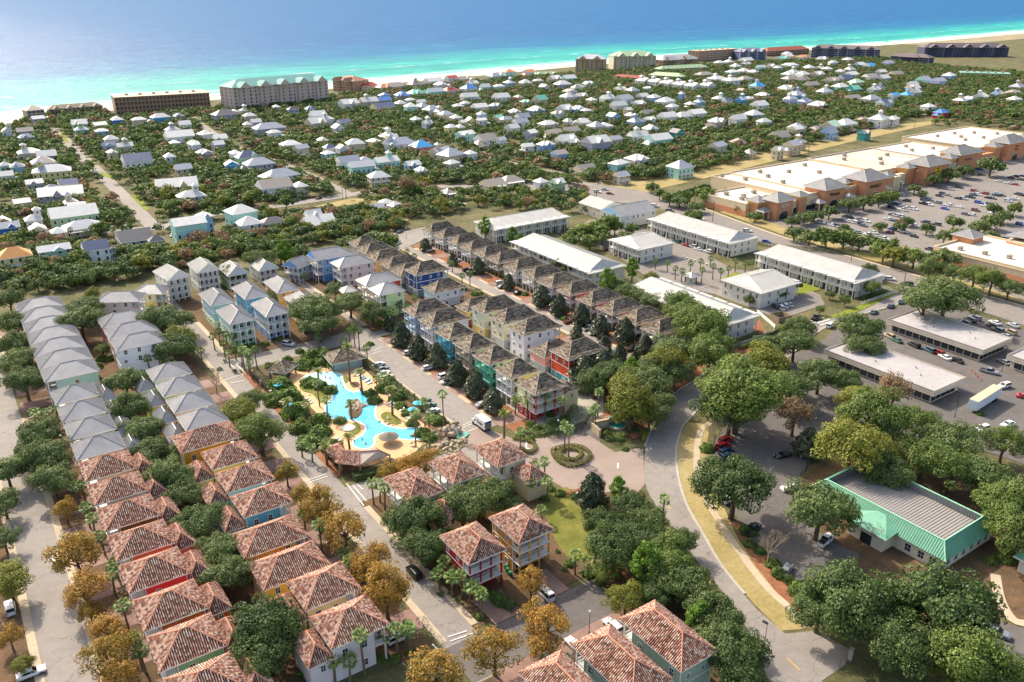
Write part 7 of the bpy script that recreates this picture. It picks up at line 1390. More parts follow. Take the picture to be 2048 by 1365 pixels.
for u, v in [(556, 768), (582, 809), (835, 805), (825, 818)]:
    x, y = PX(u, v, 2.2); t = root('parasol', x, y, 0, 0, 'turquoise parasol', 'parasol', 'turquoise parasols', True); part(t, 'pole', WHITE, lambda m: m.cyl(0, 0, 0, 2.5, .04)); part(t, 'canopy', m_plain('turquoise_cloth', '#2fa3ac', .7, .05), lambda m: m.tube([(0, 0, 2.0), (0, 0, 2.6)], [1.5, .05], 8, cap=False))
SKIN = m_plain('skin', '#b0805f', .6, .05)
def person(x, y, z, rz, pose, suit, label, hair='#3a2a20'):
    """One continuous skinned body; swimwear and hair as children."""
    t = root('person', x, y, z, rz, label, 'person')
    def mk():
        me = bpy.data.meshes.new('body'); J = {'pel': (0, 0, .95), 'che': (0, 0, 1.28), 'nec': (0, 0, 1.45), 'hea': (.02, 0, 1.62), 'top': (.02, 0, 1.72)}
        E_ = [('pel', 'che'), ('che', 'nec'), ('nec', 'hea'), ('hea', 'top')]
        for s, a in (('l', 1), ('r', -1)):
            fw = .16 * a
            J.update({'sh' + s: (0, .19 * a, 1.38), 'el' + s: (-fw * .6, .27 * a, 1.12), 'wr' + s: (.05 - fw * .8, .29 * a, .88), 'ha' + s: (.08 - fw * .8, .29 * a, .78), 'hi' + s: (0, .1 * a, .9), 'kn' + s: (.04 + fw, .11 * a, .5), 'an' + s: (fw * 1.1, .12 * a, .08), 'fo' + s: (.16 + fw * 1.1, .13 * a, .04)})
            if pose == 'wade': J['el' + s] = (.1, .42 * a, 1.2); J['wr' + s] = (.3, .5 * a, 1.12); J['ha' + s] = (.38, .5 * a, 1.1)
            E_ += [('che', 'sh' + s), ('sh' + s, 'el' + s), ('el' + s, 'wr' + s), ('wr' + s, 'ha' + s), ('pel', 'hi' + s), ('hi' + s, 'kn' + s), ('kn' + s, 'an' + s), ('an' + s, 'fo' + s)]
        ks = list(J); me.from_pydata([J[k] for k in ks], [(ks.index(a), ks.index(b)) for a, b in E_], [])
        o = bpy.data.objects.new('tmp', me); COL.objects.link(o); mod = o.modifiers.new('s', 'SKIN'); 
        Rd = {'pel': .14, 'che': .15, 'nec': .055, 'hea': .1, 'top': .07, 'sh': .065, 'el': .045, 'wr': .032, 'ha': .04, 'hi': .1, 'kn': .06, 'an': .042, 'fo': .045}
        for i, k in enumerate(ks): r = Rd.get(k) or Rd[k[:2]]; me.skin_vertices[0].data[i].radius = (r, r)
        me.skin_vertices[0].data[0].use_root = True; sb = o.modifiers.new('d', 'SUBSURF'); sb.levels = 1
        dg = bpy.context.evaluated_depsgraph_get(); r_ = bpy.data.meshes.new_from_object(o.evaluated_get(dg)); bpy.data.objects.remove(o); return r_
    link('body', cached(('person', pose), mk), [SKIN], t)
    sm = m_plain('swimwear_' + suit.strip('#'), suit, .8, .05)
    link('swimwear', cached('swim', lambda: (lambda m: (m.tube([(0, 0, .72), (0, 0, .86), (0, 0, 1.02)], [.2, .2, .165], 10), m.mesh('swimwear'))[1])(MB())), [sm], t); link('hair', cached('hair', lambda: (lambda m: (m.tube([(-.03, 0, 1.58), (-.02, 0, 1.68), (0, 0, 1.76), (.01, 0, 1.78)], [.1, .118, .08, .02], 8), m.mesh('hair'))[1])(MB())), [m_plain('hair_' + hair.strip('#'), hair, .8, .1)], t)
    return t
for u, v, d, pose, suit, lb in [(616, 746, 0, 'stand', '#23395c', 'bather standing on the deck by the shallow end'), (651, 757, -.75, 'wade', '#1d1d22', 'bather wading alone in the shallow end'), (660, 759, -.75, 'wade', '#7d2730', 'bather wading right of the shallow pair'), (663, 773, -.85, 'wade', '#222733', 'bather in the middle group, upper left'), (666, 777, -.85, 'wade', '#1a4a6b', 'bather in the middle group, lower left'), (674, 774, -.85, 'wade', '#31312f', 'bather in the middle group, right'), (686, 776, -.85, 'wade', '#6b5a2a', 'bather beside the palm rock island'), (681, 768, -.8, 'wade', '#7a3b55', 'bather near the upper pool edge'), (709, 885, -.95, 'wade', '#20242b', 'bather at the lower left pool wall'), (724, 881, -.95, 'wade', '#1d1d22', 'bather with arms out in the lower pool'), (732, 890, -.95, 'wade', '#24506b', 'bather at the lower pool end'), (721, 785, -.2, 'stand', '#2b2b33', 'person sitting at the deck edge near the rocks'), (581, 770, 0, 'stand', '#333a44', 'person standing on the left deck')]:
    x, y = PX(u, v); person(x, y, d + .05, random.Random(u).uniform(0, 6.28), pose, suit, lb)
for i in range(9):   # brick pillars of the pool fence
    for xx in (66.8, 101.6):
        t = root('fence_pillar', xx, 174 + i * 8.6, 0, 0, 'tan pool fence pillar', 'pillar', 'pool fence pillars', True); part(t, 'shaft', wallm('#ab9577'), lambda m: m.box(-.3, .3, -.3, .3, 0, 1.7)); part(t, 'cap', CONC, lambda m: m.box(-.38, .38, -.38, .38, 1.7, 1.85))
fence('pool_fence', [(66.8, 174), (66.8, 243)], 1.5, BLACK, 2.6, 'black metal fence along the left side of the pool'); fence('pool_fence', [(101.6, 174), (101.6, 243)], 1.5, BLACK, 2.6, 'black metal fence along the right side of the pool')
hedge([(68.2, 174), (68.4, 243)], 1.6, 1.4, 'dark', label='dark hedge inside the left pool fence', dens=22); hedge([(100.3, 186), (100.2, 240)], 1.8, 1.6, 'dark', label='dark hedge inside the right pool fence', dens=22)
# entrance fountain wall
x, y = PX(1232, 852); t_ = root('entrance_fountain', x, y, 0, R(-12), 'curved tan entrance wall with arched teal fountain basin', 'fountain')
part(t_, 'wall', wallm('#b09a78'), lambda m: (m.box(-7, -2.6, -.3, .3, 0, 2.6), m.box(2.6, 6, -.3, .3, 0, 2.6), m.box(-2.6, 2.6, .9, 1.2, 0, 2.9))); part(t_, 'cap', CONC, lambda m: (m.box(-7.1, -2.6, -.4, .4, 2.6, 2.8), m.box(2.6, 6.1, -.4, .4, 2.6, 2.8)))
part(t_, 'side_wall', wallm('#b09a78'), lambda m: m.box(-7.6, -7, -4.2, .3, 0, 2.2)); part(t_, 'coping', CONC, lambda m: m.box(-7.7, -6.9, -4.3, .4, 2.2, 2.4))
part(t_, 'arch', WHITE, lambda m: [m.tube([(2.7 * math.cos(math.pi * k / 10), .5, 1.2 + 2.1 * math.sin(math.pi * k / 10)), (2.7 * math.cos(math.pi * (k + 1) / 10), .5, 1.2 + 2.1 * math.sin(math.pi * (k + 1) / 10))], [.22, .22], 6) for k in range(10)])
part(t_, 'basin_rim', CONC, lambda m: m.cyl(0, -.6, 0, .8, 2.7, 2.7, 20)); part(t_, 'water', m_plain('fountain_water', '#2a7f79', .05, .1), lambda m: m.cyl(0, -.6, .8, .84, 2.3, 2.3, 20)); part(t_, 'water_jet', m_plain('white_water', '#c9d6d2', .3, .1, 3), lambda m: m.cyl(0, -.6, .84, 1.7, .08, .03, 6)); part(t_, 'name_panel', m_plain('pale_panel', '#b9b2a8', .6), lambda m: m.box(-5.9, -3.4, -.36, -.3, .9, 2.1))
for i, (u, v) in enumerate([(1225, 878), (1238, 872), (1262, 862)]): x, y = PX(u, v); hedge([(x - 2.2, y + .8), (x + 2.2, y - .8)], 2.4, .6, 'oak', label=['square grey-green hedge patch by the fountain, lower', 'square grey-green hedge patch by the fountain, middle', 'square grey-green hedge patch by the fountain, right'][i])
# ------------------------------------------------------------------ vehicles
W_, S_, G_, C_, K_, RD, BL, NV, GR, TN = '#cfcfcd', '#a9abad', '#74777a', '#45484c', '#1b1c1e', '#8e1b1d', '#2c4a86', '#24344c', '#2f5a50', '#a58f72'
def pcar(u, v, ang, kind, col, label=None, detail=True): X, Y = PX(u, v, .7); return car(X, Y, R(ang), kind, col, label, detail)
U, D_, L_, RT = 90, -90, 180, 0
for a in [(828, 1144, U, 'suv', K_, 'black sport utility car driving up the pool street'), (1088, 1186, 90, 'van', W_, 'white panel van parked on the ochre house driveway'), (1226, 1252, 90, 'suv', W_, 'white car parked above the right sage house'), (1150, 1290, 90, 'sedan', W_, 'pale car half hidden beside the middle sage house'), (797, 1275, 0, 'suv', W_, 'white sport utility car beside the pinkish white house'), (112, 1120, 90, 'suv', W_, 'white car under the orange trees of left street'), (20, 1215, 90, 'suv', W_), (62, 1345, 0, 'sedan', W_),
          (577, 688, -60, 'suv', S_, 'silver car on the driveway below the light blue house'), (818, 705, 0, 'hatch', W_), (856, 735, 0, 'hatch', W_), (890, 752, 0, 'suv', W_), (895, 762, 0, 'sedan', W_), (965, 808, 0, 'sedan', S_, 'silver-blue car just above the moving truck'), (757, 729, 10, 'sedan', W_), (765, 738, 10, 'sedan', C_), (768, 746, 10, 'sedan', W_), (775, 755, 10, 'suv', TN), (858, 812, 10, 'suv', GR), (866, 822, 10, 'sedan', W_), (848, 802, 10, 'sedan', NV),
          (860, 500, 0, 'suv', W_), (912, 521, 0, 'suv', W_), (905, 528, 0, 'sedan', W_), (935, 540, 0, 'suv', K_), (942, 546, 0, 'suv', K_), (1000, 566, 0, 'suv', W_), (1005, 573, 0, 'sedan', G_), (1038, 585, 0, 'sedan', K_), (1140, 642, 0, 'pickup', RD, 'red and white pickup before the orange house'), (1178, 656, 0, 'pickup', W_, 'white pickup before the crimson house'), (1188, 665, 0, 'sedan', W_), (1265, 697, 0, 'pickup', K_, 'black pickup before the grey corner house'), (800, 463, 30, 'sedan', NV, 'dark blue car alone at the right street top'),
          (1117, 462, 60, 'suv', S_), (1353, 483, 90, 'suv', GR), (1372, 490, 90, 'sedan', RD), (1385, 493, 90, 'suv', S_), (1396, 498, 90, 'sedan', W_), (1416, 503, 90, 'suv', W_), (1211, 497, 60, 'suv', K_), (1552, 612, 60, 'suv', C_), (1562, 615, 60, 'suv', W_), (1570, 611, 60, 'suv', W_), (1580, 609, 60, 'sedan', S_),
          (1632, 635, 15, 'pickup', K_), (1661, 651, 15, 'suv', W_), (1748, 624, 15, 'sedan', GR), (1782, 612, 15, 'sedan', NV), (1803, 603, 20, 'sedan', '#3d5a63'), (1824, 592, 25, 'suv', W_), (1836, 579, 110, 'suv', W_), (1815, 568, 120, 'suv', C_), (1780, 558, -60, 'suv', W_), (1562, 722, 100, 'sedan', NV), (1495, 462, -60, 'suv', W_), (1533, 483, -60, 'hatch', '#1f3fa0', 'bright blue car on the highway turn lane'), (1310, 412, -60, 'suv', W_), (1340, 422, -60, 'suv', G_), (1400, 438, -60, 'sedan', W_), (1195, 384, -60, 'suv', W_), (1220, 387, -60, 'sedan', RD), (1165, 372, -30, 'sedan', RD), (1210, 379, -60, 'sedan', S_)]:
    pcar(*a)
for a in [(1778, 672, 75, 'suv', TN), (1793, 680, 75, 'sedan', GR), (1828, 690, 75, 'suv', K_), (1858, 700, 75, 'suv', '#3d5a63'), (1876, 705, 75, 'suv', RD), (1890, 714, 75, 'sedan', W_), (1914, 720, 75, 'sedan', K_), (1940, 640, 75, 'suv', K_), (1950, 636, 75, 'suv', G_), (1930, 646, 75, 'suv', K_), (1985, 652, 75, 'suv', C_), (1995, 660, 75, 'suv', G_), (1990, 645, 75, 'sedan', W_), (2020, 664, 75, 'suv', TN), (2012, 672, 75, 'sedan', W_), (2026, 650, 75, 'sedan', S_), (2008, 724, 75, 'sedan', G_), (1979, 743, -75, 'pickup', G_), (2008, 772, 170, 'suv', W_, 'white sport utility car behind the white trailer'), (2050, 793, -60, 'sedan', '#b8231f', 'bright red car cut by the right edge'),
          (1964, 858, 170, 'suv', W_), (2016, 848, 170, 'sedan', W_), (1690, 762, 75, 'sedan', W_), (1870, 845, 120, 'sedan', K_), (1447, 892, 0, 'suv', RD), (1452, 903, 0, 'suv', NV), (1455, 913, 0, 'suv', NV), (1566, 910, 165, 'sedan', K_), (1452, 880, 0, 'suv', RD), (1580, 975, 165, 'suv', W_), (1460, 998, 0, 'suv', W_), (1505, 1058, 10, 'pickup', K_, 'black pickup under the dark oak by the sidewalk'), (1652, 1080, 10, 'pickup', W_, 'white pickup truck by the green-roofed office entrance'), (1573, 1140, 20, 'sedan', G_), (1993, 1264, -70, 'suv', G_, 'grey sport utility car at lower right corner'), (2078, 1200, -70, 'sedan', W_)]:
    pcar(*a)
for a in [(46, 335, 60, 'suv', K_), (118, 473, 60, 'suv', W_), (210, 490, 60, 'sedan', K_), (345, 470, 60, 'sedan', W_), (578, 398, 30, 'pickup', K_), (592, 401, 30, 'suv', C_), (638, 396, 30, 'sedan', K_), (708, 369, -60, 'sedan', W_), (705, 363, -60, 'suv', S_), (1155, 317, 0, 'sedan', RD), (95, 257, 60, 'sedan', BL), (127, 241, 60, 'suv', W_), (18, 248, 60, 'sedan', K_), (380, 317, 60, 'suv', S_), (385, 240, 60, 'suv', W_), (560, 393, 30, 'suv', GR), (930, 358, 0, 'sedan', NV), (1025, 332, 0, 'suv', W_), (1500, 268, 0, 'suv', K_), (1435, 275, 0, 'suv', K_)]: pcar(*a, detail=False)
# mall car park: row by row as in the photo (zoom coordinates)
rdc = random.Random(9)
for s in '''340,515w 425,535w 475,545n 510,558w 550,572w 595,582c 640,595g 733,618w 518,490s 548,468c 565,505w 610,515w 580,470k 660,520k 665,492g 715,505w 690,540c 790,548s 845,545s 810,565t 930,450c 965,460s 890,485w 945,500n 1010,468w 980,505R 930,570b 910,595r 1020,590w 1070,530c 1110,540w 1110,628k 1205,512n 1295,530c 880,380w 950,360b 925,390c 1025,380w 1020,412w 1110,405w 1050,335c 1000,280w 1190,360k 1235,368w 1305,352g 1390,372w 1365,400B 1485,385w 1190,330n 1235,330c 1350,280c 1390,290g 1320,295k 1410,240s 1485,225k 1610,255r 1600,285n 1640,285w 1695,275r 1470,315n 1520,320s 1575,305k 1645,350B 1690,378w 1740,365c 1775,375s 1620,415m 1585,450w 1535,445c 1780,275s 1790,290n 1835,290c 1720,310k 1760,315c 1970,280k 2005,290k 1950,320w 1910,320s 1890,340s 1810,175w 1885,190w 1910,145m 1950,135k 1945,200r 1995,160k 2000,130n 1660,75b 1670,120k 1660,70w 1765,440w 1920,610b 1990,530b 1800,645g 1850,650c 1910,665w 1720,610k 1240,735c 1215,775w 1690,640g 780,600w 700,660n 860,650w'''.split():
    k = s[-1]; u, v = [float(q) for q in s[:-1].split(',')]; col = {'w': W_, 's': S_, 'g': G_, 'c': C_, 'k': K_, 'n': NV, 'b': BL, 'B': '#1f3fa0', 'r': RD, 'R': '#b8231f', 't': TN, 'm': '#5a1c20'}[k]
    X, Y = PX(1560 + u / 4.137, 320 + v / 4.137, .8); car(X, Y, R(90 + rdc.choice((0, 180)) + rdc.uniform(-3, 3)), rdc.choice(['sedan', 'suv', 'suv', 'hatch', 'pickup' if k in 'wk' else 'suv']), col, None, False)
for i in range(26):
    x, y = 372 + i * 8.6, 0
    for yy in (250, 238, 226, 214): stripe_ = None
# parking bay lines
def bay_lines(x0, x1, y0, y1, step=2.75):
    m = MB(); x = x0
    while x < x1: m.add([(x, y0, .045), (x + .12, y0, .045), (x + .12, y1, .045), (x, y1, .045)], [(0, 1, 2, 3)]); x += step
    link('parking_lines', m.mesh('parking_lines'), [PAINT], kind='structure')
for y in (262, 250, 244, 232, 226, 214): bay_lines(366, 560, y, y + 5.4)
def bay_lines_y(x0, x1, y0, y1, step=2.75):
    m = MB(); y = y0
    while y < y1: m.add([(x0, y, .05), (x1, y, .05), (x1, y + .12, .05), (x0, y + .12, .05)], [(0, 1, 2, 3)]); y += step
    link('parking_lines', m.mesh('parking_lines'), [PAINT], kind='structure')
bay_lines_y(216.5, 222, 108, 146); bay_lines_y(258.5, 264.5, 114, 152); bay_lines_y(286.5, 292, 112, 152); bay_lines(226, 246, 88, 94)
# moving truck and trailer
def box_truck(x, y, rz):
    t = root('moving_truck', x, y, 0.03, rz, 'white box moving truck stopped at the crosswalk', 'truck'); wm = m_plain('truck_white', '#d3d2ce', .4, .03)
    part(t, 'cargo_box', wm, lambda m: m.box(-3.9, 1.0, -1.15, 1.15, .95, 3.35)); part(t, 'roof_cap', m_plain('truck_cream', '#cfc9b8', .5, .03), lambda m: m.box(-3.92, 1.02, -1.17, 1.17, 3.352, 3.42)); part(t, 'cab', wm, lambda m: (m.prism([(1.1, .6), (2.3, .6), (2.3, .6), (1.1, .6)], 0, 0) if False else m.add([(1.05, -1, .55), (3.2, -1, .55), (3.2, -1, 1.35), (2.3, -1, 1.5), (1.8, -1, 2.25), (1.05, -1, 2.25), (1.05, 1, .55), (3.2, 1, .55), (3.2, 1, 1.35), (2.3, 1, 1.5), (1.8, 1, 2.25), (1.05, 1, 2.25)], [(5, 4, 3, 2, 1, 0), (6, 7, 8, 9, 10, 11), (0, 1, 7, 6), (1, 2, 8, 7), (2, 3, 9, 8), (4, 5, 11, 10)])))
    part(t, 'windscreen', CARGLASS, lambda m: m.add([(2.3, -.92, 1.51), (2.3, .92, 1.51), (1.82, .92, 2.23), (1.82, -.92, 2.23)], [(0, 1, 2, 3)])); part(t, 'side_window', CARGLASS, lambda m: (m.box(1.2, 1.9, -1.02, -.99, 1.5, 2.1), m.box(1.2, 1.9, .99, 1.02, 1.5, 2.1))); part(t, 'chassis', BLACK, lambda m: m.box(-3.8, 3.0, -.8, .8, .5, .94))
    part(t, 'rear_door', m_plain('truck_rear', '#6f6c66', .5, .1), lambda m: m.box(-3.95, -3.9, -1.0, 1.0, 1.0, 2.7)); part(t, 'rear_sign', LBL, lambda m: m.box(-3.96, -3.91, -1.0, 1.0, 2.75, 3.25))
    for a in (-2.6, 2.3):
        for b in (-1, 1): part(t, 'wheel', RUBBER, lambda m: m.tube([(0, -.14, 0), (0, .14, 0)], [.45, .45], 12), (a, b * .95, .45))
    for sy in (-1, 1):
        lettering(t, 'Budget', -1.5, sy * 1.17, 2.2, 0 if sy < 0 else math.pi, 1.0, m_plain('lettering_grey', '#3b3d4d', .5)); part(t, 'red_mark', LR, lambda m: m.add([(-.12, 0, -.3), (.35, 0, -.1), (-.02, 0, .3)], [(0, 1, 2)]), (-3.3 if sy < 0 else .4, sy * 1.165, 2.3), 0)
    return t
X, Y = PX(961, 846, 1.2); box_truck(X, Y, R(90))
def trailer(x, y, rz):
    t = root('semi_trailer', x, y, 0.03, rz, 'long white semi trailer with tan roof parked alone', 'trailer'); part(t, 'body', m_plain('trailer_white', '#c9cdd3', .45, .03), lambda m: m.box(0, 15.6, -1.3, 1.3, 1.15, 4.0)); part(t, 'roof', m_plain('trailer_roof', '#b9a98a', .7, .06), lambda m: m.box(-.02, 15.62, -1.32, 1.32, 4.002, 4.08)); part(t, 'front_panel', m_plain('trailer_front', '#b6c4cf', .4), lambda m: m.box(-.06, 0, -1.2, 1.2, 1.3, 3.9)); part(t, 'chassis', BLACK, lambda m: m.box(.8, 15.4, -.6, .6, .85, 1.14)); part(t, 'landing_leg', CONCG, lambda m: [m.box(3, 3.2, b - .1, b + .1, 0, 1.1) for b in (-.8, .8)])
    for a in (12.2, 13.6):
        for b in (-1, 1): part(t, 'wheel', RUBBER, lambda m: m.tube([(0, -.2, 0), (0, .2, 0)], [.5, .5], 12), (a, b * 1.0, .5))
xa, ya = PX(1948, 802, 4.0); xb, yb = PX(1996, 772, 4.0); trailer(xa, ya, math.atan2(yb - ya, xb - xa))
# boat on a trailer
x, y = PX(1796, 828, 1); t = root('motor_boat', x, y, 0, R(-20), 'white motor boat parked under the trees', 'boat'); 
def hull(m):
    st = [(-3.6, 1.15, 0.6, 1.5), (-1, 1.3, .5, 1.55), (1.5, 1.15, .5, 1.65), (3, .65, .7, 1.8), (3.9, .08, 1.3, 1.95)]; vs = []
    for x_, hw, zb, zt in st: vs += [(x_, -hw, zt), (x_, -hw * .75, zb + .3), (x_, 0, zb), (x_, hw * .75, zb + .3), (x_, hw, zt)]
    m.add(vs, [(i * 5 + k, i * 5 + k + 1, i * 5 + k + 6, i * 5 + k + 5) for i in range(4) for k in range(4)] + [(0, 4, 3, 2, 1)] + [(i * 5 + 4, i * 5, i * 5 + 5, i * 5 + 9) for i in range(4)])
part(t, 'hull', WHITE, hull); part(t, 'cockpit', TN and m_plain('boat_tan', '#8f7d66', .7), lambda m: m.box(-3, .4, -.8, .8, 1.66, 1.7)); part(t, 'canopy', WHITE, lambda m: (m.box(-1.2, .9, -.9, .9, 3.0, 3.08), [m.cyl(a, b, 1.6, 3.0, .03, .03, 4) for a in (-1.1, .8) for b in (-.8, .8)])); part(t, 'trailer_frame', BLACK, lambda m: (m.box(-3.4, 3, -.7, .7, .35, .45), [m.tube([(-.8, b - .1, .3), (-.8, b + .1, .3)], [.3, .3], 10) for b in (-1, 1)]))
for u, v in [(1943, 743), (1949, 749), (1954, 755), (1962, 762)]:
    x, y = PX(u, v); t = root('traffic_cone', x, y, .03, 0, 'orange traffic cone', 'traffic cone', 'traffic cones', True); m_ = m_plain('cone_orange', '#c8502c', .6); part(t, 'base', m_, lambda m: m.box(-.3, .3, -.3, .3, 0, .06)); part(t, 'cone', m_, lambda m: m.cyl(0, 0, .06, 1.0, .26, .05, 8))
# lamps, poles, bins, fences
for u, v, h, k in [(1086 + 30, 877, 5.2, 'globe'), (1178, 1268, 5.0, 'globe'), (1521, 1340, 10.5, 'box'), (1612, 943, 8, 'box'), (2003, 745, 9, 'box'), (1909, 835, 8, 'box'), (1764, 815, 8, 'box'), (1952, 625, 9, 'box'), (1990, 690, 9, 'box'), (880, 500, 4.5, 'globe'), (790, 495, 4.5, 'globe'), (813, 478, 5, 'globe'), (908, 856, 3, 'globe')]:
    x, y = PX(u, v); lamp(x, y, h, k, None, R(100))
for u, v in [(1526, 440), (1605, 415), (1730, 383), (1800, 400), (1830, 372), (1905, 465), (1980, 418), (2010, 375), (1800, 470), (1860, 410), (1900, 350), (1960, 345), (1680, 375), (1725, 400)]: x, y = PX(u, v); lamp(x, y, 9.5, 'twin', None, 0)
for u, v, h in [(1377, 433, 12), (1387, 435, 12), (1425, 444, 11), (1702, 523, 11), (1764, 529, 12), (1806, 577, 13), (1957, 624, 10), (1327, 361, 15), (1828, 259, 15), (1606, 305, 13), (1616, 311, 13), (435, 510, 12), (686, 400, 11), (318, 460, 10), (55, 520, 9), (1105, 350, 10), (965, 345, 9), (1192, 410, 9)]: x, y = PX(u, v); utility_pole(x, y, h)
def wheelie(u, v, col='#1f6b48'):
    x, y = PX(u, v); t = root('wheeled_bin', x, y, 0, 0, 'green wheeled bin', 'bin', 'green wheeled bins', True); m_ = m_plain('bin_green', col, .5); part(t, 'body', m_, lambda m: m.add([(-.25, -.25, .05), (.25, -.25, .05), (.25, .25, .05), (-.25, .25, .05), (-.32, -.34, 1), (.32, -.34, 1), (.32, .34, 1), (-.32, .34, 1)], [(0, 1, 5, 4), (1, 2, 6, 5), (2, 3, 7, 6), (3, 0, 4, 7)])); part(t, 'lid', m_, lambda m: m.box(-.35, .35, -.38, .38, 1, 1.08)); part(t, 'wheel', RUBBER, lambda m: m.tube([(-.3, .25, .12), (.3, .25, .12)], [.12, .12], 8))
for u, v in [(1015, 1145), (1020, 1152), (1012, 1138), (122, 878), (528, 690), (1218, 662), (1224, 663), (1037, 573), (1045, 577), (1138, 1325), (1135, 1318), (620, 617), (990, 793), (978, 545)]: wheelie(u, v)
x, y = PX(1088, 1322); t = root('utility_box', x, y, 0, 0, 'dark green utility box below the orange tree', 'utility box'); part(t, 'cabinet', m_plain('box_green', '#3f5a48', .6), lambda m: m.box(-.8, .8, -.6, .6, 0, .9)); part(t, 'lid', m_plain('box_green', '#3f5a48', .6), lambda m: m.box(-.86, .86, -.66, .66, .9, 1.0))
x, y = PX(1700, 1318); t = root('mail_box_cabinet', x, y, 0, R(20), 'grey upright cabinet at the side street corner', 'cabinet'); part(t, 'cabinet', CONCG, lambda m: m.box(-.5, .5, -.35, .35, 0, 2.2)); part(t, 'cap', CONCG, lambda m: m.box(-.55, .55, -.4, .4, 2.2, 2.3))
fence('picket_fence', [(283, 173), (307, 173.5), (311, 200)], 1.3, WHITE, 2.4, 'white picket fence at the lower end of the garage block')
fence('picket_fence', [(206, 172), (231, 172.5), (236, 176), (243, 190)], 1.4, WHITE, 2.4, 'white fence along the lower end of nearest white block', solid=True)
fence('picket_fence', [(231, 231), (245, 229), (245, 214)], 1.2, WHITE, 2.4, 'white picket fence below the small pool lawn'); fence('picket_fence', [(231, 262), (231, 234)], 1.2, WHITE, 2.4, 'white picket fence on the left of the small pool')
fence('board_fence', [PX(1440, 1365), PX(1500, 1330)], 1.8, wallm('#b9ad95'), 2.4, 'pale board fence behind the right sage house', solid=True)
fence('board_fence', [(166, 345), (176, 352)], 1.8, WHITE, 2.4, 'white solid fence at the right street top', solid=True)
# small complex pool
x, y = PX(1358, 530); t = root('swimming_pool', x, y, 0, 0, 'turquoise L-shaped pool between the white town houses', 'pool')
part(t, 'deck', CONCG, lambda m: m.box(-12, 10, -8, 9, 0, .05)); part(t, 'water', m_plain('complex_pool_water', '#21a5b8', .05, .15, .8, .5), lambda m: (m.box(-8, -1, -5, 1, .05, .09), m.box(-1, 6, -1, 6, .05, .09)))
x, y = PX(1382, 556, 2); shelter(x, y, 5, 5, 3, 1.6, 0, 'white', 'small white hip-roofed hut beside the L-shaped pool', '#cfc9be', 'pool_hut')
for i in range(7): x, y = PX(1365 + i * 8, 515 + i * 2.5); lounger(x, y, R(200), 'white')
x, y = PX(1560, 640); t = root('bin_enclosure', x, y, 0, R(-10), 'open square tan board enclosure beside the curve', 'enclosure')
for a, b, c, d in ((-3, 3, -2.6, -2.5), (-3, 3, 2.5, 2.6), (-3, -2.9, -2.5, 2.5), (2.9, 3, -2.5, 2.5)): part(t, 'board_panel', wallm('#8f7d66'), lambda m: m.box(a, b, c, d, 0, 2.2))
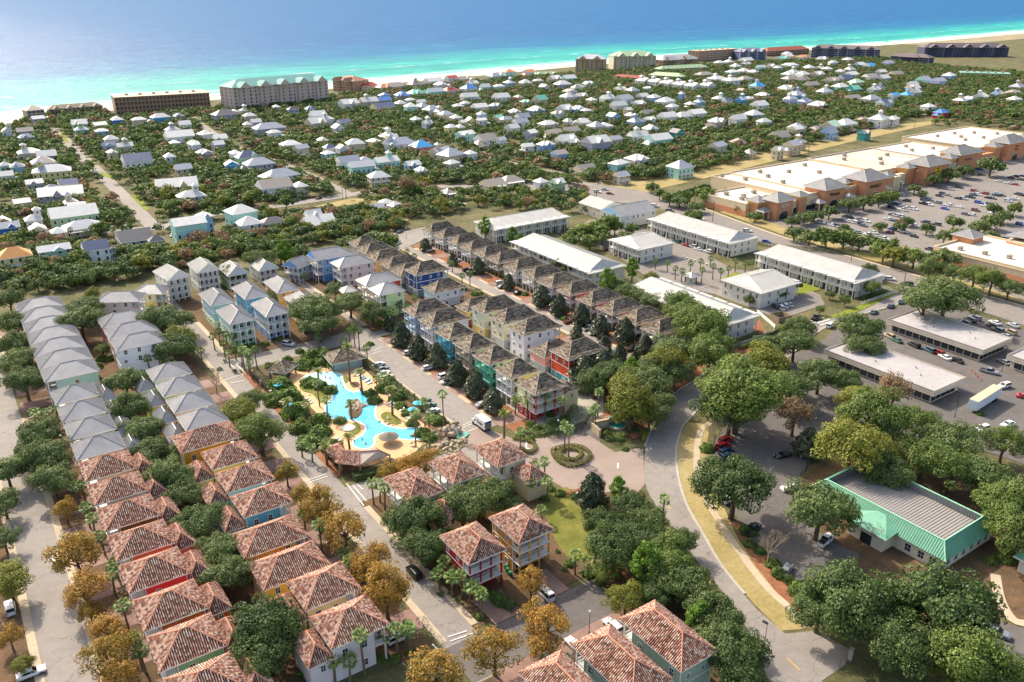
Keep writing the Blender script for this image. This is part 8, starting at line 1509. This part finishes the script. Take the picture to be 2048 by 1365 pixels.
# flag by the cream shed
x, y = PX(1193, 400); t = root('flag_pole', x, y, 0, 0, 'flag pole with red, white and blue flag by the shed', 'flag'); part(t, 'pole', CONCG, lambda m: m.cyl(0, 0, 0, 11, .08)); part(t, 'flag', LR, lambda m: [m.box(.08, 3.2, -.01, .01, 9 + k * .3, 9.15 + k * .3) for k in range(6)]); part(t, 'flag_stripe', WHITE, lambda m: [m.box(.08, 3.2, -.01, .01, 9.15 + k * .3, 9.3 + k * .3) for k in range(6)]); part(t, 'flag_canton', LBL, lambda m: m.box(.08, 1.4, -.02, .02, 9.9, 10.8))
LANDMARKS = [(-12, 150, 'along the far left street'), (6, 120, 'by the left street curb'), (6, 175, 'on the left street'), (6, 230, 'at the left street bulb'), (6, 300, 'left of the upper left row'), (30, 110, 'in the lower alley'), (30, 150, 'in the alley between tile roofs'), (30, 195, 'in the alley midway'), (30, 240, 'in the alley between metal roofs'), (29, 300, 'beside the three stacked houses'), (52, 120, 'before the cream tile house'), (52, 160, 'before the turquoise house'), (52, 200, 'before the ochre house'), (52, 240, 'before the pale aqua house'), (52, 300, 'by the upper pool street'), (61, 320, 'near the mint house'), (68, 200, 'on the pool west border'), (80, 172, 'by the tiled pool pavilion'), (78, 245, 'by the pool entrance shelter'), (98, 235, 'behind the pool lounge row'), (98, 185, 'on the pool east border'), (85, 205, 'in the pool garden'), (72, 258, 'before the arcaded houses'), (104, 268, 'beside the beige arcaded house'), (118, 275, 'before the pale lime house'), (118, 235, 'before the white porch house'), (118, 210, 'before the taupe porch house'), (118, 185, 'before the yellow porch house'), (124, 158, 'by the red corner house'), (150, 165, 'behind the brick red house'), (136, 255, 'on the cross street'), (165, 230, 'behind the middle row'), (181, 215, 'before the crimson house'), (181, 250, 'before the pink and blue house'), (181, 290, 'before the pale aqua house'), (181, 330, 'at the right street top'), (168, 310, 'beside the navy house row'), (203, 200, 'behind the long white block'), (204, 260, 'behind the white house row'), (150, 145, 'by the entrance fountain'), (146, 120, 'on the entrance circle'), (112, 135, 'below the beige tile houses'), (85, 132, 'between red and beige houses'), (70, 108, 'before the dark red house'), (60, 108, 'left of the dark red house'), (95, 118, 'beside the ochre house lawn'), (100, 100, 'at the street end'), (75, 92, 'above the sage houses'), (52, 98, 'by the pinkish white house'), (95, 78, 'right of the sage house'), (112, 100, 'along the curved road'), (125, 118, 'on the curved road wood edge'), (165, 175, 'on the boulevard corner'), (190, 172, 'by the boulevard bend'), (140, 88, 'on the green office lot'), (165, 112, 'above the green office'), (150, 60, 'below the green office'), (185, 60, 'right of the green office'), (120, 85, 'by the curved sidewalk'), (135, 62, 'by the bottom side street'), (175, 140, 'on the shaded parking lot'), (205, 125, 'before the white trailer office'), (205, 160, 'beside the boulevard bend lot'), (220, 95, 'by the white trailer'), (255, 130, 'between the two grey offices'), (255, 165, 'at the office lot entrance'), (290, 130, 'right of the upper grey office'), (270, 100, 'by the right edge office'), (235, 215, 'by the short white block'), (240, 240, 'by the small turquoise pool'), (262, 250, 'right of the small pool'), (240, 300, 'behind the white pool block'), (275, 290, 'by the blue gabled hall'), (275, 200, 'by the white picket fence'), (320, 225, 'on the highway shoulder'), (315, 270, 'on the highway'), (300, 175, 'at the highway junction'), (340, 250, 'on the mall hedge line'), (345, 200, 'by the tan store'), (375, 255, 'before the first mall tower'), (375, 225, 'on the lower mall lot'), (420, 255, 'before the second mall tower'), (420, 225, 'on the mid mall lot'), (470, 265, 'before the third mall tower'), (470, 230, 'on the upper mall lot'), (530, 265, 'before the yellow shop sign'), (540, 240, 'on the far mall lot'), (620, 270, 'at the far mall end'), (320, 330, 'left of the mall front'), (350, 350, 'behind the mall corner'), (460, 370, 'behind the mall'), (600, 380, 'behind the far mall'),
 (20, 370, 'in the woods left end'), (60, 380, 'in the woods behind mint house'), (110, 375, 'in the woods behind blue house'), (160, 380, 'in the woods centre'), (200, 385, 'in the woods right end'), (-40, 470, 'by the orange roofed house'), (20, 455, 'by the backyard pool'), (-90, 520, 'by the royal blue house'), (80, 450, 'by the aqua three-storey house'), (140, 450, 'by the dry lawn'), (-150, 600, 'left of the long beach street'), (-40, 560, 'along the long beach street'), (60, 560, 'by the long yellow house'), (-60, 700, 'along the mid beach street'), (60, 700, 'by the navy steep roof house'), (40, 860, 'by the tan row flats'), (150, 850, 'before the brown beachfront block'), (180, 700, 'by the green lawn street'), (250, 860, 'before the pinkish condominium'), (170, 560, 'by the big white shuttered house'), (260, 640, 'by the silver house pair'), (330, 830, 'right of the pinkish condominium'), (420, 930, 'by the brown stepped villa'), (300, 520, 'by the brown tall tree'), (250, 470, 'on the cream block scrub'), (360, 640, 'by the bright blue roof'), (450, 800, 'by the red beach roof'), (440, 600, 'on the street end lawn'), (380, 480, 'by the highway bend'), (520, 700, 'by the white porch houses'), (560, 880, 'by the orange beach villas'), (520, 560, 'by the three-storey grey house'), (620, 640, 'by the teal gable house'), (640, 800, 'by the pink house'), (760, 900, 'by the tan condominium'), (760, 720, 'by the eight white villas'), (700, 520, 'along the canal verge'), (860, 980, 'by the cream condominium'), (880, 760, 'by the pale green flats'), (980, 900, 'by the silver lodge'), (900, 600, 'by the white roof cluster'), (1000, 760, 'by the yellow villa'), (1100, 900, 'by the brown beach flats'), (1080, 640, 'by the navy roofed house'), (1200, 760, 'by the pale villas'), (1000, 480, 'by the crimson house'), (1250, 560, 'by the lavender houses'), (1350, 850, 'before the dark gabled condominium'), (1400, 700, 'before the beach hotel'), (1200, 420, 'by the far right pool'), (1450, 560, 'by the green hall')]
# ------------------------------------------------------------------ labels: single each thing out
NUM = ['', 'first', 'second', 'third', 'fourth', 'fifth', 'sixth', 'seventh', 'eighth', 'ninth', 'tenth', 'eleventh', 'twelfth', 'thirteenth', 'fourteenth', 'fifteenth', 'sixteenth', 'seventeenth', 'eighteenth', 'nineteenth', 'twentieth']
def finish_labels():
    bpy.context.view_layer.update()
    autos = [o for o, a in THINGS if a]
    for o in autos:
        x, y = o.location.x, o.location.y
        lm = min(LANDMARKS, key=lambda l: (l[0] - x) ** 2 + (l[1] - y) ** 2)
        o['label'] = o['label'] + ' ' + lm[2]
    by = {}
    for o, a in THINGS: by.setdefault(o['label'], []).append(o)
    for lb, os_ in by.items():
        if len(os_) < 2: continue
        os_.sort(key=lambda o: PV(*o.location)[0])
        for i, o in enumerate(os_):
            if len(os_) == 2: o['label'] = lb + (', left one' if i == 0 else ', right one')
            elif len(os_) <= 20: o['label'] = f'{lb}, {NUM[i + 1]} from left'
            else: o['group'] = lb
finish_labels()
